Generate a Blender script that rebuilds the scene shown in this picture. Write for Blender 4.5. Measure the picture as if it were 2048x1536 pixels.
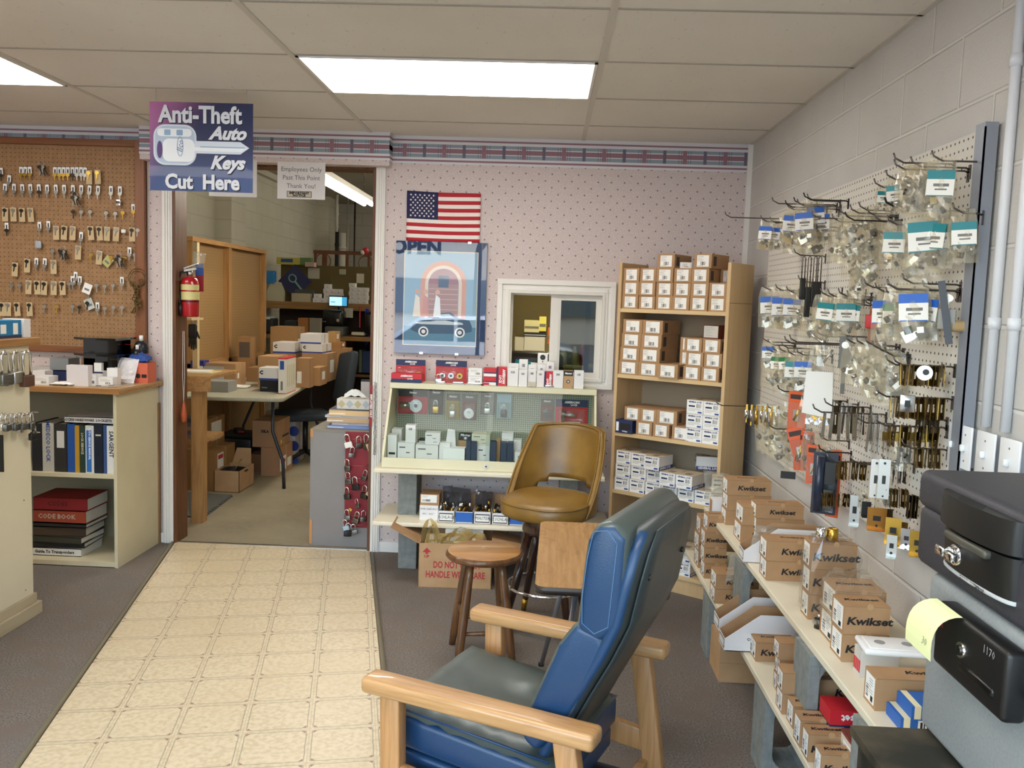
import bpy, bmesh, math, random
import numpy as np
from mathutils import Vector, Matrix, Euler
random.seed(7)
PI = math.pi
for o in list(bpy.data.objects): bpy.data.objects.remove(o)
S = bpy.context.scene
C = S.collection

# ---------------------------------------------------------------- camera
F, YAW, PITCH, ROLL, H0 = 1737.167, -0.0346346, -0.0935661, 0.0327675, 1.528
fwd = Vector((math.sin(YAW)*math.cos(PITCH), math.cos(YAW)*math.cos(PITCH), math.sin(PITCH)))
r_ = Vector((math.cos(YAW), -math.sin(YAW), 0)); u_ = r_.cross(fwd)
CR = r_*math.cos(ROLL) + u_*math.sin(ROLL); CU = -r_*math.sin(ROLL) + u_*math.cos(ROLL)
CAM = Vector((0, 0, H0))
cd = bpy.data.cameras.new('camera'); cam = bpy.data.objects.new('camera', cd); C.objects.link(cam)
cd.sensor_width = 36; cd.lens = F/2048*36; cd.clip_start = 0.05; cd.clip_end = 200
cam.matrix_world = Matrix(((CR.x, CU.x, -fwd.x, 0), (CR.y, CU.y, -fwd.y, 0), (CR.z, CU.z, -fwd.z, H0), (0, 0, 0, 1)))
S.camera = cam
S.view_settings.view_transform = 'Standard'; S.view_settings.look = 'None'
S.view_settings.gamma = 1; S.view_settings.use_curve_mapping = False
S.view_settings.exposure = 0.02

def at(px, py, X=None, Y=None, Z=None):          # a measured pixel -> the point where its sight line meets a real plane
    d = fwd + CR*((px-1024)/F) - CU*((py-768)/F)
    t = X/d.x if X is not None else (Y/d.y if Y is not None else (Z-H0)/d.z)
    return CAM + d*t

# ---------------------------------------------------------------- world and daylight
W = bpy.data.worlds.new('world'); S.world = W; W.use_nodes = True
nt = W.node_tree; nt.nodes.clear()
sky = nt.nodes.new('ShaderNodeTexSky'); sky.sky_type = 'NISHITA'; sky.sun_disc = False
sky.sun_elevation = math.radians(38); sky.sun_rotation = math.radians(60); sky.air_density = 1.2; sky.dust_density = 1.5
bg = nt.nodes.new('ShaderNodeBackground'); bg.inputs[1].default_value = 2.6
wo = nt.nodes.new('ShaderNodeOutputWorld')
nt.links.new(sky.outputs[0], bg.inputs[0]); nt.links.new(bg.outputs[0], wo.inputs[0])
FLUO = 11.0          # emission of the ceiling panels
def portal(name, loc, sx, sy, rot):
    l = bpy.data.lights.new(name, 'AREA'); l.shape = 'RECTANGLE'; l.size = sx; l.size_y = sy; l.cycles.is_portal = True
    o = bpy.data.objects.new(name, l); o.location = loc; o.rotation_euler = rot; C.objects.link(o)
portal('window_portal', (-1.7, -1.72, 1.5), 5.4, 2.0, (PI/2, 0, 0))

# ---------------------------------------------------------------- materials
def s2l(c): return c/12.92 if c <= .04045 else ((c+.055)/1.055)**2.4
def rgb(c):
    if isinstance(c, str): c = [int(c[i:i+2], 16)/255 for i in (0, 2, 4)]
    return (s2l(c[0]), s2l(c[1]), s2l(c[2]), 1)
MATS = {}
def M(name, col='808080', rough=.5, metal=0, noise=None, bump=None, alpha=1, trans=0, emit=0, coat=0, ior=1.5, ecol=None, spec=None):
    if name in MATS: return MATS[name]
    m = bpy.data.materials.new(name); m.use_nodes = True; t = m.node_tree; b = t.nodes['Principled BSDF']
    b.inputs['Base Color'].default_value = rgb(col); b.inputs['Roughness'].default_value = rough
    b.inputs['Metallic'].default_value = metal; b.inputs['IOR'].default_value = ior
    b.inputs['Alpha'].default_value = alpha; b.inputs['Transmission Weight'].default_value = trans
    b.inputs['Coat Weight'].default_value = coat
    if spec is not None: b.inputs['Specular IOR Level'].default_value = spec
    if emit: b.inputs['Emission Color'].default_value = rgb(ecol or col); b.inputs['Emission Strength'].default_value = emit
    if noise or bump:
        tc = t.nodes.new('ShaderNodeTexCoord')
    if noise:                                    # (scale, second colour, low, high, stretch)
        sc, c2 = noise[0], noise[1]; lo, hi = (noise[2], noise[3]) if len(noise) > 3 else (.35, .7)
        mp = t.nodes.new('ShaderNodeMapping'); mp.inputs['Scale'].default_value = noise[4] if len(noise) > 4 else (1, 1, 1)
        n = t.nodes.new('ShaderNodeTexNoise'); n.inputs['Scale'].default_value = sc; n.inputs['Detail'].default_value = 5
        r = t.nodes.new('ShaderNodeValToRGB'); r.color_ramp.elements[0].position = lo; r.color_ramp.elements[1].position = hi
        r.color_ramp.elements[0].color = rgb(col); r.color_ramp.elements[1].color = rgb(c2)
        t.links.new(tc.outputs['Object'], mp.inputs[0]); t.links.new(mp.outputs[0], n.inputs['Vector'])
        t.links.new(n.outputs['Fac'], r.inputs[0]); t.links.new(r.outputs[0], b.inputs['Base Color'])
    if bump:
        n2 = t.nodes.new('ShaderNodeTexNoise'); n2.inputs['Scale'].default_value = bump[0]; n2.inputs['Detail'].default_value = 4
        bp = t.nodes.new('ShaderNodeBump'); bp.inputs['Strength'].default_value = bump[1]; bp.inputs['Distance'].default_value = bump[2] if len(bump) > 2 else .004
        t.links.new(tc.outputs['Object'], n2.inputs['Vector']); t.links.new(n2.outputs['Fac'], bp.inputs['Height']); t.links.new(bp.outputs[0], b.inputs['Normal'])
    MATS[name] = m; return m

def glassy(name, tint='ffffff', ior=1.5, haze=0, hazecol='f0ede4', rough=.02, maxf=1):
    # thin sheet: clear where seen through, mirror-like by Fresnel, optionally a little milky
    m = bpy.data.materials.new(name); m.use_nodes = True; t = m.node_tree; t.nodes.clear()
    fr = t.nodes.new('ShaderNodeFresnel'); gm_ = t.nodes.new('ShaderNodeNewGeometry'); io = t.nodes.new('ShaderNodeMapRange')
    io.inputs['To Min'].default_value = ior; io.inputs['To Max'].default_value = 1/ior; t.links.new(gm_.outputs['Backfacing'], io.inputs[0]); t.links.new(io.outputs[0], fr.inputs[0])
    tr = t.nodes.new('ShaderNodeBsdfTransparent'); tr.inputs[0].default_value = rgb(tint)
    gl = t.nodes.new('ShaderNodeBsdfGlossy'); gl.inputs['Roughness'].default_value = rough
    df = t.nodes.new('ShaderNodeBsdfDiffuse'); df.inputs[0].default_value = rgb(hazecol)
    mh = t.nodes.new('ShaderNodeMixShader'); mh.inputs[0].default_value = haze; mx = t.nodes.new('ShaderNodeMixShader'); o = t.nodes.new('ShaderNodeOutputMaterial')
    t.links.new(tr.outputs[0], mh.inputs[1]); t.links.new(df.outputs[0], mh.inputs[2])
    t.links.new(fr.outputs[0], mx.inputs[0]); t.links.new(mh.outputs[0], mx.inputs[1]); t.links.new(gl.outputs[0], mx.inputs[2]); t.links.new(mx.outputs[0], o.inputs[0])
    MATS[name] = m; return m

class NT:                                        # small helper for hand-made node materials
    def __init__(s, name, rough=.6):
        s.m = bpy.data.materials.new(name); s.m.use_nodes = True; s.t = s.m.node_tree; s.b = s.t.nodes['Principled BSDF']
        s.b.inputs['Roughness'].default_value = rough; s.tc = s.t.nodes.new('ShaderNodeTexCoord'); MATS[name] = s.m
        s.sep = s.t.nodes.new('ShaderNodeSeparateXYZ'); s.t.links.new(s.tc.outputs['Object'], s.sep.inputs[0])
        s.x, s.y, s.z = s.sep.outputs
    def ma(s, op, a, b=None, c=None):
        n = s.t.nodes.new('ShaderNodeMath'); n.operation = op
        for i, v in enumerate((a, b, c)):
            if v is None: continue
            if isinstance(v, (int, float)): n.inputs[i].default_value = v
            else: s.t.links.new(v, n.inputs[i])
        return n.outputs[0]
    def mix(s, f, a, b):
        n = s.t.nodes.new('ShaderNodeMix'); n.data_type = 'RGBA'
        for i, v in ((0, f), (6, a), (7, b)):
            if isinstance(v, (int, float)): n.inputs[i].default_value = v
            elif isinstance(v, (tuple, str)): n.inputs[i].default_value = rgb(v)
            else: s.t.links.new(v, n.inputs[i])
        return n.outputs[2]
    def noise(s, sc, det=3, stretch=None):
        n = s.t.nodes.new('ShaderNodeTexNoise'); n.inputs['Scale'].default_value = sc; n.inputs['Detail'].default_value = det
        src = s.tc.outputs['Object']
        if stretch:
            mp = s.t.nodes.new('ShaderNodeMapping'); mp.inputs['Scale'].default_value = stretch
            s.t.links.new(src, mp.inputs[0]); src = mp.outputs[0]
        s.t.links.new(src, n.inputs['Vector']); return n.outputs['Fac']
    def col(s, v): s.t.links.new(v, s.b.inputs['Base Color'])
    def bump(s, h, st, d=.004):
        n = s.t.nodes.new('ShaderNodeBump'); n.inputs['Strength'].default_value = st; n.inputs['Distance'].default_value = d
        s.t.links.new(h, n.inputs['Height']); s.t.links.new(n.outputs[0], s.b.inputs['Normal'])
    def smooth(s, a, lo, hi):
        n = s.t.nodes.new('ShaderNodeMapRange'); n.interpolation_type = 'SMOOTHSTEP'
        n.inputs['From Min'].default_value = lo; n.inputs['From Max'].default_value = hi
        s.t.links.new(a, n.inputs['Value']); return n.outputs[0]
    def cell(s, v, p, off=0):                    # signed distance to the nearest multiple of p (+off)
        a = s.ma('DIVIDE', s.ma('SUBTRACT', v, off), p); return s.ma('MULTIPLY', s.ma('SUBTRACT', a, s.ma('ROUND', a)), p)

def wood(name, c1, c2, axis=0, sc=9, rough=.45, coat=0, ring=.35):
    k = NT(name, rough); st = [1, 1, 1]; st[axis] = .07
    n = k.noise(sc*3, 5, tuple(st)); n2 = k.noise(sc*11, 3, tuple(st))
    f = k.ma('FRACT', k.ma('MULTIPLY', n, 6.0)); f = k.ma('ABSOLUTE', k.ma('SUBTRACT', f, .5))
    v = k.ma('ADD', k.ma('MULTIPLY', f, 1.3*ring*2), k.ma('MULTIPLY', k.ma('SUBTRACT', n2, .35), 1.0))
    k.col(k.mix(k.smooth(v, 0, 1), c1, c2)); k.b.inputs['Coat Weight'].default_value = coat; return k.m

# ---------------------------------------------------------------- mesh builder
class MB:
    def __init__(s): s.v = []; s.f = []; s.m = []; s.sm = []; s.mats = []; s.M = Matrix()
    def mi(s, mat):
        if mat not in s.mats: s.mats.append(mat)
        return s.mats.index(mat)
    def add(s, vs, fs, mat, smooth=False):
        n = len(s.v); i = s.mi(mat)
        s.v += [tuple(s.M @ Vector(p)) for p in vs]; s.f += [tuple(n+q for q in f) for f in fs]
        s.m += [i]*len(fs); s.sm += [smooth]*len(fs); return s
    def box(s, x0, x1, y0, y1, z0, z1, mat, T=None):
        vs = [Vector((x, y, z)) for z in (z0, z1) for y in (y0, y1) for x in (x0, x1)]
        if T is not None: vs = [T @ p for p in vs]
        return s.add(vs, [(0, 2, 3, 1), (4, 5, 7, 6), (0, 1, 5, 4), (2, 6, 7, 3), (0, 4, 6, 2), (1, 3, 7, 5)], mat)
    def cb(s, c, d, mat, rot=None):              # centred box, optional euler
        T = Matrix.Translation(Vector(c)) @ (Euler(rot).to_matrix().to_4x4() if rot else Matrix())
        return s.box(-d[0]/2, d[0]/2, -d[1]/2, d[1]/2, -d[2]/2, d[2]/2, mat, T)
    def rbox(s, x0, x1, y0, y1, z0, z1, r, mat, T=None, seg=3, puff=0):   # soft-edged block
        bm = bmesh.new(); bmesh.ops.create_cube(bm, size=1)
        for v in bm.verts: v.co = Vector(((x0+x1)/2+v.co.x*(x1-x0), (y0+y1)/2+v.co.y*(y1-y0), (z0+z1)/2+v.co.z*(z1-z0)))
        bmesh.ops.bevel(bm, geom=list(bm.edges), offset=r, segments=seg, affect='EDGES', profile=.5)
        bm.verts.index_update()
        vs = [v.co.copy() for v in bm.verts]
        if T is not None: vs = [T @ p for p in vs]
        s.add(vs, [tuple(v.index for v in f.verts) for f in bm.faces], mat, True); bm.free(); return s
    def quad(s, a, b, c, d, mat): return s.add([a, b, c, d], [(0, 1, 2, 3)], mat)
    def poly(s, pts, mat): return s.add(pts, [tuple(range(len(pts)))], mat)
    def prism(s, pts, h, mat, T=None, smooth=False):      # pts in XY, extruded by h in z
        n = len(pts); vs = [Vector((p[0], p[1], 0)) for p in pts] + [Vector((p[0], p[1], h)) for p in pts]
        if T is not None: vs = [T @ p for p in vs]
        fs = [tuple(range(n-1, -1, -1)), tuple(range(n, 2*n))]
        s.add(vs, fs, mat); n0 = len(s.v)-2*n
        for i in range(n):
            j = (i+1) % n; s.f.append((n0+i, n0+j, n0+n+j, n0+n+i)); s.m.append(s.mi(mat)); s.sm.append(smooth)
        return s
    def tube(s, pts, r, mat, n=8, closed=False, cap=True):
        pts = [Vector(p) for p in pts]; N = len(pts); rs = r if isinstance(r, (list, tuple)) else [r]*N
        vs = []; prev = None
        for i, p in enumerate(pts):
            if closed: t = pts[(i+1) % N]-pts[i-1]
            else: t = pts[min(i+1, N-1)]-pts[max(i-1, 0)]
            t.normalize()
            if prev is None: a = Vector((0, 0, 1)) if abs(t.z) < .9 else Vector((1, 0, 0)); a = (a-t*a.dot(t)).normalized()
            else: a = (prev-t*prev.dot(t)).normalized()
            prev = a; b = t.cross(a)
            vs += [p+(a*math.cos(2*PI*k/n)+b*math.sin(2*PI*k/n))*rs[i] for k in range(n)]
        fs = []
        for i in range(N if closed else N-1):
            j = (i+1) % N
            for k in range(n): fs.append((i*n+k, i*n+(k+1) % n, j*n+(k+1) % n, j*n+k))
        s.add(vs, fs, mat, True)
        if cap and not closed:
            b0 = len(s.v)-len(vs); i = s.mi(mat)
            s.f += [tuple(b0+k for k in range(n-1, -1, -1)), tuple(b0+(N-1)*n+k for k in range(n))]; s.m += [i, i]; s.sm += [False, False]
        return s
    def cyl(s, a, b, r, mat, n=16, r2=None): return s.tube([a, b], [r, r if r2 is None else r2], mat, n)
    def lathe(s, prof, mat, c=(0, 0, 0), n=24, T=None):
        vs = [Vector((c[0]+p[0]*math.cos(2*PI*k/n), c[1]+p[0]*math.sin(2*PI*k/n), c[2]+p[1])) for p in prof for k in range(n)]
        if T is not None: vs = [T @ p for p in vs]
        fs = [(i*n+k, i*n+(k+1) % n, (i+1)*n+(k+1) % n, (i+1)*n+k) for i in range(len(prof)-1) for k in range(n)]
        return s.add(vs, fs, mat, True)
    def sph(s, c, r, mat, n=12, sc=(1, 1, 1)):
        prof = [(r*math.sin(PI*i/n)+1e-5, -r*math.cos(PI*i/n)) for i in range(n+1)]
        return s.lathe(prof, mat, n=n*2, T=Matrix.Translation(Vector(c)) @ Matrix.Diagonal((*sc, 1)))
    def text(s, txt, size, mat, T, align='CENTER', bold=0, shear=0, sx=1, res=1, sp=1):
        vs, fs = textmesh(txt, size, align, bold, shear, sx, res, sp)
        return s.add([T @ Vector((p[0], p[1], 0)) for p in vs], fs, mat)
    def mesh(s, name='mesh'):
        me = bpy.data.meshes.new(name); me.from_pydata(s.v, [], s.f)
        for m in s.mats: me.materials.append(m)
        me.polygons.foreach_set('material_index', s.m); me.polygons.foreach_set('use_smooth', s.sm); me.update(); return me
    def build(s, name, parent=None, label=None, cat=None, group=None, loc=None, rz=0, kind=None, bevel=0):
        o = bpy.data.objects.new(name, s.mesh(name)); C.objects.link(o)
        if loc is not None: o.location = loc
        o.rotation_euler.z = rz
        if parent: o.parent = parent
        if bevel:
            b = o.modifiers.new('bevel', 'BEVEL'); b.width = bevel; b.segments = 2; b.limit_method = 'ANGLE'; b.angle_limit = .6
        return tag(o, label, cat, group, kind)
TXT = {}; USED = set()
def textmesh(txt, size, align, bold, shear, sx, res, sp):
    key = (txt, size, align, bold, shear, sx, res, sp)
    if key in TXT: return TXT[key]
    c = bpy.data.curves.new('lettering', 'FONT'); c.body = txt; c.size = size; c.align_x = align; c.align_y = 'CENTER'
    c.offset = bold; c.shear = shear; c.resolution_u = res; c.fill_mode = 'FRONT'; c.space_character = sp
    o = bpy.data.objects.new('lettering', c); C.objects.link(o); bpy.context.view_layer.update()
    me = o.evaluated_get(bpy.context.evaluated_depsgraph_get()).to_mesh()
    r = ([(v.co.x*sx, v.co.y) for v in me.vertices], [tuple(p.vertices) for p in me.polygons])
    bpy.data.objects.remove(o); bpy.data.curves.remove(c); TXT[key] = r; return r
def tag(o, label=None, cat=None, group=None, kind=None):
    for k, v in (('label', label), ('category', cat), ('group', group), ('kind', kind)):
        if v: o[k] = v
    return o
def thing(name, label, cat, group=None, loc=(0, 0, 0), rz=0):
    o = bpy.data.objects.new(name, None); o.empty_display_size = .05; C.objects.link(o); o.location = loc; o.rotation_euler.z = rz
    return tag(o, label, cat, group)
def dup(root, loc, rz=0, label=None, group=None, rot=None, first=False, cat=None):
    if first and root.name not in USED:
        o = root; USED.add(root.name)
    else:
        o = root.copy(); C.objects.link(o)
        for ch in list(root.children):
            c = ch.copy(); C.objects.link(c); c.parent = o
            for g in list(ch.children):
                d = g.copy(); C.objects.link(d); d.parent = c
    o.location = loc; o.rotation_euler = rot if rot else (0, 0, rz)
    tag(o, label, cat, group); return o
def face(axis, x, y, z, sc=1):   # text plane: '-y' faces the camera side, '+x', '-x', '+z' (read from -y), '+z-x' (read from -x)
    R = {'-y': ((1, 0, 0), (0, 0, 1)), '+x': ((0, 1, 0), (0, 0, 1)), '-x': ((0, -1, 0), (0, 0, 1)), '+z': ((1, 0, 0), (0, 1, 0)),
         '+z180': ((-1, 0, 0), (0, -1, 0)), '+z-x': ((0, -1, 0), (1, 0, 0)), '-yd': ((0, 0, -1), (1, 0, 0)), '-yu': ((0, 0, 1), (-1, 0, 0)), '+y': ((-1, 0, 0), (0, 0, 1)), '+xd': ((0, 0, -1), (0, 1, 0))}[axis]
    a, b = Vector(R[0])*sc, Vector(R[1])*sc; c = a.cross(b)
    return Matrix(((a.x, b.x, c.x, x), (a.y, b.y, c.y, y), (a.z, b.z, c.z, z), (0, 0, 0, 1)))
ORD = ['first', 'second', 'third', 'fourth', 'fifth', 'sixth', 'seventh', 'eighth', 'ninth', 'tenth', 'eleventh', 'twelfth', 'thirteenth', 'fourteenth', 'fifteenth', 'sixteenth']
# ---------------------------------------------------------------- shared materials
white = M('white_paint', 'e9e6df', .45); cream = M('cream_laminate', 'e3dac0', .5, noise=(3, 'd6caac'))
card = M('cardboard', 'b08b64', .8, noise=(14, 'a57f58')); card2 = M('cardboard_pale', 'bf9a70', .8, noise=(9, 'b38d63'))
label_w = M('label_paper', 'f1efe9', .6); ink = M('black_ink', '1c1a1a', .6); grey_ink = M('grey_print', '77736f', .6)
steel = M('steel', 'c4c4c2', .28, 1); darksteel = M('dark_steel', '55534f', .4, 1); brass = M('brass', 'c9a24a', .3, 1)
chrome = M('chrome', 'e6e6e6', .12, 1); blk = M('black_plastic', '141414', .4); bagm = glassy('clear_poly_bag', 'f4f2ea', 1.6, .16, 'f0eee6', .12)
block_g = M('grey_concrete_block', '8b8f8b', .9, noise=(30, '787c78'), bump=(90, .6))
oak = wood('oak', 'c89a63', 'a87a48', 0, 8, .4); pine = wood('pine', 'b58a55', '93693a', 2, 5, .6)
pinex = wood('pine_rail', 'b58a55', '93693a', 1, 5, .6)
blueink = M('blue_print', '27509a', .5); navy = M('navy_card', '1d2c55', .5); redp = M('red_print', 'c8232f', .5); tealp = M('teal_print', '16848f', .4)
glass = glassy('clear_glass', 'f3f7f5', 1.52); bluep = M('bright_blue_print', '1c6fc8', .4)
WX = 1.157; WB = 5.12; CZ = 2.471

def struct(mb, name, **k): return mb.build(name, kind='structure', **k)

# ---------------------------------------------------------------- floors
k = NT('grey_brown_carpet', .95)
n1 = k.noise(140, 3); n2 = k.noise(7, 4); n3 = k.noise(1.2, 3)
c = k.mix(k.smooth(n1, .3, .7), '625b54', '8a8178'); c = k.mix(k.smooth(n2, .35, .75), c, '776b61'); c = k.mix(k.ma('MULTIPLY', k.smooth(n3, .45, .7), .5), c, '6a6b68')
k.col(c); k.bump(n1, .5, .004); carpet = k.m; k.b.inputs['Specular IOR Level'].default_value = .1
k = NT('shop_concrete', .75); a = k.noise(2.2, 6); b = k.noise(25, 4)
k.col(k.mix(k.smooth(b, .3, .8), k.mix(k.smooth(a, .3, .7), '9a8f77', '80755e'), '90856d')); concrete = k.m
m = MB(); m.box(-5.2, WX, -1.75, WB+.02, -.05, 0, carpet); struct(m, 'floor')
m = MB(); m.box(-5.2, 2.6, WB+.02, 15, -.05, 0, concrete); struct(m, 'floor')
# linoleum runner: 9 inch tiles, laid 12.4 degrees off the walls
k = NT('linoleum', .35); k.b.inputs['Specular IOR Level'].default_value = .35; P_ = .2286
dx = k.ma('ABSOLUTE', k.cell(k.x, P_)); dy = k.ma('ABSOLUTE', k.cell(k.y, P_))
wob = k.ma('MULTIPLY', k.ma('SUBTRACT', k.noise(60, 2), .5), .006)
def band(v, lo, hi): return k.ma('MULTIPLY', k.ma('GREATER_THAN', v, lo), k.ma('LESS_THAN', v, hi))
lx = band(k.ma('ADD', dx, wob), .0085, .0125); ly = band(k.ma('ADD', dy, wob), .0085, .0125)
nx = k.ma('GREATER_THAN', dy, .012); ny = k.ma('GREATER_THAN', dx, .012)
lines = k.ma('MAXIMUM', k.ma('MULTIPLY', lx, nx), k.ma('MULTIPLY', ly, ny))
cx = band(dx, .0125, .034); cy = band(dy, .0125, .034)
diag = k.ma('LESS_THAN', k.ma('ADD', dx, dy), .041)
corner = k.ma('MULTIPLY', k.ma('MULTIPLY', k.ma('GREATER_THAN', dx, .0135), k.ma('GREATER_THAN', dy, .0135)), diag)
thin = k.ma('MAXIMUM', k.ma('LESS_THAN', dx, .0016), k.ma('LESS_THAN', dy, .0016))
base = k.mix(k.smooth(k.noise(55, 5), .35, .7), 'dccdae', 'cbb996'); base = k.mix(k.ma('MULTIPLY', k.smooth(k.noise(2, 5), .4, .7), .5), base, 'd2bf9c')
base = k.mix(k.smooth(k.noise(9, 6), .70, .78), base, '9a8a70')
base = k.mix(k.ma('MULTIPLY', thin, .35), base, 'a99a7c'); base = k.mix(k.ma('MULTIPLY', lines, .8), base, '9a9079'); base = k.mix(k.ma('MULTIPLY', corner, .9), base, '87605a')
k.col(base); lino = k.m
la = math.radians(12.4); lo = Vector((-.923, 3.586, 0)); R = Matrix.Rotation(-la, 3, 'Z')
pl = [Vector(p) for p in ((-2.205, 5.125, 0), (-1.01, 5.125, 0), (-.9965, 5.06, 0), (.56, -1.7, 0), (-.62, -1.7, 0))]
m = MB(); loc = [R @ (p-lo) for p in pl]; m.prism([(p.x, p.y) for p in loc], .004, lino)
o = struct(m, 'floor', loc=lo, rz=la)
# metal edge strips of the runner
strip = M('worn_metal_strip', '8d8874', .5, .3)
m = MB(); m.tube([(-.985, 5.06, .003), (.575, -1.7, .003)], .011, strip, 6); struct(m, 'trim_1')
m = MB(); m.tube([(-2.215, 5.1, .003), (-.63, -1.7, .003)], .011, strip, 6); struct(m, 'trim_2')
m = MB(); m.box(-2.2, -1.02, 5.112, 5.135, .0, .008, steel); struct(m, 'trim_3')

# ---------------------------------------------------------------- wallpaper, border
d0 = at(1104.5, 348.5, Y=WB)
def wallpaper(name, axis):
    k = NT(name, .75); h = k.x if axis == 'x' else k.y
    px, pz = .0762, .0772
    def lat(ox, oz):
        a = k.cell(h, px, d0.x+ox); b = k.cell(k.z, pz, d0.z+oz)
        return k.ma('SQRT', k.ma('ADD', k.ma('MULTIPLY', a, a), k.ma('MULTIPLY', b, b)))
    d = k.ma('MINIMUM', lat(0, 0), lat(px/2, pz/2)); d = k.ma('ADD', d, k.ma('MULTIPLY', k.ma('SUBTRACT', k.noise(300, 1), .5), .004))
    base = k.mix(k.smooth(k.noise(160, 3), .35, .65), 'd7c9c5', 'cabbb6')
    k.col(k.mix(k.smooth(d, .0054, .0038), base, '7a727c')); return k.m
wp = wallpaper('dotted_wallpaper', 'x')
m = MB()
DX0, DX1, DZ = -2.21, -1.005, 2.29; VX0, VX1, VZ0, VZ1 = -.215, .35, 1.08, 1.60
for x0, x1, z0, z1 in ((-5.2, DX0, 0, CZ), (DX0, DX1, DZ, CZ), (DX1, VX0, 0, CZ), (VX0, VX1, 0, VZ0), (VX0, VX1, VZ1, CZ), (VX1, WX+.15, 0, CZ)):
    m.box(x0, x1, WB, WB+.14, z0, z1, wp)
struct(m, 'wall_back')
m = MB(); m.box(-2.37, -.918, 5.035, WB, 2.283, CZ, wp); struct(m, 'wall_header')
bw_, bm_, bb_, bd_ = M('border_white', 'd9d7d9', .7), M('border_mauve', '95707a', .7), M('border_blue', '8d9ca6', .7), M('border_dark', '6c6877', .7)
def border(x0, x1, y, ztop, phase=0, skipbelow=-1, side=None):
    m = MB(); T = .0025; ya = y-T
    def q(a, b, z0, z1, mat, dd=0):
        z0 = max(z0, skipbelow)
        if b <= a or z1 <= z0: return
        m.box(a, b, ya-dd, y, z0, z1, mat)
    q(x0, x1, ztop-.158, ztop, bw_)
    for a, b in ((.020, .030), (.134, .145)): q(x0, x1, ztop-b, ztop-a, bm_, .0005)
    q(x0, x1, ztop-.121, ztop-.046, bb_, .0005); q(x0, x1, ztop-.121+.02, ztop-.046-.018, bw_, .0008)
    q(x0, x1, ztop-.096, ztop-.070, bm_, .001)
    P = .231; i = math.floor((x0-phase)/P)-1
    while phase+i*P < x1:
        xc = phase+i*P
        for c_, w_, mm in ((0, .024, bm_), (P/2, .018, bd_)):
            a, b = max(x0, xc+c_-w_/2), min(x1, xc+c_+w_/2); q(a, b, ztop-.121, ztop-.046, mm, .0014)
        for c_ in (-.027, .027):
            for e in (-.007, .007):
                a, b = max(x0, xc+c_+e-.0012), min(x1, xc+c_+e+.0012); q(a, b, ztop-.121, ztop-.046, bd_, .0012)
        i += 1
    if side is not None:
        m.box(x1, x1+T, y, WB, ztop-.158, ztop, bw_)
        for a, b, mm in ((.020, .030, bm_), (.134, .145, bm_), (.046, .121, bb_), (.070, .096, bm_)): m.box(x1, x1+T+.001, y, WB, ztop-b, ztop-a, mm)
    return m
struct(border(-.918, WX-.01, WB, CZ, phase=at(1289, 310, Y=WB).x), 'trim_4')
struct(border(-2.372, -.918, 5.035, CZ, phase=at(744, 295, Y=5.035).x, side=1), 'trim_5')
struct(border(-5.2, -2.372, WB, CZ, phase=at(12, 262, Y=WB).x, skipbelow=2.405), 'trim_6')
m = MB(); m.box(WX-.028, WX, WB-.012, WB, 0, CZ-.001, white); struct(m, 'trim_7')
m = MB(); m.box(-.95, WX, WB-.012, WB, 0, .062, white).box(-5.2, -2.272, WB-.012, WB, 0, .062, white); struct(m, 'baseboard_back')

# ---------------------------------------------------------------- painted block walls
def blockmat(name, horiz, zoff, joff, c1, c2, cm, bumpk=1.0):
    k = NT(name, .55); h = k.x if horiz == 'x' else k.y
    zz = k.ma('SUBTRACT', k.z, zoff); row = k.ma('FLOOR', k.ma('DIVIDE', zz, .2032))
    dz = k.ma('ABSOLUTE', k.cell(zz, .2032)); sh = k.ma('MULTIPLY', k.ma('MODULO', k.ma('ABSOLUTE', row), 2.0), .2032)
    dh = k.ma('ABSOLUTE', k.cell(k.ma('ADD', k.ma('SUBTRACT', h, joff), sh), .4064))
    d = k.ma('MINIMUM', dz, dh); f = k.smooth(d, .003, .008)
    base = k.mix(k.smooth(k.noise(1.5, 4), .35, .7), c1, c2)
    k.col(k.mix(f, cm, base)); g = k.ma('ADD', f, k.ma('MULTIPLY', k.noise(120, 3), .35)); k.bump(g, .7*bumpk, .006); return k.m
bm1 = blockmat('painted_block', 'y', 2.116, at(1802, 250, X=WX).y, 'cfccc8', 'c6c3be', 'd9d6d1')
m = MB(); m.box(WX, WX+.2, -1.75, WB+.14, 0, CZ, bm1); struct(m, 'wall_right')
bm2 = blockmat('painted_block_storeroom', 'y', 2.116, 6.3, 'cdc9b8', 'c3bfac', 'bab5a2', .3); bm3 = blockmat('painted_block_storeroom_end', 'x', 2.116, -3.3, 'b4b0a4', 'aaa698', 'a39f90', .3)
m = MB(); m.box(-3.75, -3.6, 5.26, 14.8, 0, 3.09, bm2); m.box(-3.6, -3.42, 9.4, 9.86, 0, 3.09, bm2); m.box(-3.6, -3.40, 13.55, 14.0, 0, 3.09, bm2); struct(m, 'wall_storeroom_left')
m = MB(); m.box(-3.75, 2.6, 14.6, 14.8, 0, 3.09, bm3); struct(m, 'wall_storeroom_end')
m = MB(); m.box(2.6, 2.75, 5.26, 14.8, 0, 3.09, bm2); m.box(WX+.15, 2.75, WB, 5.26, 0, 3.09, bm2); struct(m, 'wall_storeroom_right')  # unseen side wall, added to stop sky light leaking into the storeroom
grey_ceil = M('storeroom_ceiling', 'aaa596', .8, noise=(2, '9c9787'))
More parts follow.
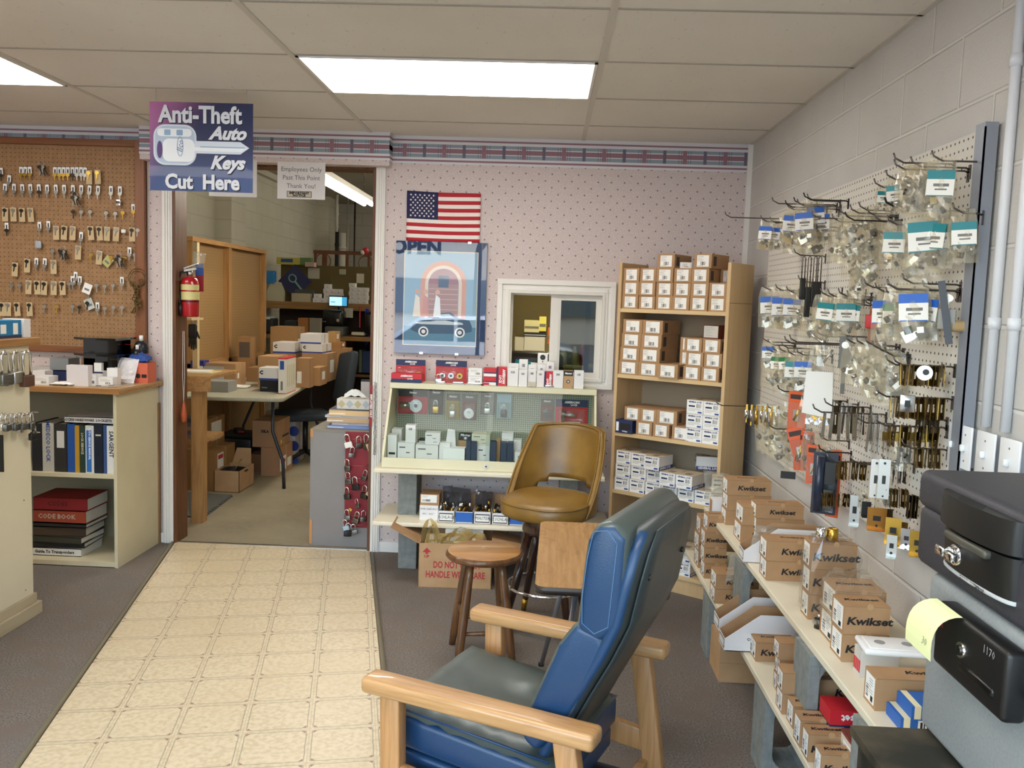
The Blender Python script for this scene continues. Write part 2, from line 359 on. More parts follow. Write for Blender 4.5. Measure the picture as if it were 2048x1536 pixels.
m = MB(); m.box(-3.75, 2.6, 5.26, 14.8, 3.07, 3.15, grey_ceil); m.box(-3.75, 2.6, WB+.1, 5.26, CZ, 3.15, grey_ceil); m.box(-3.6, -3.53, 5.26, 14.6, 3.0, 3.07, M('beam_paint', 'c9c5b4', .6)); struct(m, 'ceiling_storeroom')
office = M('office_wall', 'b9b190', .8)
m = MB(); m.box(-.95, -.87, 5.26, 7.3, 0, 2.5, office); m.box(1.5, 1.58, 5.26, 7.3, 0, 2.5, office); m.box(-.95, 1.58, 7.3, 7.38, 0, 2.5, office); struct(m, 'wall_office')
m = MB(); m.box(-.95, 1.58, 5.26, 7.38, 2.42, 2.5, office); struct(m, 'ceiling_office')
plain = M('cream_wall', 'c9bdb0', .8)
m = MB(); m.box(-5.2, -5.05, -1.75, WB, 0, CZ, plain); struct(m, 'wall_left')
# shop front behind the camera: a wall with a wide glazed opening
m = MB(); m.box(-5.2, -4.4, -1.75, -1.6, 0, CZ, plain).box(1.0, WX, -1.75, -1.6, 0, CZ, plain).box(-4.4, 1.0, -1.75, -1.6, 0, .5, plain).box(-4.4, 1.0, -1.75, -1.6, 2.42, CZ, plain); struct(m, 'wall_front')
alu = M('aluminium', '9a9a98', .35, .8)
m = MB()
for x in (-4.4, -2.65, -.9, .95): m.box(x-.025, x+.025, -1.72, -1.62, .5, 2.42, alu)
m.box(-4.4, 1, -1.72, -1.62, .5, .55, alu).box(-4.4, 1, -1.72, -1.62, 2.37, 2.42, alu); struct(m, 'window_2')

# ---------------------------------------------------------------- suspended ceiling
k = NT('ceiling_tile', .9); sp = k.smooth(k.noise(75, 3, (1, .35, 1)), .66, .74)
k.col(k.mix(k.ma('MULTIPLY', sp, .35), k.mix(k.smooth(k.noise(1.1, 3), .3, .7), 'e4e0d8', 'dcd7ce'), 'a59f95')); k.bump(k.noise(300, 2), .3, .002)
m = MB(); m.box(-5.2, WX+.15, -1.75, WB+.1, CZ, CZ+.05, k.m); struct(m, 'ceiling')
tee = M('ceiling_tee', 'cdc8be', .5)
GX, GY, G = .187, 3.485, .6096
m = MB()
for i in range(-4, 1):
    x = GX+i*2*G; m.box(x-.012, x+.012, -1.6, WB, CZ-.004, CZ, tee)
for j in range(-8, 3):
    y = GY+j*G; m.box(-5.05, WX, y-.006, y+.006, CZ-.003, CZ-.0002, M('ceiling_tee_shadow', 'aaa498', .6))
m.box(WX-.02, WX, -1.6, WB-.01, CZ-.003, CZ+.0, tee); struct(m, 'trim_8')
lightm = M('fluorescent_diffuser', 'fffaf0', .4, emit=FLUO, ecol='fdf8f2')
def panel(i, j, label):
    x0 = GX+i*2*G; y0 = GY+j*G
    t = thing('ceiling_light', label, 'ceiling light', 'fluorescent ceiling panels', (x0+G, y0+G/2, CZ))
    m = MB(); w = G-.014; h = G/2-.008
    for a in ((-w, w, -h, -h+.012), (-w, w, h-.012, h), (-w, -w+.012, -h, h), (w-.012, w, -h, h)): m.box(*a, -.008, -.0005, white)
    m.build('light_frame', t)
    m = MB(); m.box(-w+.012, w-.012, -h+.012, h-.012, -.006, -.001, lightm); m.build('diffuser', t)
panel(-1, 0, 'bright white rectangular fluorescent panel in the ceiling ahead, right of the key sign')
panel(-3, 0, 'fluorescent ceiling panel at the left edge, above the brown key pegboard')
for i, j, w in ((-1, -4, 'above the camera'), (-3, -4, 'over the left counter nearer the shop front'), (-1, -7, 'close to the shop windows'), (-3, -7, 'by the left end of the shop windows')):
    panel(i, j, 'added unseen fluorescent ceiling panel '+w)  # out of view behind the camera, added to light the room

# ---------------------------------------------------------------- doorway and hatch window
brown = wood('brown_jamb', '6e4426', '4b2b16', 2, 5, .5); casing = M('casing_white', 'e6e3dc', .45)
m = MB()
for xa, xb in ((-2.271, -2.21), (-1.005, -.95)):
    m.box(xa, xb, 5.1, WB, 0, 2.284, casing)
    for q in (.25, .5, .75): xx = xa+(xb-xa)*q; m.box(xx-.005, xx+.005, 5.094, 5.1, 0, 2.284, casing)
f = struct(m, 'door_1', bevel=.002)
m = MB(); m.box(-2.21, -2.192, 5.105, 5.27, 0, 2.29, brown).box(-1.023, -1.005, 5.105, 5.27, 0, 2.29, brown).box(-2.21, -1.005, 5.125, 5.27, 2.272, 2.29, brown); m.build('door_jamb', f)
m = MB(); x0, x1, z0, z1 = -.280, .412, 1.035, 1.665
def frame(m, x0, x1, z0, z1, w, y0, y1, mat):
    m.box(x0, x1, y0, y1, z1-w, z1, mat).box(x0, x1, y0, y1, z0, z0+w, mat).box(x0, x0+w, y0, y1, z0+w, z1-w, mat).box(x1-w, x1, y0, y1, z0+w, z1-w, mat)
frame(m, x0, x1, z0, z1, .066, 5.104, WB, casing); frame(m, x0, x1, z0, z1, .03, 5.092, 5.104, casing); frame(m, x0+.045, x1-.045, z0+.045, z1-.045, .02, 5.097, 5.104, casing)
f = struct(m, 'window_1', bevel=.002)
vin = M('vinyl_white', 'dcd8ce', .4)
m = MB(); frame(m, VX0, VX1, VZ0, VZ1, .016, 5.09, 5.24, vin); m.box(.035, .085, 5.12, 5.16, VZ0, VZ1, vin); m.build('window_frame', f)
m = MB(); frame(m, .06, .336, VZ0+.014, VZ1-.014, .036, 5.125, 5.15, vin); m.build('sash', f)
m = MB(); m.box(.09, .302, 5.136, 5.140, VZ0+.05, VZ1-.05, glassy('tinted_glass', '9aa39b', 1.5)); m.build('pane', f)
m = MB(); frame(m, -.199, .06, VZ0+.014, VZ1-.014, .012, 5.17, 5.19, vin); m.box(.245, .272, 5.17, 5.19, VZ0+.02, VZ1-.02, alu); m.build('sash', f)
# ---------------------------------------------------------------- cartons
def lines(m, x0, x1, z, n, dz, y, mat, T=None, h=.0012, ragged=True):
    for i in range(n):
        e = x1-(x1-x0)*random.choice((0, .1, .3, .5)) if ragged else x1
        m.box(x0, e, y-.0003, y, z-i*dz-h, z-i*dz, mat, T)
def barcode(m, x0, x1, z0, z1, y, T=None, vert=False):
    n = 7
    for i in range(n):
        if vert: a = z0+(z1-z0)*i/n; m.box(x0, x1, y-.0004, y, a, a+(z1-z0)/n*random.choice((.3, .6)), ink, T)
        else: a = x0+(x1-x0)*i/n; m.box(a, a+(x1-x0)/n*random.choice((.35, .65)), y-.0004, y, z0, z1, ink, T)
def carton(name, w, d, h, style):
    m = MB(); lb = MB(); body = {'tan': card, 'kwik': card, 'gen': M('white_carton', 'e6e4e2', .6), 'white': M('white_carton', 'e6e4e2', .6)}[style]
    m.box(0, w, 0, d, 0, h, body)
    if style == 'tan':
        m.box(w, w+.0004, .02, .055, .012, h-.012, M('dark_print', '4a4038', .7))
        m.box(w*.48, w*.52, -.0002, d, h-.0001, h+.0003, card2)
        a, b = w*.16, w*.84; lb.box(a, b, -.0006, 0, h*.1, h*.9, label_w)
        lines(lb, a+.004, a+(b-a)*.55, h*.84, 5, .006, -.0006, grey_ink); barcode(lb, a+(b-a)*.3, b-(b-a)*.25, h*.2, h*.45, -.0006); lines(lb, a+.004, b-.004, h*.17, 1, .004, -.0006, ink)
    if style == 'gen':
        m.box(w, w+.0004, 0, d, 0, h*.26, M('royal_blue_print', '2a3f8f', .5)).box(-.0004, 0, 0, d, 0, h*.26, MATS['royal_blue_print'])
        m.text('GENERAL LOCK', .017, label_w, face('+xd', w+.0006, d*.45, h*.13) @ Matrix.Rotation(PI/2, 4, 'Z'), bold=.0008)
        m.box(-.0002, w+.0002, 0, d, h-.0001, h+.0004, M('manila_top', 'cdbb9b', .8)).box(w*.3, w*.7, d*.2, d*.5, h+.0004, h+.0006, M('faded_print', '8a8378', .8))
        lb.box(.004, w-.004, -.0006, 0, .004, h-.004, label_w)
        lb.text('GENERAL LOCK', h*.15, M('royal_blue_ink', '26366e', .6), face('-y', w/2, -.0009, h*.86), bold=.0006, sx=min(1, w/.1))
        lb.box(w*.12, w*.5, -.001, -.0006, h*.5, h*.62, navy); barcode(lb, w*.6, w*.88, h*.46, h*.74, -.0006)
        lines(lb, w*.1, w*.9, h*.4, 3, h*.08, -.0006, grey_ink); lb.box(w*.68, w*.92, -.001, -.0006, h*.08, h*.2, blueink)
    if style == 'kwik':
        m.text('Kwikset', min(h*.42, w*.235), ink, face('-y', w*.55, -.0006, h*.46), bold=.0011*h/.08, shear=.15, sx=1.3, res=2)
        m.text('Kwikset', min(h*.30, w*.18), ink, face('+z', w*.5, d*.55, h+.0006), bold=.0008*h/.08, shear=.15, sx=1.3, res=1)
        m.cyl((w*.55, -.0006, h-.001), (w*.55, .0005, h-.001), .009, card2, 12); m.box(0, w, -.0004, 0, h-.0022, h-.0012, M('carton_edge', '8a6a48', .8))
        lb.box(-.0006, 0, d*.12, d*.88, h*.1, h*.92, label_w); T = Matrix.Translation((0, d*.9, 0)) @ Matrix.Rotation(-PI/2, 4, 'Z')
        barcode(lb, d*.1, d*.28, h*.2, h*.6, -.0006, T, True); lines(lb, d*.34, d*.66, h*.8, 6, h*.08, -.0006, grey_ink, T)
        lb.box(d*.5, d*.68, -.0010, -.0006, h*.15, h*.32, ink, T)
    if style == 'white':
        lb.box(w*.12, w*.88, -.0006, 0, h*.15, h*.85, label_w); lines(lb, w*.2, w*.8, h*.75, 4, h*.13, -.0006, grey_ink); barcode(lb, w*.4, w*.75, h*.2, h*.36, -.0006)
    o = m.build(name); lb.build('printed_label', o); return o
CT = {}
def put(kind, loc, rz, label, group, cat='box'):
    w, d, h, st, nm = kind; key = (round(w, 3), round(d, 3), round(h, 3), st)
    if key not in CT: CT[key] = carton(nm, w, d, h, st)
    return dup(CT[key], loc, rz, label, group, first=True, cat=cat)

# ---------------------------------------------------------------- bookcase of boxed locks
maple = wood('maple_laminate', 'd0b184', 'c6a678', 2, 3, .5); mapx = wood('maple_laminate_edge', 'd8bc8e', 'ccae80', 0, 3, .5)
BO = Vector((.402, 4.835, 0)); BA = math.radians(-36); BU = Vector((math.cos(BA), math.sin(BA), 0)); BV = Vector((-math.sin(BA), math.cos(BA), 0)); BW = .655
def bk(u, v, z): return BO+BU*u+BV*v+Vector((0, 0, z))
bc = thing('bookcase', 'tall tan laminate bookcase of boxed locks angled across the corner', 'bookcase', loc=BO, rz=BA)
T_ = .018; SD = .29
m = MB(); m.box(0, T_, 0, SD, 0, 1.765, maple); m.build('side_panel', bc)
m = MB(); m.box(BW-T_, BW, 0, SD, 0, 1.765, maple); m.box(BW, BW+.0006, 0, SD, 1.560, 1.5625, M('seam_dark', '6b5335', .7)); m.build('side_panel', bc)
m = MB(); m.box(T_, BW-T_, SD-.006, SD, 0, 1.74, M('bookcase_back', 'a0907a', .7)); m.build('back_panel', bc)
SH = (1.515, 1.153, .828, .503, .10)
for z in SH: m = MB(); m.box(T_, BW-T_, .002, SD-.006, z-.02, z, mapx); m.build('shelf', bc)
m = MB(); m.box(T_, BW-T_, .01, .025, 0, .08, maple); m.build('plinth', bc)
rows = ['bottom row', 'second row up', 'third row up', 'fourth row up', 'fifth row up']
gA = 'brown lock boxes on the upper shelves of the bookcase'; KA = (.0985, .2, .0735, 'tan', 'lock_box')
for r, n in ((0, 6), (1, 6), (2, 5)):
    for i in range(n):
        if r == 2 and i == 5: continue
        put(KA, bk(T_+.004+i*.1022+random.uniform(-.001, .002), .008+random.uniform(0, .012), SH[0]+r*.0738), BA+random.uniform(-.01, .01),
            'brown lock box in the bookcase top tier, %s, %s from left' % (rows[r], ORD[i]), gA)
put(KA, bk(T_+.213, .010, SH[0]+3*.0738), BA+.02, 'brown lock box on top of the bookcase rows, the left of two highest', gA)
put(KA, bk(T_+.425, .012, SH[0]+3*.0738), BA-.02, 'brown lock box on top of the bookcase rows, the right of two highest', gA)
put((.06, .12, .032, 'white', 'small_box'), bk(T_+.335, .03, SH[0]+3*.0738), BA+.5, 'small pale box lying between the two highest brown lock boxes', None)
put(KA, bk(T_+.516, .14, SH[0]+2*.0738), BA, 'brown lock box pushed back at the right end of the bookcase top tier', gA)
put(KA, bk(T_+.012, .15, SH[0]+2*.0738+.018), BA+.02, 'brown lock box pushed back behind the top left boxes of the bookcase', gA) if 0 else None
KB = (.122, .2, .0755, 'tan', 'lock_box')
for r in range(4):
    for i in range(2):
        put(KB, bk(T_+.003+i*.124+r*.003, .006+r*.004, SH[1]+r*.0762), BA+random.uniform(-.015, .015), 'wide brown lock box on the second bookcase shelf, %s, %s' % (rows[r], ('left column', 'second column')[i]), 'wide brown lock boxes on the second shelf')
put(KB, bk(T_+.254, -.012, SH[1]), BA-.02, 'brown lock box sticking out past the edge of the second bookcase shelf', None)
for r in range(3):
    for i in range(2):
        put(KA, bk(T_+.395+i*.103+(.012 if r == 1 else 0), .010, SH[1]+r*.0738), BA, 'brown lock box at the right of the second shelf, %s, %s' % (rows[r], ('inner column', 'outer column')[i]), 'brown lock boxes at the right of the second shelf')
for r in (1, 2): put(KA, bk(T_+.345, .06, SH[1]+r*.0738), BA, 'brown lock box set back, half hidden mid second shelf, %s' % rows[r], None)
put(KA, bk(T_+.345, .07, SH[1]), BA, 'brown lock box set back half hidden in the middle of the second shelf, bottom row', None)
m = MB(); m.box(0, .085, 0, .13, 0, .07, M('maroon_card', '6b3423', .7)); o = m.build('lock_box', label='dark red box with a white label on the right stack, second shelf', cat='box', loc=bk(T_+.49, .03, SH[1]+3*.0738), rz=BA-.06)
l = MB(); l.box(.002, .083, -.0006, 0, .006, .066, M('grey_label', 'c9c5bd', .6)); lines(l, .01, .07, .058, 6, .008, -.0006, grey_ink); l.build('printed_label', o)
for i in range(3): put(KB if i == 2 else KA, bk(T_+.045+i*.1, .02, SH[2]+.0735), BA, 'brown lock box in the upper row on the third bookcase shelf, %s from left' % ORD[i], 'brown lock boxes on the third shelf')
for i in range(2): put(KA, bk(T_+.125+i*.105, .014, SH[2]), BA, 'brown lock box in the lower row on the third shelf, %s of two' % ORD[i], 'brown lock boxes on the third shelf')
put(KA, bk(T_+.348, .008, SH[2]), BA, 'brown lock box standing alone beside the white boxes on the third shelf', None)
m = MB(); m.box(0, .105, 0, .15, 0, .073, navy).box(.004, .02, -.0006, 0, .01, .06, label_w).box(.028, .095, -.0005, 0, .02, .055, ink); m.text('Schlage', .011, label_w, face('-y', .06, -.0009, .011), bold=.0004)
m.build('lock_box', label='navy box with a dark front panel at the left of the third shelf', cat='box', loc=bk(T_+.006, -.006, SH[2]), rz=BA)
KG = (.094, .155, .073, 'gen', 'white_lock_box')
for r in range(3):
    for i in range(2): put(KG, bk(BW-T_-.192+i*.0955, .008, SH[2]+r*.0745), BA, 'white lock box in the block of six on the third shelf, %s, %s' % (rows[r], ('left', 'right')[i]), 'white lock boxes on the third shelf')
for r, n in ((0, 6), (1, 5), (2, 3)):
    for i in range(n): put(KG, bk(T_+.003+i*.0985+(.004 if r else 0), .01-(.035 if (r == 1 and i > 2) or (r == 2 and i == 2) else 0)+random.uniform(0, .006), SH[3]+r*.0742), BA+random.uniform(-.012, .012),
        'white and blue lock box on the fourth shelf, %s, %s from left' % (rows[r], ORD[i]), 'white lock boxes on the fourth shelf')
put(KG, bk(T_+.37, .26, SH[3]+2*.0742), BA-1.05, 'white and blue lock box turned sideways at the back of the fourth shelf', None)
for r in range(2):
    for i in range(3): put(KG, bk(T_+.16+i*.1+.02*i, .012, SH[4]+r*.0745), BA, 'white and blue lock box on the bottom bookcase shelf, %s, %s from left' % (rows[r], ORD[i]), 'white lock boxes on the bottom shelf')

# ---------------------------------------------------------------- long wall shelves on concrete blocks
ST, SL = .565, .305
cream_b = M('cream_shelf_board', 'e9e1c9', .5, noise=(4, 'dfd5ba'))
m = MB(); m.box(.812, 1.15, 1.74, 4.2, ST-.022, ST, cream_b); m.build('shelf_board', label='upper long cream shelf board along the block wall, resting on concrete blocks', cat='shelf', bevel=.003)
m = MB(); m.box(.757, 1.12, 1.74, 4.35, SL-.022, SL, cream_b); m.build('shelf_board', label='lower long cream shelf board along the block wall, near the carpet', cat='shelf', bevel=.003)
def block(name, L, D, Hh, loc, rz, label, group=None, axis='y'):
    # concrete block lying so that its two hollow cores run front to back
    m = MB(); t = .032
    m.box(0, L, 0, D, 0, t, block_g).box(0, L, 0, D, Hh-t, Hh, block_g)
    for x in (0, L/2-t/2, L-t): m.box(x, x+t, 0, D, t, Hh-t, block_g)
    # rounded core corners
    for cx0, cx1 in ((t, L/2-t/2), (L/2+t/2, L-t)):
        r = min(.05, (cx1-cx0)*.4)
        for sx, ex in ((cx0, 1), (cx1, -1)):
            for sz, ez in ((t, 1), (Hh-t, -1)):
                pts = [(sx, sz)]+[(sx+ex*r*(1-math.sin(a)), sz+ez*r*(1-math.cos(a))) for a in (0, .4, .8, 1.2, PI/2)]
                if ex*ez < 0: pts.reverse()
                Tm = Matrix(((1, 0, 0, 0), (0, 0, -1, D), (0, 1, 0, 0), (0, 0, 0, 1))); m.prism(pts, D, block_g, Tm)
    return m.build(name, label=label, cat='concrete block', group=group, loc=loc, rz=rz, bevel=.003)
gB = 'concrete blocks under the wall shelves'
for y, w in ((3.30, 'near the bookcase end'), (2.45, 'at the middle'), (1.95, 'beside the dark metal chest')):
    block('concrete_block', .34, .15, ST-.022-SL, (.80, y, SL), 0, 'grey concrete block between the two wall shelves, '+w, gB)
for y, w in ((3.72, 'near the bookcase end'), (2.75, 'in the middle'), (1.78, 'nearest the camera')):
    block('concrete_block', .34, .15, SL-.022, (.765, y, 0), 0, 'grey concrete block on the carpet under the lower wall shelf, '+w, gB)
def kstack(A, top, right, far, n, Z, where, L=None, D=None, style='kwik', name='lock_carton', jit=.006, rz=0):
    p = at(A[0], A[1], Z=Z); h = (at(A[0], top, Y=p.y).z-Z)/n; L = L or at(right, A[1], Y=p.y).x-p.x; D = D or at(far, A[1]-5, X=p.x).y-p.y
    D = min(max(D, .05), .2)
    for i in range(n):
        lv = '' if n == 1 else (', '+{2: ('bottom', 'top'), 3: ('bottom', 'middle', 'top'), 4: ('bottom', 'second up', 'third up', 'top')}[n][i]+' one')
        put((L, D, h-.0005, style, name), (p.x+(random.uniform(-jit, jit) if i else 0), p.y, Z+i*h), rz+random.uniform(-.02, .02) if i else rz, 'brown lock carton %s%s' % (where, lv), 'brown lock cartons on the wall shelves')
    return p, L, D, h
kstack((1451, 1050), 959, 1538, 1441, 3, ST, 'at the far end of the upper wall shelf')
kstack((1481, 1086), 1014, 0, 1466, 2, ST, 'in a short stack by the tall carton stack', L=.2)
kstack((1511, 1092), 1008, 1606, 1505, 3, ST, 'behind the upper white parts bin', D=.1)
kstack((1532, 1161), 1081, 0, 1525, 2, ST, 'right after the upper parts bin', L=.21, D=.1)
S5 = kstack((1615, 1239), 1086, 1708, 1600, 3, ST, 'wrapped in clear film on the upper wall shelf')
S6 = kstack((1683, 1324), 1211, 1775, 1658, 2, ST, 'in the short front stack below the pegboard brackets')
p, L, D, h = S6
for i in range(2): put((L*1.12, .13, h*1.04, 'kwik', 'lock_carton'), (p.x+.012, p.y+D+.006, ST+i*h*1.04), 0, 'brown lock carton behind the front stack on the upper shelf, %s' % ('bottom', 'top')[i], 'brown lock cartons on the wall shelves')
S8 = kstack((1749, 1422), 1356, 0, 1725, 1, ST, 'half hidden by the grey safe on the upper shelf', L=.27)
kstack((1396, 1136), 1037, 0, 1390, 3, SL, 'in the left narrow lower shelf stack by the bookcase', L=.075, D=.12)
kstack((1408, 1157), 1032, 0, 1403, 4, SL, 'in the right narrow lower shelf stack by the bookcase', L=.10, D=.10)
T2 = kstack((1429, 1207), 1148, 1515, 1423, 2, SL, 'under the clear bag on the lower shelf', D=.11)
kstack((1511, 1323), 1284, 0, 1497, 1, SL, 'small one right of the parts bins on the lower shelf', L=.14)
kstack((1536, 1290), 1238, 0, 1526, 2, SL, 'in the low stack behind the parts bins', L=.12, D=.08)
kstack((1556, 1388), 1286, 1625, 1545, 3, SL, 'in the lower shelf stack beside the concrete block', L=.2)
kstack((1563.7, 1429), 1345, 0, 1550, 2, SL, 'in the lower shelf stack right before the block', L=.2)
T5 = kstack((1605, 1452), 1357, 0, 1592, 2, SL, 'in the pair under the crooked carton', L=.27)
p, L, D, h = T5; put((L*.8, .12, h*.95, 'kwik', 'lock_carton'), (p.x+.035, p.y+.02, SL+2*h), .28, 'brown lock carton lying crooked on the pair on the lower shelf', None)
for A, tp, w in (((1585, 1458), 1412, 'first'), ((1599, 1496), 1440, 'second'), ((1615, 1524), 1468, 'third'), ((1640, 1562), 1508, 'fourth')):
    kstack(A, tp, 0, A[0]-14, 1, SL, '%s of the small ones along the lower shelf front' % w, L=.11)
p = at(1660, 1515, Z=SL)
m = MB(); m.box(0, .21, 0, .13, 0, .05, M('clamshell_card', '9a7a58', .7)); m.text('Kwikset', .03, ink, face('+z', .1, .06, .0506), bold=.001, shear=.15, sx=1.3)
m.build('lock_carton', label='brown lock carton in film behind the red and navy box', cat='box', loc=(p.x+.0, p.y+.12, SL+.09)) if 0 else None
m = MB(); m.box(0, .16, 0, .09, 0, .125, navy).box(-.0006, .1606, -.0006, .0906, .085, .126, redp); m.text('Kwikset', .03, label_w, face('-y', .08, -.001, .105) @ Matrix.Rotation(PI, 4, 'Z'), bold=.001)
m.build('lock_box', label='red and navy lock box with upside down white lettering on lower shelf', cat='box', loc=(p.x+.0, p.y+.02, SL))
m = MB(); m.box(0, .17, 0, .11, 0, .10, M('cream_box', 'd8cbb8', .7)).box(-.0006, .1706, -.0006, .1106, .092, .1012, M('maroon_box_top', '7d3a30', .6)); o = m.build('lock_box', label='cream box with a maroon lid at the bottom edge, beside the dark chest', cat='box', loc=(p.x+.015, p.y-.14, SL))
m = MB(); m.box(-.0012, -.0006, .02, .09, .01, .08, label_w); m.build('printed_label', o)
# corrugated parts bins
def bin_(loc, rz, label, h=.11, w=.10, d=.29):
    o = thing('parts_bin', label, 'bin', 'corrugated parts bins on the wall shelves', loc, rz); m = MB(); t = .003
    m.box(0, d, 0, w, 0, t, card)
    wc = M('white_carton', 'e6e4e2', .6)
    for y in (0, w-t):
        T = Matrix(((1, 0, 0, 0), (0, 0, -1, y+t), (0, 1, 0, 0), (0, 0, 0, 1)))
        m.prism([(0, 0), (d, 0), (d, h*1.25), (d*.42, h*1.25), (0, h*.42)], t, wc if y == 0 else card, T)
    m.box(d-t, d, 0, w, 0, h*1.25, card)
    m.text('CONSOLIDATED', .014, ink, face('-y', d*.45, -.0006, h*.42), bold=.0006); m.text('No. 9081', .007, ink, face('-y', d*.45, -.0006, h*.25))
    m.build('bin_body', o)
    m = MB(); m.box(-.001, 0, 0, w, 0, h*.42, wc).box(-.0015, -.001, .008, w-.008, .008, h*.36, ink).box(-.002, -.0015, .013, w-.013, .012, h*.33, label_w); m.build('label_panel', o)
    return o
pb = at(1490, 1125, Z=ST); bin_((pb.x-.006, pb.y, ST), -.05, 'white fronted parts bin on the upper shelf holding bagged hardware')
p2 = at(1438, 1262, Z=SL); bin_((p2.x, p2.y+.0, SL), 0, 'white fronted parts bin on the lower shelf, the farther of two')
p3 = at(1449, 1302, Z=SL); bin_((p3.x, p3.y, SL), 0, 'white fronted parts bin on the lower shelf, the nearer of two')
# brown carton standing on the carpet under the lower shelf
m = MB(); q = at(1437, 1364, Z=0); m.box(0, .26, 0, .2, 0, .17, card2).box(0, .26, -.0005, 0, .08, .083, card); m.build('carton', label='plain brown carton on the carpet under the lower wall shelf', cat='box', loc=(q.x, q.y, 0))
# clear bags
def bag(name, pts, th, label, cat, mat=None, loc=(0, 0, 0), rot=None, group=None, parent=None, seed=1, nz=.012, n=9):
    """pillow shaped film bag: quad grid between four corners, bulged and crumpled"""
    rnd = random.Random(seed); A, B, Cc, D = [Vector(p) for p in pts]; nrm = (B-A).cross(D-A).normalized(); m = MB(); vs = []; fs = []
    for s_ in (1, -1):
        b0 = len(vs)
        for i in range(n):
            for j in range(n):
                u, v = i/(n-1), j/(n-1); p = (A*(1-u)+B*u)*(1-v)+(D*(1-u)+Cc*u)*v
                e = (4*u*(1-u))**.6*(4*v*(1-v))**.5
                vs.append(p+nrm*(s_*th*e+rnd.uniform(-nz, nz)*e)+Vector((0, 0, rnd.uniform(-nz, nz)*.4)))
        for i in range(n-1):
            for j in range(n-1): a = b0+i*n+j; fs.append((a, a+n, a+n+1, a+1) if s_ > 0 else (a, a+1, a+n+1, a+n))
    m.add(vs, fs, mat or bagm, False)
    o = m.build(name, parent, label, cat, group, loc if parent is None or loc != (0, 0, 0) else None)
    if rot: o.rotation_euler = rot
    return o
# film over the wrapped stack, hardware bags in the bins
def shroud(x0, x1, y0, y1, z0, z1, label, seed):
    m = MB(); rnd = random.Random(seed); n = 8; ring = []
    for k in range(7):
        z = z0+(z1-z0)*k/5; sc = 1 if k < 5 else (.75 if k == 5 else .3)
        if k == 6: z = z1+.015
        if k == 5: z = z1+.012
        row = []
        for i in range(28):
            a = 2*PI*i/28; cx, cy = (x0+x1)/2, (y0+y1)/2; e = .35
            ca, sa = math.cos(a), math.sin(a); rx = math.copysign(abs(ca)**e, ca); ry = math.copysign(abs(sa)**e, sa)
            row.append(Vector((cx+rx*((x1-x0)/2+.008)*sc+rnd.uniform(-.006, .006), cy+ry*((y1-y0)/2+.008)*sc+rnd.uniform(-.006, .006), z+rnd.uniform(-.006, .006))))
        ring.append(row)
    vs = [p for r in ring for p in r]; fs = [(k*28+i, k*28+(i+1) % 28, (k+1)*28+(i+1) % 28, (k+1)*28+i) for k in range(6) for i in range(28)]
    m.add(vs, fs, glassy('thin_film', 'fbfaf6', 1.55, .05, 'f2efe6', .06)); return m.build('plastic_film', label=label, cat='plastic film')
p, L, D, h = S5; shroud(p.x-.004, p.x+L+.004, p.y-.004, p.y+D+.004, ST+.02, ST+3*h, 'clear crinkled film around the stack of three cartons', 3)
p, L, D, h = S6; shroud(p.x+.012, p.x+L*1.14, p.y+D+.003, p.y+D+.14, ST+.06, ST+2*h*1.04+.02, 'loose clear film over the pair behind the front stack', 5)
bag('plastic_bag', [(0, 0, 0), (.22, 0, 0), (.22, .02, .12), (.02, .02, .11)], .045, 'crumpled clear bag of parts sprawling over the lower parts bins', 'bag', loc=at(1452, 1222, Z=SL)+Vector((-.01, .0, .125)), seed=4, nz=.018)
bag('plastic_bag', [(0, 0, 0), (.17, 0, 0), (.17, .02, .07), (.02, .02, .08)], .03, 'clear bag of latches lying in the upper parts bin', 'bag', loc=(pb.x+.03, pb.y+.05, ST+.05), seed=6, nz=.012)
q = at(1432, 1010, Z=ST+.0); bag('plastic_bag', [(0, 0, 0), (.1, .03, 0), (.11, .04, .12), (-.02, .0, .14)], .02, 'clear bag draped over white boxes at the far end of the wall shelf', 'bag', loc=(.80, 4.1, ST+.06), seed=8)
for i in range(2): put((.085, .1, .075, 'gen', 'white_lock_box'), (.835, 4.16, ST+.078*i+(.0 if i < 1 else .0)), -.2, 'white and blue lock box at the far end of the wall shelf, %s' % ('lower', 'upper')[i], None)
m = MB(); m.box(0, .1, 0, .09, 0, .075, M('white_carton', 'e6e4e2', .6)).box(-.001, 0, .02, .07, .0, .07, card); m.build('open_box', label='small open white box beside the tall stack at the shelf end', cat='box', loc=(.818, 4.02, ST))
# hardware pieces lying on the shelf tops
def pieces(loc, n, label, spread=.05, seed=2):
    rnd = random.Random(seed); m = MB()
    for _ in range(n):
        c = Vector((rnd.uniform(-spread, spread), rnd.uniform(-spread*.6, spread*.6), .012+rnd.uniform(0, .01))); q = rnd.random()
        mat = rnd.choice((steel, brass, chrome, darksteel))
        if q < .5: m.cyl(c, c+Vector((rnd.uniform(-.02, .02), rnd.uniform(-.02, .02), .02)), .009, mat, 10)
        else: m.cb(c, (.03, .012, .008), mat, (0, rnd.uniform(-.4, .4), rnd.uniform(0, 3)))
    return m.build('loose_hardware', label=label, cat='lock parts', loc=loc, kind='stuff')
q = at(1637, 1256, Z=ST); m = MB(); m.cyl((0, 0, 0), (0, 0, .03), .014, darksteel).cyl((0, 0, .03), (0, 0, .045), .007, steel).cb((.0, 0, .02), (.035, .02, .012), steel)
m.build('lock_cylinder', label='small dark lock cylinder standing on the upper wall shelf between stacks', cat='lock part', loc=q)
p, L, D, h = S5; m = MB()
for dx, mt in ((0, chrome), (.035, brass)):
    m.lathe([(.014, 0), (.017, .002), (.017, .04), (.013, .042), (.011, .036), (.011, .004)], mt, (dx, 0, 0), 20, None)
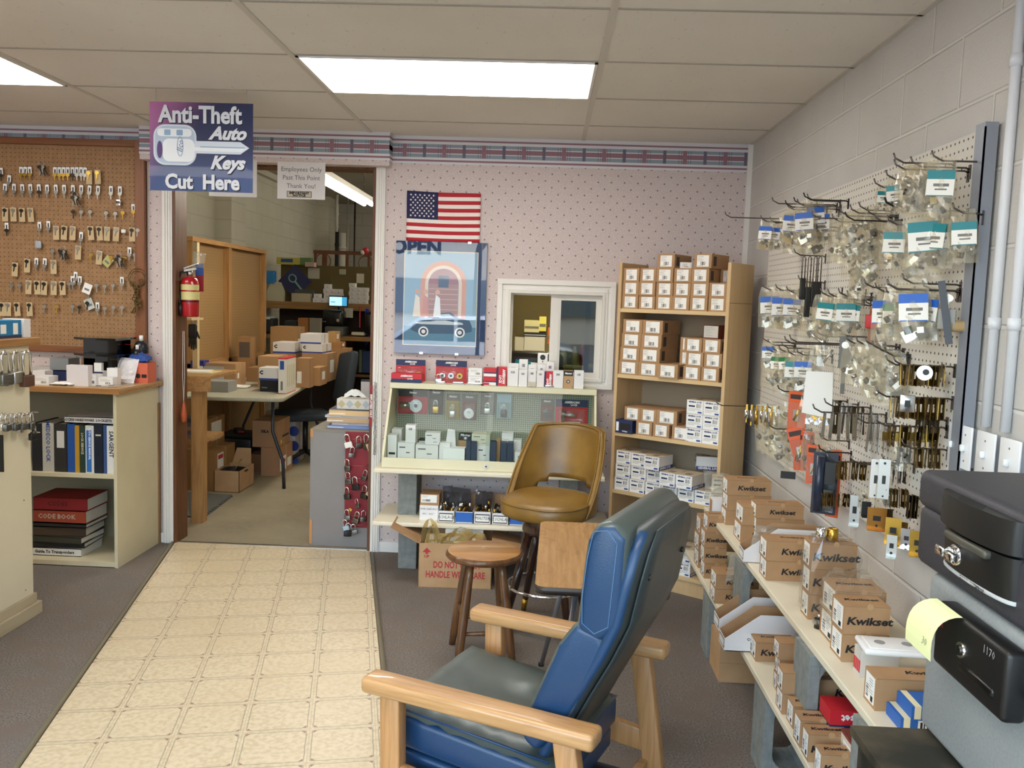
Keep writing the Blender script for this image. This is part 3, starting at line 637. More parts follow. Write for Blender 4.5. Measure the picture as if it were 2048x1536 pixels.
m.build('deadbolt_rings', label='chrome and brass cylinder rings on top of the film wrapped stack', cat='lock part', loc=(p.x+.035, p.y+.03, ST+3*h+.001))
# white plastic tray pack and blister packs, blue boxes
q = at(1716, 1352, Z=ST)
for i in range(4):
    m = MB(); m.box(0, .10, 0, .011, 0, .075, M('blister_card', 'cfc9c0', .5)).box(-.0006, 0, .001, .010, .012, .045, redp); m.build('blister_pack', label='upright blister pack with a red stripe under the white tray, %s from the front' % ORD[i], cat='package', group='blister packs under the white tray', loc=(q.x, q.y+.012*i-.01, ST))
m = MB(); m.rbox(0, .19, 0, .11, 0, .016, .007, M('white_plastic', 'f0f0ee', .3)); m.rbox(.015, .175, .012, .098, .012, .018, .003, MATS['white_plastic'])
for x in (.05, .12): m.cyl((x, .055, .018), (x, .055, .0195), .014, M('grey_dimple', '9a9a9a', .4), 16)
m.build('plastic_tray', label='white rounded plastic tray on upright blister packs, before the safe', cat='tray', loc=(q.x-.004, q.y-.05, ST+.077), rz=-.08)
for i, (a, b, c) in enumerate(((1800, 1461, 0), (1822, 1438, 1))):
    z = ST+c*.031; q = at(a, b, Z=z); m = MB(); m.box(0, .15, 0, .085, 0, .03, M('hinge_box_blue', '2565b8', .5)).box(.007, .022, -.0006, .0856, -.0001, .0306, M('pale_yellow', 'ece3bd', .6) if i else MATS['pale_yellow'] if 'pale_yellow' in MATS else M('pale_yellow', 'ece3bd', .6))
    m.box(.05, .1, .02, .06, .0301, .0306, M('photo_print', 'a07a60', .6)); o = m.build('blue_box', label='blue and cream flat box by the grey safe, %s of two' % ('lower', 'upper')[i], cat='box', loc=q)
    m = MB(); m.box(.04, .11, -.001, 0, .004, .026, label_w); barcode(m, .045, .1, .006, .022, -.001); m.build('printed_label', o)
# ---------------------------------------------------------------- dark metal chest and the two safes
rust = M('aged_dark_metal', '2e2e27', .5, .3, noise=(6, '5a5140', .45, .62), bump=(20, .3))
m = MB(); m.box(.668, 1.14, .95, 1.72, 0, .672, rust); ch = m.build('metal_chest', label='old dark mottled metal chest under the grey safe, bottom right corner', cat='chest', bevel=.006)
m = MB(); m.box(.655, 1.14, .94, 1.73, .672, .69, rust); m.build('lid_lip', ch)
g1 = M('granite_grey_plastic', '8f9390', .6, noise=(160, '83878a'), bump=(200, .25, .002)); g2 = M('charcoal_plastic', '35353a', .5, noise=(120, '3c3b41'), bump=(240, .3, .002))
sf = thing('safe', 'lower light grey fire safe with a yellow note stuck on its black latch', 'safe', loc=(.80, 1.28, .692))
m = MB(); m.rbox(0, .34, 0, .47, 0, .25, .018, g1, seg=4); m.build('safe_body', sf)
m = MB(); m.rbox(-.003, .345, -.003, .473, .225, .325, .022, g1, seg=4); m.build('lid', sf)
m = MB(); m.box(-.0065, -.005, .03, .44, .232, .236, M('gap_shadow', '2a2a2a', .8)); m.build('lid_seam', sf)
m = MB(); m.rbox(-.042, -.002, .09, .345, .185, .305, .010, blk); m.text('1170', .02, M('silver_ink', '9a9a98', .4), face('-x', -.0425, .145, .283))
m.rbox(-.046, -.03, .12, .24, .212, .23, .006, M('latch_recess', '0a0a0a', .3)); lt = m.build('latch_plate', sf)
m = MB(); m.cyl((-.046, .235, .25), (-.036, .235, .25), .014, chrome, 20).cyl((-.049, .235, .25), (-.045, .235, .25), .009, darksteel, 20); m.build('key_lock', lt)
m = MB(); m.box(-.0432, -.042, .31, .335, .262, .29, M('red_logo', '93222a', .5)); m.build('emblem', lt)
# sticky note
m = MB(); vs = []; n = 8
for i in range(n+1):
    t = i/n
    for j in (0, 1):
        y = .345-.005*t-(0 if j else .10)+.012*math.sin(t*2); x = -.040-.022*math.sin(t*PI*.8)-.025*t; z = .306-.082*t*t-.012*t; vs.append((x, y+(.02*t if not j else .03*t), z))
m.add(vs, [(2*i, 2*i+1, 2*i+3, 2*i+2) for i in range(n)], M('yellow_note', 'e9edb2', .7)); vs2 = [Vector(v) for v in vs]
T = Matrix.Translation((-.078, .295, .262)) @ Matrix.Rotation(math.radians(8), 4, 'Y') @ face('-x', 0, 0, 0)
note = m.build('sticky_note', label='pale yellow handwritten note stuck over the grey safe latch', cat='note', loc=(.80, 1.28, .692))
sd = note.modifiers.new('t', 'SOLIDIFY'); sd.thickness = .0005
m = MB(); m.text('Line Safe', .018, M('pencil_grey', '8f9478', .7), T, shear=.3); m.text('30', .02, MATS['pencil_grey'], T @ Matrix.Translation((.0, -.022, 0))); m.build('handwriting', note)
bs = thing('safe', 'upper charcoal chest safe with an oval black handle and round key lock', 'safe', loc=(.79, 1.305, 1.018))
m = MB(); m.rbox(0, .352, 0, .50, 0, .125, .020, g2, seg=4); m.build('safe_body', bs)
m = MB(); m.rbox(-.004, .356, -.004, .504, .118, .197, .020, g2, seg=4); m.build('lid', bs)
hb = M('handle_black', '1b1b1a', .38)
hd = MB(); T = Matrix(((1, 0, 0, .0), (0, 1, 0, .235), (0, 0, 1, 0), (0, 0, 0, 1)))
def bulge(m, z0, z1, out0, out1, w, mat, n=16):
    vs = []; rings = []
    for z, o_ in ((z0, out0), ((z0+z1)/2, (out0+out1)/2+.002), (z1, out1)):
        rings.append([Vector((.01-(o_+.01)*math.sin(PI*i/n)**.55, .235+w*math.cos(PI*i/n), z)) for i in range(n+1)])
    vs = [p for r in rings for p in r]; N = n+1; fs = [(k*N+i, k*N+i+1, (k+1)*N+i+1, (k+1)*N+i) for k in range(2) for i in range(n)]
    m.add(vs, fs, mat, True); m.add([rings[-1][i] for i in range(N)], [tuple(range(N))], mat); m.add([rings[0][i] for i in range(N)], [tuple(range(N-1, -1, -1))], mat); return m
bulge(hd, .045, .118, .020, .026, .125, hb); bulge(hd, .125, .182, .036, .032, .135, hb)
hd.rbox(-.034, -.012, .16, .31, .102, .118, .006, M('grip_grey', '4a483f', .4))
for k_ in range(7): hd.box(-.028+k_*.003, -.027+k_*.003, .19+.004*k_, .28+.004*k_, .1822, .183, M('grip_line', '2c2c2b', .4))
h = hd.build('handle', bs)
m = MB(); m.cyl((-.028, .275, .078), (-.014, .275, .078), .019, chrome, 24).cyl((-.036, .275, .078), (-.028, .275, .078), .014, steel, 24)
m.rbox(-.046, -.034, .282, .314, .07, .088, .004, chrome).rbox(-.048, -.036, .242, .272, .07, .088, .004, chrome); m.build('key_lock', bs)
m = MB(); T2_ = Matrix.Translation((-.0, 0, 0)); bulge(m, .040, .047, .0215, .0215, .126, M('silver_band', 'b9bcbc', .4)); m.text('SECURITY  WATERPROOF', .0075, ink, face('-x', -.0225, .215, .0435), bold=.0003); m.build('label_band', bs)
# ---------------------------------------------------------------- furniture
def padprism(m, prof, x0, x1, r, mat, seg=3, ax='x', T=None, r_prof=None, front=None):
    bm = bmesh.new(); n = len(prof)
    a = [bm.verts.new((x0, p[0], p[1])) for p in prof]; b = [bm.verts.new((x1, p[0], p[1])) for p in prof]
    bm.faces.new(a[::-1]); bm.faces.new(b)
    for i in range(n): j = (i+1) % n; bm.faces.new((a[i], a[j], b[j], b[i]))
    bmesh.ops.recalc_face_normals(bm, faces=bm.faces)
    bmesh.ops.bevel(bm, geom=list(bm.edges), offset=r, segments=seg, affect='EDGES', profile=.5, clamp_overlap=True)
    bm.verts.index_update(); bm.normal_update(); vs = [v.co.copy() for v in bm.verts]
    n0 = len(m.m); m.add(vs, [tuple(v.index for v in f.verts) for f in bm.faces], mat, True)
    if front:
        fi = m.mi(front)
        for i, f in enumerate(bm.faces):
            if abs(f.normal.x) < .72 and f.normal.z > -.35: m.m[n0+i] = fi
    bm.free(); return m
vb = M('blue_vinyl', '163a5e', .38, noise=(4, '143556'), bump=(260, .18, .0015), spec=.5)
vg = M('grey_green_vinyl', '4a5551', .33, noise=(6, '434e4b'), bump=(200, .12, .0015), spec=.6)
vd = M('dark_grey_green_vinyl', '343c3c', .42, bump=(200, .15, .0015), spec=.5)
oakc = wood('chair_oak', 'bc9160', 'a37848', 1, 9, .38, .2)
oakz = wood('chair_oak_upright', 'b58654', '9c7043', 2, 9, .42)
t = thing('recliner_chair', 'blue vinyl high back recliner chair with pale oak arms, foreground', 'chair', loc=(-.015, 2.067, 0), rz=math.radians(66.4))
for s in (-1, 1):
    m = MB(); x = s*.262
    bm_ = [(-.285, .622), (.285, .622), (.285, .66), (-.285, .66)]
    padprism(m, bm_, x-.033, x+.033, .011, oakc); m.build('armrest', t)
    for nm, a, b in (('front', (.215, .625), (.20, 0)), ('rear', (-.215, .625), (-.315, 0))):
        m = MB(); w = .026
        padprism(m, [(a[0]-w, a[1]), (a[0]+w, a[1]), (b[0]+w, b[1]), (b[0]-w, b[1])], x-.017, x+.017, .004, oakz, 2); m.build('leg', t)
    m = MB(); padprism(m, [(-.24, .36), (.19, .40), (.19, .46), (-.24, .42)], x-.012, x+.012, .004, oakz, 2); m.build('side_rail', t)
m = MB(); padprism(m, [(-.25, .30), (-.225, .30), (-.225, .345), (-.25, .345)], -.25, .25, .004, oakc, 2); m.build('rear_rail', t)
m = MB()   # seat cushion, sagging a little in the middle
n = 15; vs = []; rnd = random.Random(3)
def seat_top(u, v): return .528+.045*v-.014*math.sin(PI*u)*math.sin(PI*min(1, max(0, v*1.1)))+rnd.uniform(-.0022, .0022)
prof = [(-.17, .44), (.262, .475), (.272, .535), (.25, .556), (-.17, .516)]
padprism(m, prof, -.218, .218, .022, vb, 4)
for i in range(n+1):
    for j in range(n+1):
        u, v = i/n, j/n; e = min(1, 9*min(u, 1-u, v, 1-v)); x_ = -.216+.432*u; y_ = -.17+.435*v
        vs.append((x_, y_, seat_top(u, v)+.008+(-.022*(1-e)**1.5)+(.006*math.sin(v*40+u*9)*max(0, 1-6*abs(u-.07)) if 0.15 < v < .75 else 0)+.010*math.exp(-((u-.72)**2+(v-.45)**2)/.008)-.010*math.exp(-((u-.62)**2+(v-.36)**2)/.006)))
m.add(vs, [(i*(n+1)+j, (i+1)*(n+1)+j, (i+1)*(n+1)+j+1, i*(n+1)+j+1) for i in range(n) for j in range(n)], vg, True)
m.tube([(-.217, -.16, .535), (-.217, .24, .57)], .0035, vb, 6); m.build('seat_cushion', t)
m = MB(); padprism(m, [(-.16, .375), (.255, .405), (.262, .455), (.24, .468), (-.16, .435)], -.212, .212, .02, vb, 4); m.build('seat_base', t)
m = MB()   # head cushion
padprism(m, [(-.205, .84), (-.258, .818), (-.31, .86), (-.316, 1.055), (-.285, 1.085), (-.245, 1.078), (-.222, 1.04)], -.215, .215, .028, vb, 5, front=vg)
for x_ in (-.2155,):
    pts = [(-.222, .86), (-.25, .842), (-.28, .862), (-.286, .95), (-.292, 1.04), (-.270, 1.066), (-.24, 1.06), (-.228, 1.0), (-.220, .92)]
    m.tube([(x_, p[0], p[1]) for p in pts], .0012, M('blue_stitch', '4d7397', .6), 4, closed=True)
m.build('head_cushion', t)
m = MB(); padprism(m, [(-.085, .60), (-.09, .565), (-.125, .545), (-.19, .62), (-.285, .80), (-.262, .845), (-.205, .858), (-.165, .80)], -.213, .213, .026, vb, 5, front=vg)
m.build('lumbar_cushion', t)
# curved back shell: blue edge with a dark padded rear, wider at the head
m = MB()
cl = [(-.095, .40), (-.118, .50), (-.165, .60), (-.215, .70), (-.262, .79), (-.297, .87), (-.312, .95), (-.325, 1.02), (-.330, 1.062)]
wd = [.175, .19, .205, .213, .217, .218, .216, .205, .165]
th = .021; vsF = []; vsB = []; N = len(cl)
ring = []
for i, (s_, z_) in enumerate(cl):
    j0, j1 = max(i-1, 0), min(i+1, N-1); dv = Vector((cl[j1][0]-cl[j0][0], cl[j1][1]-cl[j0][1])).normalized(); nn = Vector((dv.y, -dv.x))
    w = wd[i]; sec = []
    for q in range(16):
        a = 2*PI*q/16; ca, sa = math.cos(a), math.sin(a); ex = math.copysign(abs(ca)**.25, ca)*w; ey = math.copysign(abs(sa)**.7, sa)*th
        sec.append(Vector((ex, s_+nn.x*ey, z_+nn.y*ey)))
    ring.append(sec)
vs = [p for r in ring for p in r]; fs = [(i*16+q, i*16+(q+1) % 16, (i+1)*16+(q+1) % 16, (i+1)*16+q) for i in range(N-1) for q in range(16)]
fs += [tuple(range(15, -1, -1)), tuple((N-1)*16+q for q in range(16))]
m.add(vs, fs, vb, True)
di = m.mi(vd)
for i_ in range(len(m.f)):
    P_3 = [Vector(m.v[q]) for q in m.f[i_][:3]]; nn_ = (P_3[1]-P_3[0]).cross(P_3[2]-P_3[0]).normalized()
    if abs(nn_.x) < .5: m.m[i_] = di
m.build('back_shell', t)
m = MB(); vs = []
for i, (s_, z_) in enumerate(cl):
    j0, j1 = max(i-1, 0), min(i+1, N-1); dv = Vector((cl[j1][0]-cl[j0][0], cl[j1][1]-cl[j0][1])).normalized(); nn = Vector((dv.y, -dv.x)); w = wd[i]-.03
    for x_ in (-w, -w*.5, 0, w*.5, w): vs.append((x_, s_-nn.x*(th+.0015), z_-nn.y*(th+.0015)))
m.add(vs, [(i*5+j, i*5+j+1, (i+1)*5+j+1, (i+1)*5+j) for i in range(N-1) for j in range(4)], vd, True); bp = m.build('back_panel', t)
sd = bp.modifiers.new('t', 'SOLIDIFY'); sd.thickness = .004; sd.offset = 0
for x_, s_, z_ in ((-.13, -.34, .955), (.14, -.34, .95)):
    m = MB(); m.cyl((x_, s_-.002, z_), (x_, s_+.004, z_), .007, blk, 12); m.build('screw_cap', t)
m = MB(); m.box(-.19, .19, -.30, -.12, .315, .335, M('navy_footplate', '1c2536', .5)); m.box(-.02, .19, -.36, -.29, .30, .318, MATS['navy_footplate']); m.build('release_plate', t)
m = MB(); m.box(.03, .15, -.355, -.30, .318, .3186, M('silver_sticker', 'a9b6bd', .35)); lines(m, .04, .12, 0, 1, .01, 0, ink) if 0 else None
m.text('Hill-Rom', .016, ink, face('+z', .09, -.33, .319) @ Matrix.Rotation(PI, 4, 'Z'), bold=.0004); m.build('rating_sticker', t)
for x_ in (-.08, .1):
    m = MB(); m.cyl((x_, -.2, .31), (x_+.02, -.27, .03), .011, steel, 12); m.build('support_tube', t)

# small laminate desk behind the recliner
lam = NT('figured_wood_laminate', .35); n0 = lam.noise(2.6, 2, (1, 1, 1)); n1 = lam.noise(3.0, 3, (2.4, .5, 1)); f_ = lam.ma('FRACT', lam.ma('MULTIPLY', lam.ma('ADD', n1, lam.ma('MULTIPLY', n0, .6)), 13.0)); f_ = lam.ma('ABSOLUTE', lam.ma('SUBTRACT', f_, .5)); f2 = lam.noise(60, 4, (1, .06, 1))
lam.col(lam.mix(lam.ma('MULTIPLY', lam.smooth(f_, .30, .5), lam.ma('ADD', .15, lam.ma('MULTIPLY', lam.smooth(n0, .4, .6), .35))), lam.mix(lam.smooth(f2, .3, .7), 'b98f5c', 'a17845'), '76502a'))
dk = thing('side_desk', 'small school style desk with figured wood laminate top and grey steel legs', 'desk', loc=(.0, 2.46, 0), rz=math.radians(-1))
def rrect(x0, x1, y0, y1, r, n=6):
    out = []
    for cx_, cy_, a0 in ((x1-r, y1-r, 0), (x0+r, y1-r, 90), (x0+r, y0+r, 180), (x1-r, y0+r, 270)):
        for i in range(n+1): a = math.radians(a0+90*i/n); out.append((cx_+r*math.cos(a), cy_+r*math.sin(a)))
    return out
m = MB(); m.prism(rrect(.0, .40, .03, .80, .035), .003, lam.m, Matrix.Translation((0, 0, .698))); m.build('tabletop', dk)
m = MB(); m.prism(rrect(-.001, .401, .029, .801, .036), .022, M('dark_edge_band', '2e2824', .4), Matrix.Translation((0, 0, .6755)), True); m.build('edge_band', dk)
for a, b in (((.13, .68, .66), (.02, 1.10, 0)), ((.33, .68, .66), (.44, 1.08, 0)), ((.33, .2, .66), (.40, .14, 0)), ((.13, .2, .66), (.05, .12, 0))):
    m = MB(); m.cyl(a, b, .0095, M('grey_steel_tube', '8b8c92', .35, .6), 12); m.cyl((b[0], b[1], .0), (b[0], b[1], .012), .013, blk, 12); m.build('leg', dk)

# round wooden stool
sw = wood('stool_seat_wood', 'b98a56', '9a6a3c', 0, 4, .3, .3); swd = wood('stool_turned_wood', '6f4a2a', '4d2f18', 2, 6, .35, .2)
st = thing('wooden_stool', 'low round wooden stool with four splayed dark legs, in front of the carton', 'stool', loc=(-.222, 3.655, 0), rz=math.radians(12))
m = MB(); m.lathe([(.001, .4635), (.150, .4635), (.157, .461)], sw, n=40); m.lathe([(.157, .461), (.166, .452), (.167, .443), (.160, .434), (.15, .430), (.001, .430)], swd, n=40); m.build('seat', st)
for i in range(4):
    a = PI/4+i*PI/2; A = Vector((.092*math.cos(a), .092*math.sin(a), .432)); B = Vector((.165*math.cos(a), .165*math.sin(a), 0))
    m = MB(); m.tube([A, A.lerp(B, .15), A.lerp(B, .5), A.lerp(B, .85), B], [.014, .017, .020, .018, .014], swd, 14); m.build('leg', st)
for i in range(4):
    a, b = PI/4+i*PI/2, PI/4+(i+1)*PI/2; z = .20 if i % 2 else .13; r = .092+(.073)*(1-z/.432)
    m = MB(); A = Vector((r*math.cos(a), r*math.sin(a), z)); B = Vector((r*math.cos(b), r*math.sin(b), z)); m.tube([A, A.lerp(B, .5), B], [.008, .0115, .008], swd, 10); m.build('stretcher', st)

# swivel counter stool in mustard vinyl
mv = M('mustard_vinyl', '8d6a2b', .36, noise=(5, '6d4f1f', .4, .7), bump=(180, .2, .002), spec=.6); mvp = M('mustard_piping', '7a5a24', .4); dw = wood('dark_walnut', '3d2317', '28150d', 2, 5, .25, .4)
BX, BY = .055, 4.02
bs2 = thing('bar_stool', 'mustard vinyl swivel counter stool with cutout back and dark legs', 'stool', loc=(BX, BY, 0), rz=math.radians(-28))
m = MB(); prof = [(.001, .535), (.185, .535), (.208, .548), (.213, .575), (.213, .60), (.205, .618), (.18, .634), (.12, .645), (.001, .65)]
vs = []; n = 40
for r, z in prof:
    for k_ in range(n):
        a = 2*PI*k_/n; ca, sa = math.cos(a), math.sin(a); q = 1+.10*abs(math.sin(2*a))**1.5 if r > .1 else 1
        vs.append((r*q*ca, r*q*sa*(.97), z-(.010*max(0, -sa) if z > .55 else 0)*(r/.2)))
m.add(vs, [(i*n+k_, i*n+(k_+1) % n, (i+1)*n+(k_+1) % n, (i+1)*n+k_) for i in range(len(prof)-1) for k_ in range(n)], mv, True)
def rim(a): q = 1+.10*abs(math.sin(2*a))**1.5; return (.209*q*math.cos(a), .209*q*math.sin(a)*.97, .615-.010*max(0, -math.sin(a)))
m.tube([rim(2*PI*i/48) for i in range(48)], .0045, mvp, 6, closed=True); m.build('seat', bs2)
# wrap-round back: a curved sheet with a slot over the seat; opening angle varies with height
def backpt(u, v, off=0):     # u -1..1 around, v 0..1 up
    half = math.radians(104-50*v**.9)
    a = PI/2+u*half; R_ = .222+.012*v+off; lean = .05*v
    z = .56+v*(.37 + .012*math.cos(u*PI*.5)) - (1-v)*0
    return Vector((R_*math.cos(a)*1.0, R_*math.sin(a)*.95+lean, z))
for side, off, in ((0, 0),):
    m = MB(); NU, NV = 40, 16; vs = []; fs = []; idx = {}
    lo_edge = lambda u: max(0, 0)
    def inslot(u, v):
        return abs(u) < .56 and v < .30 and v > .02-.0 and ((abs(u)/.56)**4+(max(0, v-.12)/.18)**2 < 1)
    for s_ in (0, 1):
        for i in range(NU+1):
            for j in range(NV+1):
                u = -1+2*i/NU; v = j/NV
                # side edges sweep down and forward: drop low corners away from the arms
                vmin = 0; idx[s_, i, j] = len(vs); p = backpt(u, v, -.0 if s_ == 0 else -.026); vs.append(p)
    keep = lambda i, j: not inslot(-1+2*(i+.5)/NU, (j+.5)/NV)
    for i in range(NU):
        for j in range(NV):
            if not keep(i, j): continue
            a, b, c_, d = (i, j), (i+1, j), (i+1, j+1), (i, j+1)
            fs.append(tuple(idx[(0,)+q] for q in (a, b, c_, d))); fs.append(tuple(idx[(1,)+q] for q in (d, c_, b, a)))
            for (p, q, ni, nj) in ((a, b, i, j-1), (b, c_, i+1, j), (c_, d, i, j+1), (d, a, i-1, j)):
                if ni < 0 or nj < 0 or ni >= NU or nj >= NV or not keep(ni, nj): fs.append((idx[(0,)+q], idx[(0,)+p], idx[(1,)+p], idx[(1,)+q]))
    m.add(vs, fs, mv, True)
    pip = [backpt(-1, v/10, .001) for v in range(11)]+[backpt(-1+2*i/30, 1, .001) for i in range(1, 30)]+[backpt(1, 1-v/10, .001) for v in range(11)]
    m.tube(pip, .005, mvp, 6); m.tube([p+Vector((0, 0, 0)) for p in [backpt(-1, v/10, -.026) for v in range(11)]+[backpt(-1+2*i/30, 1, -.026) for i in range(1, 30)]+[backpt(1, 1-v/10, -.026) for v in range(11)]], .004, mvp, 6)
    m.build('backrest', bs2)
m = MB(); m.lathe([(.001, .455), (.12, .455), (.125, .47), (.125, .52), (.12, .536), (.001, .536)], dw, n=28); m.build('swivel_base', bs2)
for i in range(4):
    a = PI/4+i*PI/2+.2; A = Vector((.10*math.cos(a), .10*math.sin(a), .47)); B = Vector((.225*math.cos(a), .225*math.sin(a), 0))
    m = MB(); m.tube([A, A.lerp(B, .5), A.lerp(B, .86)], [.022, .02, .015], dw, 14); m.build('leg', bs2)
    m = MB(); m.tube([A.lerp(B, .86), B], [.0155, .012], brass, 14); m.build('foot_ferrule', bs2)
m = MB(); r = .10+.125*(1-.20/.47)+.012; pts = []
for i in range(33): a = 2*PI*i/32; pts.append((r*math.cos(a), r*math.sin(a), .20))
m.tube(pts[:-1], .008, chrome, 8, closed=True); m.build('foot_ring', bs2)
# ---------------------------------------------------------------- display case by the hatch window
cm_ = M('cream_enamel', 'e2dcbc', .4, noise=(3, 'd8d1af'))
pegm = NT('case_pegboard', .7); a = pegm.cell(pegm.x, .0127); b = pegm.cell(pegm.z, .0127)
d = pegm.ma('SQRT', pegm.ma('ADD', pegm.ma('MULTIPLY', a, a), pegm.ma('MULTIPLY', b, b))); pegm.col(pegm.mix(pegm.smooth(d, .0032, .0024), 'a7ad9b', '40463e'))
X0, X1, CB, CT_ = -.868, .312, .60, 1.03; YF, YT, YB = 4.70, 4.93, 5.10
dc = thing('display_case', 'cream display case with slanted glass front full of padlocks, under the hatch', 'display case', loc=(0, 0, 0))
def sideprof(m, x, t=.012):
    T = Matrix(((0, 0, 1, x), (1, 0, 0, 0), (0, 1, 0, 0), (0, 0, 0, 1)))
    m.prism([(YF, CB), (YB, CB), (YB, CT_), (YT, CT_), (YF, CB+.07)], t, cm_, T)
for x in (X0, X1-.012): m = MB(); sideprof(m, x); m.build('side_panel', dc)
m = MB(); m.box(X0, X1, YT-.012, YB+.005, CT_-.004, CT_+.02, cm_).box(X0, X1, YT-.014, YT, CT_-.012, CT_+.02, cm_); m.build('case_top', dc, bevel=.002)
m = MB(); m.box(X0, X1, YF, YB, CB, CB+.012, cm_).box(X0, X1, YF-.004, YF+.012, CB, CB+.055, cm_); m.build('case_base', dc, bevel=.002)
m = MB(); m.cyl((-.29, YF-.010, CB+.028), (-.29, YF, CB+.028), .011, chrome, 16).cyl((-.29, YF-.0105, CB+.028), (-.29, YF-.0095, CB+.028), .005, blk, 10); m.build('case_lock', dc)
m = MB(); m.box(X0+.012, X1-.012, YB-.006, YB, CB+.012, CT_, pegm.m); m.build('pegboard_back', dc)
CG = glassy('case_glass', 'eef4f1', 1.27)
def slant(t): return YF+.006+(YT-YF-.01)*t, CB+.05+(CT_-CB-.054)*t
for x0, x1, off in ((X0+.013, -.27, .004), (-.30, X1-.013, -.003)):
    m = MB(); ya, za = slant(0); yb, zb = slant(1); m.add([(x0, ya+off, za), (x1, ya+off, za), (x1, yb+off, zb), (x0, yb+off, zb)], [(0, 1, 2, 3)], CG); m.build('glass_door', dc)
cb2 = M('cream_shelf_board', 'e9e1c9')
m = MB(); m.box(-.905, .36, 4.655, 5.1, .575, .599, cream_b); m.build('shelf_board', label='cream board on concrete blocks carrying the glass display case', cat='shelf', bevel=.006)
m = MB(); m.box(-.90, .40, 4.62, 5.06, .29, .313, cream_b); m.build('shelf_board', label='lower cream board under the display case, with small trays on it', cat='shelf', bevel=.006)
def vblock(loc, label, w=.105, d=.20, h=.26):
    m = MB(); m.box(0, w, 0, d, 0, h, block_g); m.build('concrete_block', label=label, cat='concrete block', group='concrete blocks under the display case', loc=loc, bevel=.004)
vblock((-.79, 4.80, .313), 'grey concrete block between the two boards left of the small trays')
vblock((.12, 4.86, .313), 'grey concrete block between the two boards behind the bar stool')
vblock((-.783, 4.80, 0), 'grey concrete block on the carpet under the left end of the lower board', h=.289)
vblock((.12, 4.80, 0), 'grey concrete block on the carpet behind the bar stool legs', h=.289)

def W_(px0, px1, py, Y): return at(px0, py, Y=Y).x, at(px1, py, Y=Y).x
def zat(px, py, Y): return at(px, py, Y=Y).z
wc = M('white_carton', 'e6e4e2', .6)
def smallbox(px0, px1, ptop, Y, z0, dep, label, cat='box', name='small_box', mat=None, deco=None, group=None, rz=0, hh=None):
    """a box whose front face fills the measured width, standing on z0 at depth Y"""
    pm = (ptop+20); x0, x1 = W_(px0, px1, pm, Y); z1 = hh+z0 if hh else zat(px0, ptop, Y); w, h = x1-x0, z1-z0
    m = MB(); m.box(0, w, 0, dep, 0, h, mat or wc)
    o = m.build(name, label=label, cat=cat, group=group, loc=(x0, Y, z0), rz=rz)
    if deco: l = MB(); deco(l, w, h); l.build('printed_label', o)
    return o
def d_bar(l, w, h): l.box(w*.3, w*.7, -.0006, 0, h*.7, h*.85, M('pale_label', 'd5d5d2', .6)); barcode(l, w*.33, w*.67, h*.72, h*.83, -.0006)
def d_lines(l, w, h): l.box(w*.08, w*.92, -.0005, 0, h*.1, h*.9, label_w); lines(l, w*.15, w*.85, h*.8, 3, h*.12, -.0005, grey_ink); barcode(l, w*.5, w*.85, h*.2, h*.45, -.0005)
def d_amer(l, w, h):
    l.box(0, w*.18, -.0006, 0, 0, h, navy); l.text('AMERICAN', w*.36, label_w, face('-yd', w*.72, -.0008, h*.5), bold=.001, shear=.2, sx=.8); l.text('LOCK', w*.36, label_w, face('-yd', w*.38, -.0008, h*.36), bold=.001, shear=.2, sx=.8)
def d_flat(l, w, h): l.box(0, w, -.0006, 0, 0, h*.4, navy); l.text('AMERICAN', h*.26, label_w, face('-y', w*.5, -.0009, h*.72), bold=.0008, shear=.2); l.text('LOCK', h*.22, label_w, face('-y', w*.62, -.0009, h*.42), bold=.0006, shear=.2)
def d_master(l, w, h): l.box(0, w, -.0006, 0, h*.7, h, blk); l.text('Master', w*.26, label_w, face('-y', w*.5, -.0009, h*.84), bold=.0005, shear=.1); l.cyl((w*.5, -.001, h*.38), (w*.5, 0, h*.38), w*.2, darksteel, 14).cyl((w*.5, -.002, h*.38), (w*.5, 0, h*.38), w*.1, steel, 12)
TZ = CT_+.0205
smallbox(782, 843, 746, 4.94, TZ, .08, 'red and blue padlock box lying flat at the left end of the case top', mat=redp, deco=d_flat, name='padlock_box')
# carded cylinder sets leaning behind
def card_pack(px0, px1, ptop, pbot, Y, label, top=navy, body=redp, txt=('AMERICAN', 'LOCK'), fill=None, z0=None, name='carded_lock', group=None, cat='package'):
    x0, x1 = W_(px0, px1, ptop+10, Y); z1 = zat(px0, ptop, Y); zb = z0 if z0 is not None else zat(px0, pbot, Y); w, h = x1-x0, z1-zb
    m = MB(); m.box(0, w, 0, .002, 0, h, body).box(0, w, -.0004, .0, h*.72, h, top); o = m.build(name, label=label, cat=cat, group=group, loc=(x0, Y, zb))
    l = MB(); l.text(txt[0], h*.11, label_w, face('-y', w*.5, -.001, h*.89), bold=.0008, shear=.2)
    if txt[1]: l.text(txt[1], h*.09, label_w, face('-y', w*.56, -.001, h*.79), bold=.0006, shear=.2)
    l.build('printed_title', o)
    f_ = MB(); (fill or (lambda f, w, h: None))(f_, w, h)
    if f_.v: f_.build('packed_lock', o)
    b = MB(); b.rbox(w*.07, w*.93, -.028, -.0005, h*.04, h*.68, .006, M('blister_film', 'ffffff') if 0 else BL, seg=1); b.build('blister', o); return o
BL = glassy('blister_film', 'fbfcfb', 1.45, .03, 'f4f4f0', .05)
def f_parts(f, w, h):
    for q, mt in ((.22, chrome), (.5, steel), (.78, brass)): f.cyl((w*q, -.016, h*.32), (w*q, -.001, h*.32), h*.13, mt, 18).cyl((w*q, -.018, h*.32), (w*q, -.016, h*.32), h*.06, darksteel, 12)
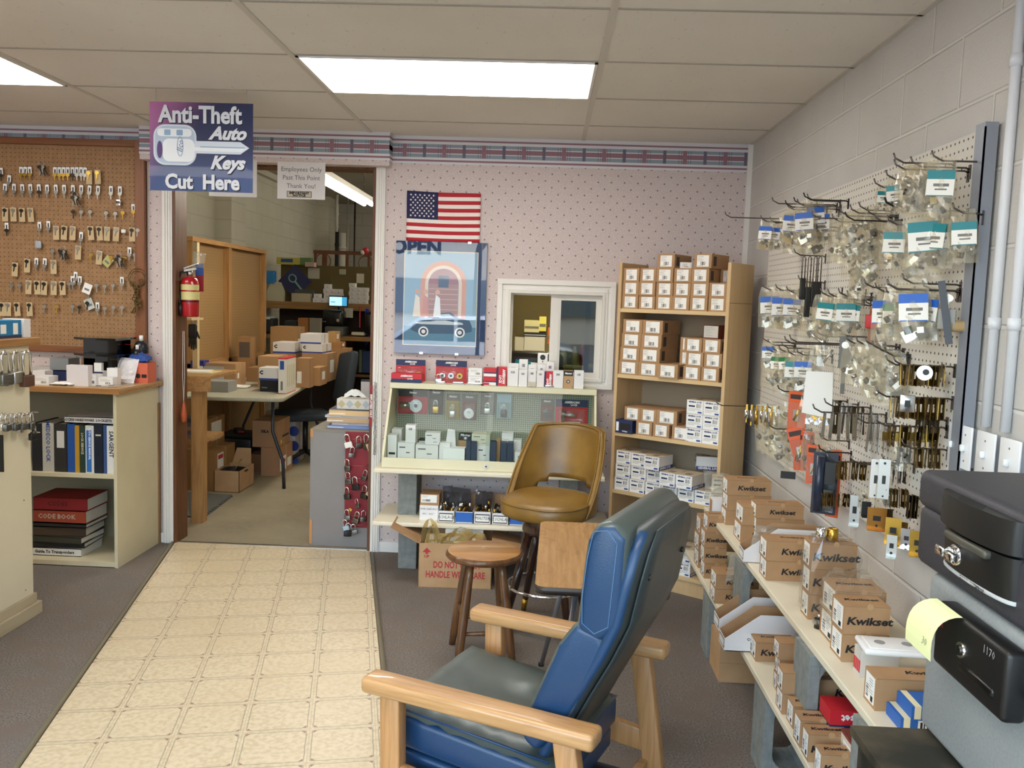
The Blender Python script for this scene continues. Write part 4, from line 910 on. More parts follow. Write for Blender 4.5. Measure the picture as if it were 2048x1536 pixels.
def f_pad(f, w, h, mt=steel, body=None, r=.2, cx=.5):
    bw = w*.42; z0 = h*.06; f.rbox(w*cx-bw/2, w*cx+bw/2, -.024, -.004, z0, z0+h*.28, .004, body or mt)
    pts = [(w*cx+bw*.32*math.cos(a), -.014, z0+h*.40+h*.12*math.sin(a)) for a in [PI*i/8 for i in range(9)]]
    f.tube([(w*cx+bw*.32, -.014, z0+h*.26)]+pts+[(w*cx-bw*.32, -.014, z0+h*.26)], bw*.09, chrome, 8)
card_pack(792, 851, 718, 765, 5.06, 'red and blue carded lock set leaning on the wall above the left box', fill=f_parts, z0=TZ)
card_pack(872, 934, 720, 764, 5.03, 'red and blue card with three round lock parts on the case top', fill=f_parts, z0=TZ)
for i in range(2): smallbox(936, 964, 748, 4.97, TZ+i*.048, .07, 'pale padlock box in the pair right of the red card, %s' % ('lower', 'upper')[i], deco=d_lines, hh=.047)
for i in range(2): smallbox(967, 992, 748, 4.965, TZ+i*.05, .07, 'red and white padlock box left of the upright red box, %s' % ('lower', 'upper')[i], mat=redp, deco=lambda l, w, h: l.box(0, w, -.0005, 0, 0, h*.35, label_w).box(0, w, -.0006, 0, h*.35, h*.5, navy), hh=.048)
smallbox(993, 1013, 734, 4.95, TZ, .06, 'tall upright red padlock box with sideways white lettering, the bigger one', mat=redp, deco=d_amer, name='padlock_box')
smallbox(1089, 1105, 743, 4.95, TZ, .05, 'smaller upright red padlock box with sideways white lettering among white boxes', mat=redp, deco=d_amer, name='padlock_box')
gW = 'upright white padlock boxes on the case top'
for i, (a, b, t_, Y) in enumerate(((1015, 1036, 736, 4.96), (1037, 1054, 740, 4.95), (1055, 1072, 739, 4.97), (1073, 1088, 741, 4.97), (1106, 1126, 741, 4.945), (1148, 1167, 741, 4.95))):
    smallbox(a, b, t_, Y, TZ, .055, 'upright white padlock box in the front row on the case top, %s from left' % ORD[i], deco=d_bar, name='padlock_box', group=gW)
for i, (a, b, t_) in enumerate(((1016, 1037, 727), (1038, 1055, 719), (1056, 1072, 730), (1075, 1091, 729), (1092, 1108, 723))):
    smallbox(a, b, t_, 5.035, TZ, .045, 'white padlock box in the back row on the case top, %s from left' % ORD[i], deco=d_bar, name='padlock_box', group='white padlock boxes in the back row')
smallbox(1127, 1146, 741, 4.945, TZ, .055, 'brown and black padlock box with a round lock picture, right part of case top', mat=card2, deco=d_master, name='padlock_box')
# loose locks and trays on the case top
def small_padlock(loc, label, s=1, lay=False, mt=steel, cat='padlock', rz=0, group=None):
    o = thing('padlock', label, cat, group, loc, rz); m = MB()
    m.rbox(-.02*s, .02*s, -.009*s, .009*s, 0, .032*s, .003*s, mt); m.build('lock_body', o)
    m = MB(); pts = [(.0125*s*math.cos(PI*i/10), 0, .048*s+.0125*s*math.sin(PI*i/10)) for i in range(11)]
    m.tube([(.0125*s, 0, .03*s)]+pts+[(-.0125*s, 0, .03*s)], .0035*s, chrome, 8); m.build('shackle', o); return o
small_padlock((at(880, 765, Z=TZ).x, 4.945, TZ), 'small bright padlock standing before the red card on the case top', .9)
q = at(905, 765, Z=TZ)
for i, (px, w) in enumerate(((872, .06), (905, .075), (935, .10), (965, .05), (1088, .06))):
    q = at(px, 767, Z=TZ); m = MB(); m.box(0, w, 0, .03, 0, .004, M('pale_tray', 'd8d4cf', .4)).rbox(.006, w-.006, .004, .026, .004, .016, .003, (chrome, steel, chrome, redp, steel)[i]); m.build('lock_tray', label='tiny tray with a metal part on the case top front edge, %s from left' % ORD[i], cat='package', group='small trays along the case top', loc=(q.x, 4.925, TZ))
bag('plastic_bag', [(0, 0, 0), (.055, 0, 0), (.055, .01, .03), (0, .01, .03)], .014, 'little clear bag before the white padlock boxes', 'bag', loc=(at(1055, 768, Z=TZ).x, 4.928, TZ), seed=11, nz=.004)
# hanging packs inside the case
gray_c = M('grey_blister_card', '6d6a68', .6); blkc = M('black_card', '2b2a2b', .5)
def f_disc(f, w, h): f.cyl((w*.62, -.02, h*.35), (w*.62, -.002, h*.35), h*.27, M('satin_disc', 'b4b6b6', .4, .7), 28).cyl((w*.62, -.022, h*.35), (w*.62, -.02, h*.35), h*.08, blk, 14).cyl((w*.08, -.014, h*.36), (w*.42, -.014, h*.36), h*.13, steel, 20)
gH = 'carded locks hanging inside the display case'
YP = 5.075
card_pack(797, 855, 779, 826, YP, 'red and black pack with a round hasp lock, leftmost hanging in the case', top=blkc, txt=('Master', ''), fill=f_disc, group=gH)
card_pack(858, 887, 779, 828, YP, 'narrow black card with a red shackled brass padlock hanging in the case', top=blkc, body=blkc, txt=('Master', ''), fill=lambda f, w, h: f_pad(f, w, h, brass), group=gH)
card_pack(893, 919, 787, 837, YP, 'yellow toned pack with one steel padlock hanging in the case', top=gray_c, body=M('mustard_card', 'b59b4c', .6), txt=('Master', ''), fill=f_pad, group=gH)
card_pack(925, 953, 788, 839, YP, 'grey pack with a round disc padlock hanging in the case', top=gray_c, body=M('grey_red_card', '8c5a58', .6), txt=('Master', ''), fill=lambda f, w, h: (f.cyl((w*.5, -.02, h*.26), (w*.5, -.002, h*.26), w*.36, steel, 22), f.cyl((w*.5, -.024, h*.3), (w*.5, -.02, h*.3), w*.12, chrome, 12)), group=gH)
card_pack(961, 990, 787, 829, YP, 'grey pack with a small square padlock hanging in the case', top=gray_c, body=gray_c, txt=('Master', ''), fill=f_pad, group=gH)
card_pack(994, 1023, 788, 836, YP, 'pale blue blister pack with a dark padlock hanging in the case', top=M('pale_blue_card', 'a9c3cf', .4), body=MATS['pale_blue_card'], txt=('', ''), fill=lambda f, w, h: f_pad(f, w, h, darksteel), group=gH)
card_pack(1082, 1107, 797, 842, YP, 'tall dim grey pack half way to the right in the case', top=gray_c, body=M('grey_red_card', '8c5a58', .6), txt=('Master', ''), fill=lambda f, w, h: f.box(w*.2, w*.8, -.02, -.002, h*.15, h*.5, darksteel), group=gH)
card_pack(1112, 1176, 798, 851, YP, 'large red and blue carded lock set at the right inside the case', fill=lambda f, w, h: (f.box(w*.18, w*.28, -.024, -.002, h*.12, h*.6, chrome), f.cyl((w*.3, -.014, h*.42), (w*.62, -.014, h*.42), h*.06, steel, 12), f.box(w*.25, w*.78, -.024, -.002, h*.08, h*.17, label_w)), group=gH)
for px in (803, 868, 905, 938, 975, 1008, 1093, 1145):
    q = at(px, 779, Y=5.095); m = MB(); m.tube([(q.x, 5.095, q.z-.004), (q.x, 5.058, q.z-.004), (q.x, 5.052, q.z+.004)], .0018, steel, 6); m.build('peg_hook', dc)
# boxes on the floor of the case
BZ = CB+.0125
gI = 'lock boxes on the floor of the display case'
def d_hand(l, w, h): l.box(w*.1, w*.45, -.0006, 0, h*.75, h*.80, ink).box(w*.5, w*.72, -.0006, 0, h*.5, h*.54, ink).box(w*.55, w*.8, -.0006, 0, h*.2, h*.24, grey_ink)
bt = M('oxford_blue_box', '2b3a52', .5)
for a, b, t_, Y, mt, dec, lab in ((775, 793, 870, 4.78, wc, lambda l, w, h: (l.box(w*.15, w*.85, -.0006, 0, h*.3, h*.38, ink), l.box(w*.15, w*.85, -.0006, 0, h*.1, h*.16, ink)), 'white box with black bars at the left end of the case floor'),
    (783, 803, 858, 4.9, wc, d_bar, 'white box behind the leftmost box on the case floor'), (795, 829, 885, 4.79, wc, d_hand, 'wide white hand marked box, the left one, on the case floor'),
    (831, 876, 889, 4.79, wc, d_hand, 'wide white hand marked box, the right one, on the case floor'), (878, 900, 885, 4.80, wc, None, 'plain white box half behind the glass door edge on the case floor'),
    (886, 929, 896, 4.765, M('bright_white_box', 'f4f4f2', .5), None, 'bright plain white box by the glass door edge on the case floor'), (954, 979, 891, 4.80, wc, d_hand, 'pale box carrying the large box on the case floor'),
    (932, 941, 882, 4.77, bt, None, 'slim dark blue box, first of five on the case floor'), (942, 953, 883, 4.77, bt, None, 'slim dark blue box, second of five on the case floor'),
    (980, 992, 884, 4.77, bt, None, 'slim dark blue box, third of five on the case floor'), (1001, 1013, 886, 4.77, bt, None, 'slim dark blue box, fourth of five on the case floor'), (1014, 1026, 886, 4.77, bt, None, 'slim dark blue box, fifth of five on the case floor'),
    (992, 1000, 880, 4.82, card2, None, 'small tan box between the slim dark blue boxes'), (1029, 1062, 904, 4.78, wc, lambda l, w, h: l.box(w*.2, w*.75, -.0006, 0, h*.55, h*.75, tealp), 'low white box with a blue mark near the stool in the case'),
    (1027, 1042, 880, 4.86, wc, None, 'small pale box behind the low white box in the case'), (916, 941, 880, 4.88, card2, None, 'tan box under the dark lock box at the back of the case')):
    smallbox(a, b, t_, Y, BZ, .075, lab, mat=mt, deco=dec, group=gI)
def on_top(a, b, t_, pb, Y, mt, dec, lab, dep=.07):
    z0 = zat(a, pb, Y); smallbox(a, b, t_, Y, z0, dep, lab, mat=mt, deco=dec, group=gI)
on_top(811, 831, 850, 884.5, 4.80, wc, d_bar, 'tall white box standing on the left wide box in the case')
on_top(850, 880, 865, 888.5, 4.80, wc, d_hand, 'white hand marked box on the right wide box in the case')
on_top(943, 980, 868, 890.5, 4.80, M('manila_box', 'd6d3bf', .7), d_hand, 'large pale box in the middle of the case floor', .11)
on_top(917, 944, 868, 880.5, 4.88, blkc, d_master, 'black lock box on a tan box at the back of the case')
smallbox(1003, 1026, 866, 4.87, BZ, .07, 'pale lidded box behind slim dark blue boxes in the case', deco=d_lines, group=gI)
m = MB(); x0, x1 = W_(888, 911, 880, 4.80); m.prism([(0, 0), (x1-x0, 0), ((x1-x0)*.85, .11), ((x1-x0)*.25, .115)], .004, wc, Matrix.Translation((0, 0, 0)) @ Matrix.Rotation(PI/2, 4, 'X'))
m.build('folded_card', label='white folded card standing on boxes behind the glass door edge', cat='card', loc=(x0, 4.845, BZ+.078))
m = MB(); x0, x1 = W_(837, 857, 858, 4.9); m.rbox(0, x1-x0, 0, .06, 0, .12, .006, blkc); m.box(.004, (x1-x0)-.004, -.0006, 0, .095, .11, label_w); m.build('small_box', label='black box half hidden between white boxes in the case', cat='box', group=gI, loc=(x0, 4.9, BZ))
# lower board: boxes, trays of parts
LZ = .3135
smallbox(839, 876, 1010, 4.70, LZ, .12, 'white box with handwriting on the lower board', deco=lambda l, w, h: (l.text('KWIK. DEAD BOLT', h*.17, ink, face('-y', w*.5, -.0008, h*.75), shear=.2, sx=.8), l.text('MISC.     BOLT', h*.15, ink, face('-y', w*.45, -.0008, h*.42), shear=.2, sx=.8)))
z0 = LZ+zat(839, 1010, 4.70)-LZ
smallbox(840, 878, 988, 4.70, z0, .13, 'brown box with white label stacked on the handwritten white box', mat=card, deco=lambda l, w, h: (l.box(w*.05, w*.88, -.0006, 0, h*.25, h*.95, label_w), lines(l, w*.1, w*.6, h*.85, 2, .006, -.0006, grey_ink), barcode(l, w*.12, w*.55, h*.35, h*.55, -.0006)))
def tray(px0, px1, ptop, txt, mat, label, seed):
    Y = 4.66; x0, x1 = W_(px0, px1, ptop, Y); w = x1-x0; h = zat(px0, ptop, Y)-LZ; o = thing('parts_tray', label, 'tray', 'small open trays on the lower board', (x0, Y, LZ)); m = MB(); t = .002
    m.box(0, w, 0, t, 0, h, wc).box(0, t, 0, .25, 0, h, wc).box(w-t, w, 0, .25, 0, h, wc).box(0, w, .25-t, .25, 0, h*1.8, card).box(0, w, 0, .25, 0, t, card); m.build('tray_body', o)
    l = MB()
    if txt: l.box(w*.08, w*.92, -.0006, 0, h*.12, h*.8, ink).box(w*.11, w*.89, -.001, -.0006, h*.2, h*.72, label_w); l.text(txt, h*.36, ink, face('-y', w*.5, -.0013, h*.46), shear=.2, sx=.9)
    else: l.box(w*.02, w*.98, -.0006, 0, h*.1, h*.95, mat)
    l.build('printed_label', o)
    rnd = random.Random(seed); q = MB()
    for _ in range(16):
        c = Vector((rnd.uniform(.012, w-.012), rnd.uniform(.01, .12), rnd.uniform(h*.5, h*1.15))); mt = rnd.choice((brass, steel, darksteel, blk, chrome))
        if rnd.random() < .5: q.cyl(c, c+Vector((rnd.uniform(-.01, .01), rnd.uniform(-.01, .01), .028)), .007, mt, 10)
        else: q.cb(c, (.018, .006, .04), mt, (rnd.uniform(-.5, .5), rnd.uniform(-.5, .5), rnd.uniform(0, 3)))
    q.build('loose_hardware', label='metal lock parts heaped in the %s tray under the display case' % ('leftmost black framed', 'left blue taped', 'middle black framed', 'faintly worded', 'right blue taped')[seed-21], cat='lock parts', loc=(x0, Y, LZ+.003), kind='stuff')
tray(876, 909, 1021, 'SCHLAGE', None, 'small parts tray labelled with black framed writing, first of four', 21)
tray(911, 946, 1023, None, M('masking_blue', '2f67b8', .7), 'small parts tray with a strip of blue tape on its front', 22)
tray(948, 982, 1023, 'MASTER', None, 'small parts tray labelled with black framed writing, right of the blue taped one', 23)
tray(984, 1017, 1026, 'I/C SCHLAGE', None, 'small parts tray with faint framed writing beside the stool seat', 24)
tray(1019, 1050, 1028, None, MATS['masking_blue'], 'small parts tray with blue tape half behind the stool seat', 25)
bag('plastic_bag', [(0, 0, 0), (.16, 0, .02), (.15, .06, .10), (-.01, .04, .12)], .035, 'crumpled smoky plastic bag over the left parts trays', 'bag', mat=glassy('smoky_film', 'c2c3c8', 1.6, .12, 'a8aab2', .1), loc=(at(885, 1000, Y=4.76).x, 4.80, .36), seed=31, nz=.014)
bag('plastic_bag', [(0, 0, 0), (.09, 0, 0), (.10, .04, .09), (.0, .03, .10)], .025, 'dark plastic bag over the right parts trays', 'bag', mat=MATS['smoky_film'], loc=(at(950, 1000, Y=4.80).x, 4.82, .36), seed=32, nz=.012)
# big open carton
q = at(838, 1170, Z=0); q2 = at(975, 1174, Z=0); q.y = 4.49; w = (q2.x-q.x)+.02; h = zat(845, 1086, q.y); DD = .30
o = thing('open_carton', 'large open brown carton with red shipping words, under the display shelf', 'box', loc=(q.x, q.y, 0), rz=.03); m = MB(); t = .004
m.box(0, w, 0, t, 0, h, card2).box(0, w, DD-t, DD, 0, h, card2).box(0, t, 0, DD, 0, h, card2).box(w-t, w, 0, DD, 0, h, card2).box(0, w, 0, DD, 0, t, card2)
rd = M('red_carton_ink', 'b8323a', .7)
m.text('DO NOT CRUSH', .05, rd, face('-y', w*.20, -.001, h*.52), 'LEFT', bold=.0012, sx=.66, res=2).text('HANDLE WITH CARE', .05, rd, face('-y', w*.10, -.001, h*.30), 'LEFT', bold=.0012, sx=.66, res=2)
m.poly([(w*.05, -.001, h*.80), (w*.09, -.001, h*.80), (w*.09, -.001, h*.76), (w*.13, -.001, h*.76), (w*.13, -.001, h*.80), (w*.17, -.001, h*.80), (w*.11, -.001, h*.90)], rd).text('UP', .022, rd, face('-y', w*.11, -.001, h*.70), bold=.0008)
m.box(w*.48, w*.56, -.0008, 0, h*.78, h, M('packing_tape', 'a98362', .3)); m.build('carton_body', o)
for a, nm in ((0, 'L'), (1, 'R')):
    m = MB(); L = .155
    if a == 0: m.add([(0, 0, h), (0, DD*.9, h), (-L, DD*.86, h+.075), (-L, .02, h+.075)], [(0, 1, 2, 3)], card)
    else: m.add([(w, 0, h), (w, DD, h), (w+L*1.0, DD, h-.03), (w+L, 0, h-.03)], [(0, 1, 2, 3)], card)
    f_ = m.build('flap', o); sd = f_.modifiers.new('t', 'SOLIDIFY'); sd.thickness = .004
m = MB(); m.add([(.13, .10, h-.03), (.34, .12, h-.04), (.33, .22, h+.075), (.125, .20, h+.115)], [(0, 1, 2, 3)], label_w)
f_ = m.build('paper_sheets', label='white papers standing up in the open brown carton', cat='paper', loc=(q.x, q.y, 0), rz=.03); sd = f_.modifiers.new('t', 'SOLIDIFY'); sd.thickness = .006
tanb = glassy('tan_plastic_bag', 'e8d6a8', 1.5, .45, 'd2bd86', .2)
tb = MB(); rnd = random.Random(5)
def loop(cx, cy, cz, rx, rz_, a0, a1, wd_, tilt=0):
    vs = []; n = 14
    for i in range(n+1):
        a = a0+(a1-a0)*i/n
        for s_ in (-1, 1): ww = wd_*(1+.5*math.sin(a*3)); vs.append((cx+rx*math.cos(a)+s_*ww*.6, cy+s_*ww+rnd.uniform(-.006, .006), cz+rz_*math.sin(a)+rnd.uniform(-.004, .004)))
    tb.add(vs, [(2*i, 2*i+1, 2*i+3, 2*i+2) for i in range(n)], tanb, True)
loop(.05, .06, h-.01, .035, .125, 0, PI, .014); loop(.07, .04, h-.01, .03, .10, 0, PI, .01); loop(.20, .05, h-.02, .075, .075, 0, PI, .02); loop(.22, .07, h-.01, .055, .085, 0, PI, .016); loop(.31, .06, h-.02, .035, .07, 0, PI, .015)
b0 = bag('handled_bags', [(.02, .04, h-.03), (.34, .03, h-.03), (.33, .12, h+.03), (.03, .12, h+.02)], .022, None, None, mat=tanb, seed=12, nz=.014)
o2 = tb.build('bag_handles', b0); tag(b0, 'tan plastic shopping bags with looped handles spilling from the open carton', 'bag'); b0.location = (q.x, q.y, 0); b0.rotation_euler.z = .03

# ---------------------------------------------------------------- flag and framed print on the wall
fr_, fw_, fb_ = M('flag_red', 'b3242e', .8), M('flag_white', 'ece4dc', .8), M('flag_blue', '23254f', .8)
fx0, fx1, fz0, fz1 = -.824, -.393, 1.866, 2.150; fw2, fh2 = fx1-fx0, fz1-fz0
def fy(u, v): return -.006-.004*math.sin(u*7+v*2)-.003*math.sin(v*9)
def fp(u, v, d=0): return (u*fw2, fy(u, v)-d, v*fh2-.004*math.sin(u*3.2)*(1-abs(2*v-1)*.4)+(.006*(1-u) if v > .98 else 0))
m = MB(); vs = []; nU, nV = 26, 26
for i in range(nU+1):
    for j in range(nV+1): vs.append(fp(i/nU, j/nV))
for j in range(nV):
    for i in range(nU):
        st_ = 12-(j//2); mt = fr_ if st_ % 2 == 0 else fw_
        if i < nU*.415 and j >= 12: mt = fb_
        m.f.append((i*(nV+1)+j, (i+1)*(nV+1)+j, (i+1)*(nV+1)+j+1, i*(nV+1)+j+1)); m.m.append(m.mi(mt)); m.sm.append(True)
m.v = vs
def star(u, v, r):
    pts = []
    for k_ in range(10):
        a = PI/2+k_*PI/5; rr = r if k_ % 2 == 0 else r*.42; pts.append(fp(u+rr*math.cos(a)/fw2, v+rr*math.sin(a)/fh2, .0012))
    m.poly(pts, fw_)
for rr in range(9):
    for cc in range(6 if rr % 2 == 0 else 5): star(.025+.365*((cc+.5+(0 if rr % 2 == 0 else .5))/6), .975-.49*(rr+.6)/9.4+.0, .0075)
fo = m.build('flag', label='small United States flag pinned to the dotted wallpaper above the framed print', cat='flag', loc=(fx0, WB-.002, fz0)); sd = fo.modifiers.new('t', 'SOLIDIFY'); sd.thickness = .0006
px0_, px1_, pz0, pz1 = -.879, -.346, 1.211, 1.866
pw, ph = px1_-px0_, pz1-pz0
fo = thing('framed_print', 'large framed print of a vintage car and jukebox under reflecting glass', 'picture', loc=(px0_, WB-.022, pz0))
m = MB(); m.box(0, pw, 0, .02, 0, ph, M('print_backing', '1d2b44', .6)); m.build('backing', fo)
nv = M('navy_mat_board', '1f3a63', .7); ca = M('cream_bevel', 'd9d2bb', .6)
m = MB(); m.box(0, pw, -.0006, 0, 0, ph, nv); ix0, ix1, iz0, iz1 = .048, pw-.05, .048, ph-.055
m.box(ix0, ix1, -.0012, -.0006, iz0, iz1, ca); m.build('mat_board', fo)
m = MB(); e = .005; ax0, ax1, az0, az1 = ix0+e, ix1-e, iz0+e, iz1-e; aw, ah = ax1-ax0, az1-az0; yy = -.0018
m.box(ax0, ax1, yy, -.0012, az0, az1, M('print_sky', '8fb2c9', .7)); m.box(ax0, ax1, yy-.0001, yy, az0, az0+ah*.2, M('print_ground', '5f8ca6', .7))
def arcband(cx, cz, r0, r1, mat, y, leg=0):
    pts = [(cx+r1*math.cos(a), y, cz+r1*math.sin(a)) for a in [PI*i/20 for i in range(21)]]; inn = [(cx+r0*math.cos(a), y, cz+r0*math.sin(a)) for a in [PI*i/20 for i in range(21)]]
    m.add(pts+inn, [(i, i+1, 22+i, 21+i) for i in range(20)], mat)
    if leg: m.quad((cx-r1, y, cz-leg), (cx-r0, y, cz-leg), (cx-r0, y, cz), (cx-r1, y, cz), mat); m.quad((cx+r0, y, cz-leg), (cx+r1, y, cz-leg), (cx+r1, y, cz), (cx+r0, y, cz), mat)
jc, jz = ax0+aw*.54, az0+ah*.66
arcband(jc, jz, .108, .135, M('print_peach', 'cf9a86', .7), yy-.0002, .2); arcband(jc, jz, .09, .108, M('print_cream', 'e0cdbb', .7), yy-.0002, .2); arcband(jc, jz, 0, .088, M('print_rose', '9d6f78', .7), yy-.0002)
m.box(jc-.088, jc+.088, yy-.0003, yy, jz-.2, jz, M('print_brick', 'a7807a', .7))
for k_ in range(6): m.box(jc-.085, jc+.085, yy-.0004, yy, jz-.18+k_*.03, jz-.178+k_*.03, M('print_cream', 'e0cdbb', .7))
m.rbox(jc-.03, jc+.03, yy-.0006, yy, jz-.02, jz+.05, .0002, M('print_slate', '50607a', .7), seg=1)
car_b = M('print_car', '44617c', .6)     # rounded vintage car silhouette
cx0, cz0 = ax0+aw*.10, az0+ah*.12
pts = [(0, .02), (.01, .05), (.05, .075), (.12, .085), (.16, .12), (.23, .13), (.28, .095), (.345, .085), (.36, .05), (.36, .02), (.30, .005), (.05, .0)]
m.poly([(cx0+p[0], yy-.0008, cz0+p[1]) for p in pts], car_b); m.poly([(cx0+p[0], yy-.001, cz0+p[1]) for p in ((.165, .095), (.172, .115), (.225, .12), (.255, .097))], M('print_window', 'b8ccd8', .6))
m.poly([(cx0+.02+p[0]*.8, yy-.0009, cz0+.055+p[1]*.2) for p in pts], M('print_chrome', 'c7d4da', .5))
for wx in (.075, .29):
    for r, mt in ((.03, M('print_white', 'e9eef0', .6)), (.021, M('print_dark', '2f3d4d', .6)), (.012, MATS['print_white'])): m.cyl((cx0+wx, yy-.0012-.0002*(.03-r)*100, cz0+.012), (cx0+wx, yy, cz0+.012), r, mt, 20)
for fx, mt in ((.03, 'e6dcd0'), (.08, 'c98f86'), (.15, 'e9eef2')):
    M('print_fig'+mt, mt, .7); m.poly([(cx0+fx-.02, yy-.0014, cz0+.10), (cx0+fx+.025, yy-.0014, cz0+.10), (cx0+fx+.018, yy-.0014, cz0+.21), (cx0+fx-.006, yy-.0014, cz0+.23)], MATS['print_fig'+mt]); m.cyl((cx0+fx+.004, yy-.0015, cz0+.245), (cx0+fx+.004, yy, cz0+.245), .014, M('print_skin', 'd3a58f', .7), 12)
m.build('print_artwork', fo)
m = MB(); m.quad((0, -.005, 0), (pw, -.005, 0), (pw, -.005, ph), (0, -.005, ph), glassy('picture_glass', 'ffffff', 1.9, 0, rough=.004)); m.build('glass_pane', fo)
for x, z in ((.15, 0), (.36, 0), (.42, ph-.004)): m = MB(); m.box(x, x+.02, -.008, .004, z-.003, z+.009, chrome); m.build('frame_clip', fo)

# ---------------------------------------------------------------- hatch office contents
oz = .78
m = MB(); m.box(-.85, 1.45, 6.9, 7.28, 1.02, 1.04, M('office_shelf', 'cfc89f', .6)).box(-.85, 1.45, 6.9, 7.28, 1.60, 1.62, MATS['office_shelf'])
m.box(-.36, -.33, 6.9, 7.28, .0, 2.1, MATS['office_shelf']).box(-.85, -.83, 6.9, 7.28, 0, 2.1, MATS['office_shelf']).box(1.43, 1.45, 6.9, 7.28, 0, 2.1, MATS['office_shelf']); m.build('wall_shelving', label='cream shelving along the far wall seen through the hatch window', cat='shelf')
lk = M('black_leather', '161413', .3, bump=(60, .3))
ec = thing('office_chair', 'black leather office chair back seen through the hatch window', 'chair', loc=(-.13, 5.95, 0))
m = MB(); m.rbox(-.21, .27, -.05, .06, .70, 1.20, .05, lk, seg=4); m.build('backrest', ec); m = MB(); m.rbox(-.2, .26, .02, .5, .42, .54, .05, lk); m.build('seat', ec)
m = MB(); m.cyl((.03, .22, .06), (.03, .22, .44), .03, blk)
for i in range(5): a = 2*PI*i/5; m.tube([(.03, .22, .1), (.03+.3*math.cos(a), .22+.3*math.sin(a), .04)], [.02, .02], blk)
m.build('chair_base', ec)
SZ = 1.0405
for (px0, px1, pt, pb, mat, lab, nm) in ((1049, 1079, 640, 664, 'd8d29a', 'pale yellow box on the office shelf behind the left hatch pane', 'box'), (1079, 1093, 633, 662, 'e6df6f', 'bright yellow paper block on the office shelf', 'paper_block'),
    (1048, 1093, 664, 673, '2c2a28', 'dark flat box on the office shelf', 'box'), (1049, 1090, 673, 690, 'd9d6c5', 'white box at the bottom of the office shelf stack', 'box'), (1030, 1048, 674, 690, 'c9c5b3', 'white low box beside the office shelf stack', 'box'),
    (1096, 1103, 655, 688, 'c9713f', 'orange box by the hatch window post', 'box')):
    Y = 6.95; x0, x1 = W_(px0, px1, pt, Y); z1 = zat(px0, pt, Y); z0 = max(zat(px0, pb, Y), SZ) if pb < 690 else SZ; m = MB(); m.box(0, x1-x0, 0, .18, 0, z1-z0, M('office_'+mat, mat, .6)); m.box(.004, (x1-x0)-.004, -.001, 0, (z1-z0)*.3, (z1-z0)*.5, grey_ink if mat != '2c2a28' else steel)
    m.build(nm, label=lab, cat=nm.split('_')[0], loc=(x0, Y, z0))
for (px0, px1, pt, pb, mat, lab, nm) in ((1031, 1047, 592, 602, '4a4a48', 'dark box on the top office shelf', 'box'), (1064, 1103, 591, 602, 'b58b5c', 'brown carton on the top office shelf', 'carton')):
    Y = 6.95; x0, x1 = W_(px0, px1, pt, Y); m = MB(); m.box(0, x1-x0, 0, .2, 0, .1, M('office_'+mat, mat, .6)).box(0, x1-x0, -.001, 0, .045, .05, grey_ink); m.build(nm, label=lab, cat='box', loc=(x0, Y, 1.6205))
for i, (px, hgt, r, mat) in enumerate(((1127, .13, .03, 'd8d2c4'), (1150, .15, .022, 'cfc8b8'), (1165, .17, .02, 'b3544a'), (1143, .10, .035, '6f7f8c'), (1133, .05, .04, 'e8e4da'))):
    q = at(px, 680, Y=6.98+.03*i); m = MB(); m.lathe([(.001, 0), (r, 0), (r, hgt*.75), (r*.6, hgt*.82), (r*.6, hgt), (.001, hgt)], M('bottle_'+mat, mat, .4), n=14); m.build('bottle', label=('white bottle', 'slim cream canister', 'red spray bottle', 'grey blue jar', 'short white tub')[i]+' on the office shelf behind the right hatch pane', cat='bottle', loc=(q.x, q.y, SZ))
wcm = thing('web_camera', 'white cube camera with a black round lens on the hatch sill', 'camera', loc=(at(1075, 727, Y=5.16).x, 5.15, zat(1080, 727, 5.16)-.0))
m = MB(); m.rbox(0, .06, 0, .04, 0, .062, .005, label_w); m.build('camera_body', wcm); m = MB(); m.cyl((.03, -.003, .038), (.03, .001, .038), .016, blk, 20).cyl((.03, -.003, .012), (.03, .001, .012), .004, blk, 10); m.build('lens', wcm)
m = MB(); m.box(-.04, .10, -.01, .06, -.045, 0, wc); m.build('camera_stand', wcm)
bag('cloth', [(0, 0, 0), (.26, 0, 0), (.24, .04, .05), (.02, .04, .09)], .02, 'teal cloth lying along the hatch sill', 'cloth', mat=M('teal_cloth', '14747a', .8), loc=(at(1024, 740, Y=5.2).x, 5.20, 1.10), seed=41, nz=.008)
ol = thing('ceiling_light', 'ceiling light inside the little office behind the hatch', 'ceiling light', loc=(.4, 6.3, 2.41)); m = MB(); m.box(-.3, .3, -.15, .15, -.01, 0, M('office_lamp', 'fff6e0', .4, emit=55, ecol='fff4d8')); m.build('diffuser', ol); m = MB(); m.box(-.31, .31, -.16, .16, -.004, .008, white); m.build('light_frame', ol)
# ---------------------------------------------------------------- brown key pegboard on the left wall
kb = NT('brown_pegboard', .65); a = kb.cell(kb.x, .0254); b = kb.cell(kb.z, .0254); d = kb.ma('SQRT', kb.ma('ADD', kb.ma('MULTIPLY', a, a), kb.ma('MULTIPLY', b, b)))
kb.col(kb.mix(kb.smooth(d, .0036, .0026), kb.mix(kb.smooth(kb.noise(40, 4), .35, .65), 'a17a53', '957048'), '4d3520'))
KX0, KX1, KZ0, KZ1 = -3.45, -2.365, 1.145, 2.398
pg = thing('key_pegboard', 'brown wood framed pegboard hung with rows of tagged keys, left wall', 'pegboard', loc=(0, 0, 0))
m = MB(); m.box(KX0, KX1, WB-.014, WB-.004, KZ0, KZ1, kb.m); m.build('board', pg)
fw_h = wood('red_brown_frame', '8a5630', '6c3f20', 0, 4, .45); fw_v = wood('red_brown_frame_upright', '8a5630', '6c3f20', 2, 4, .45)
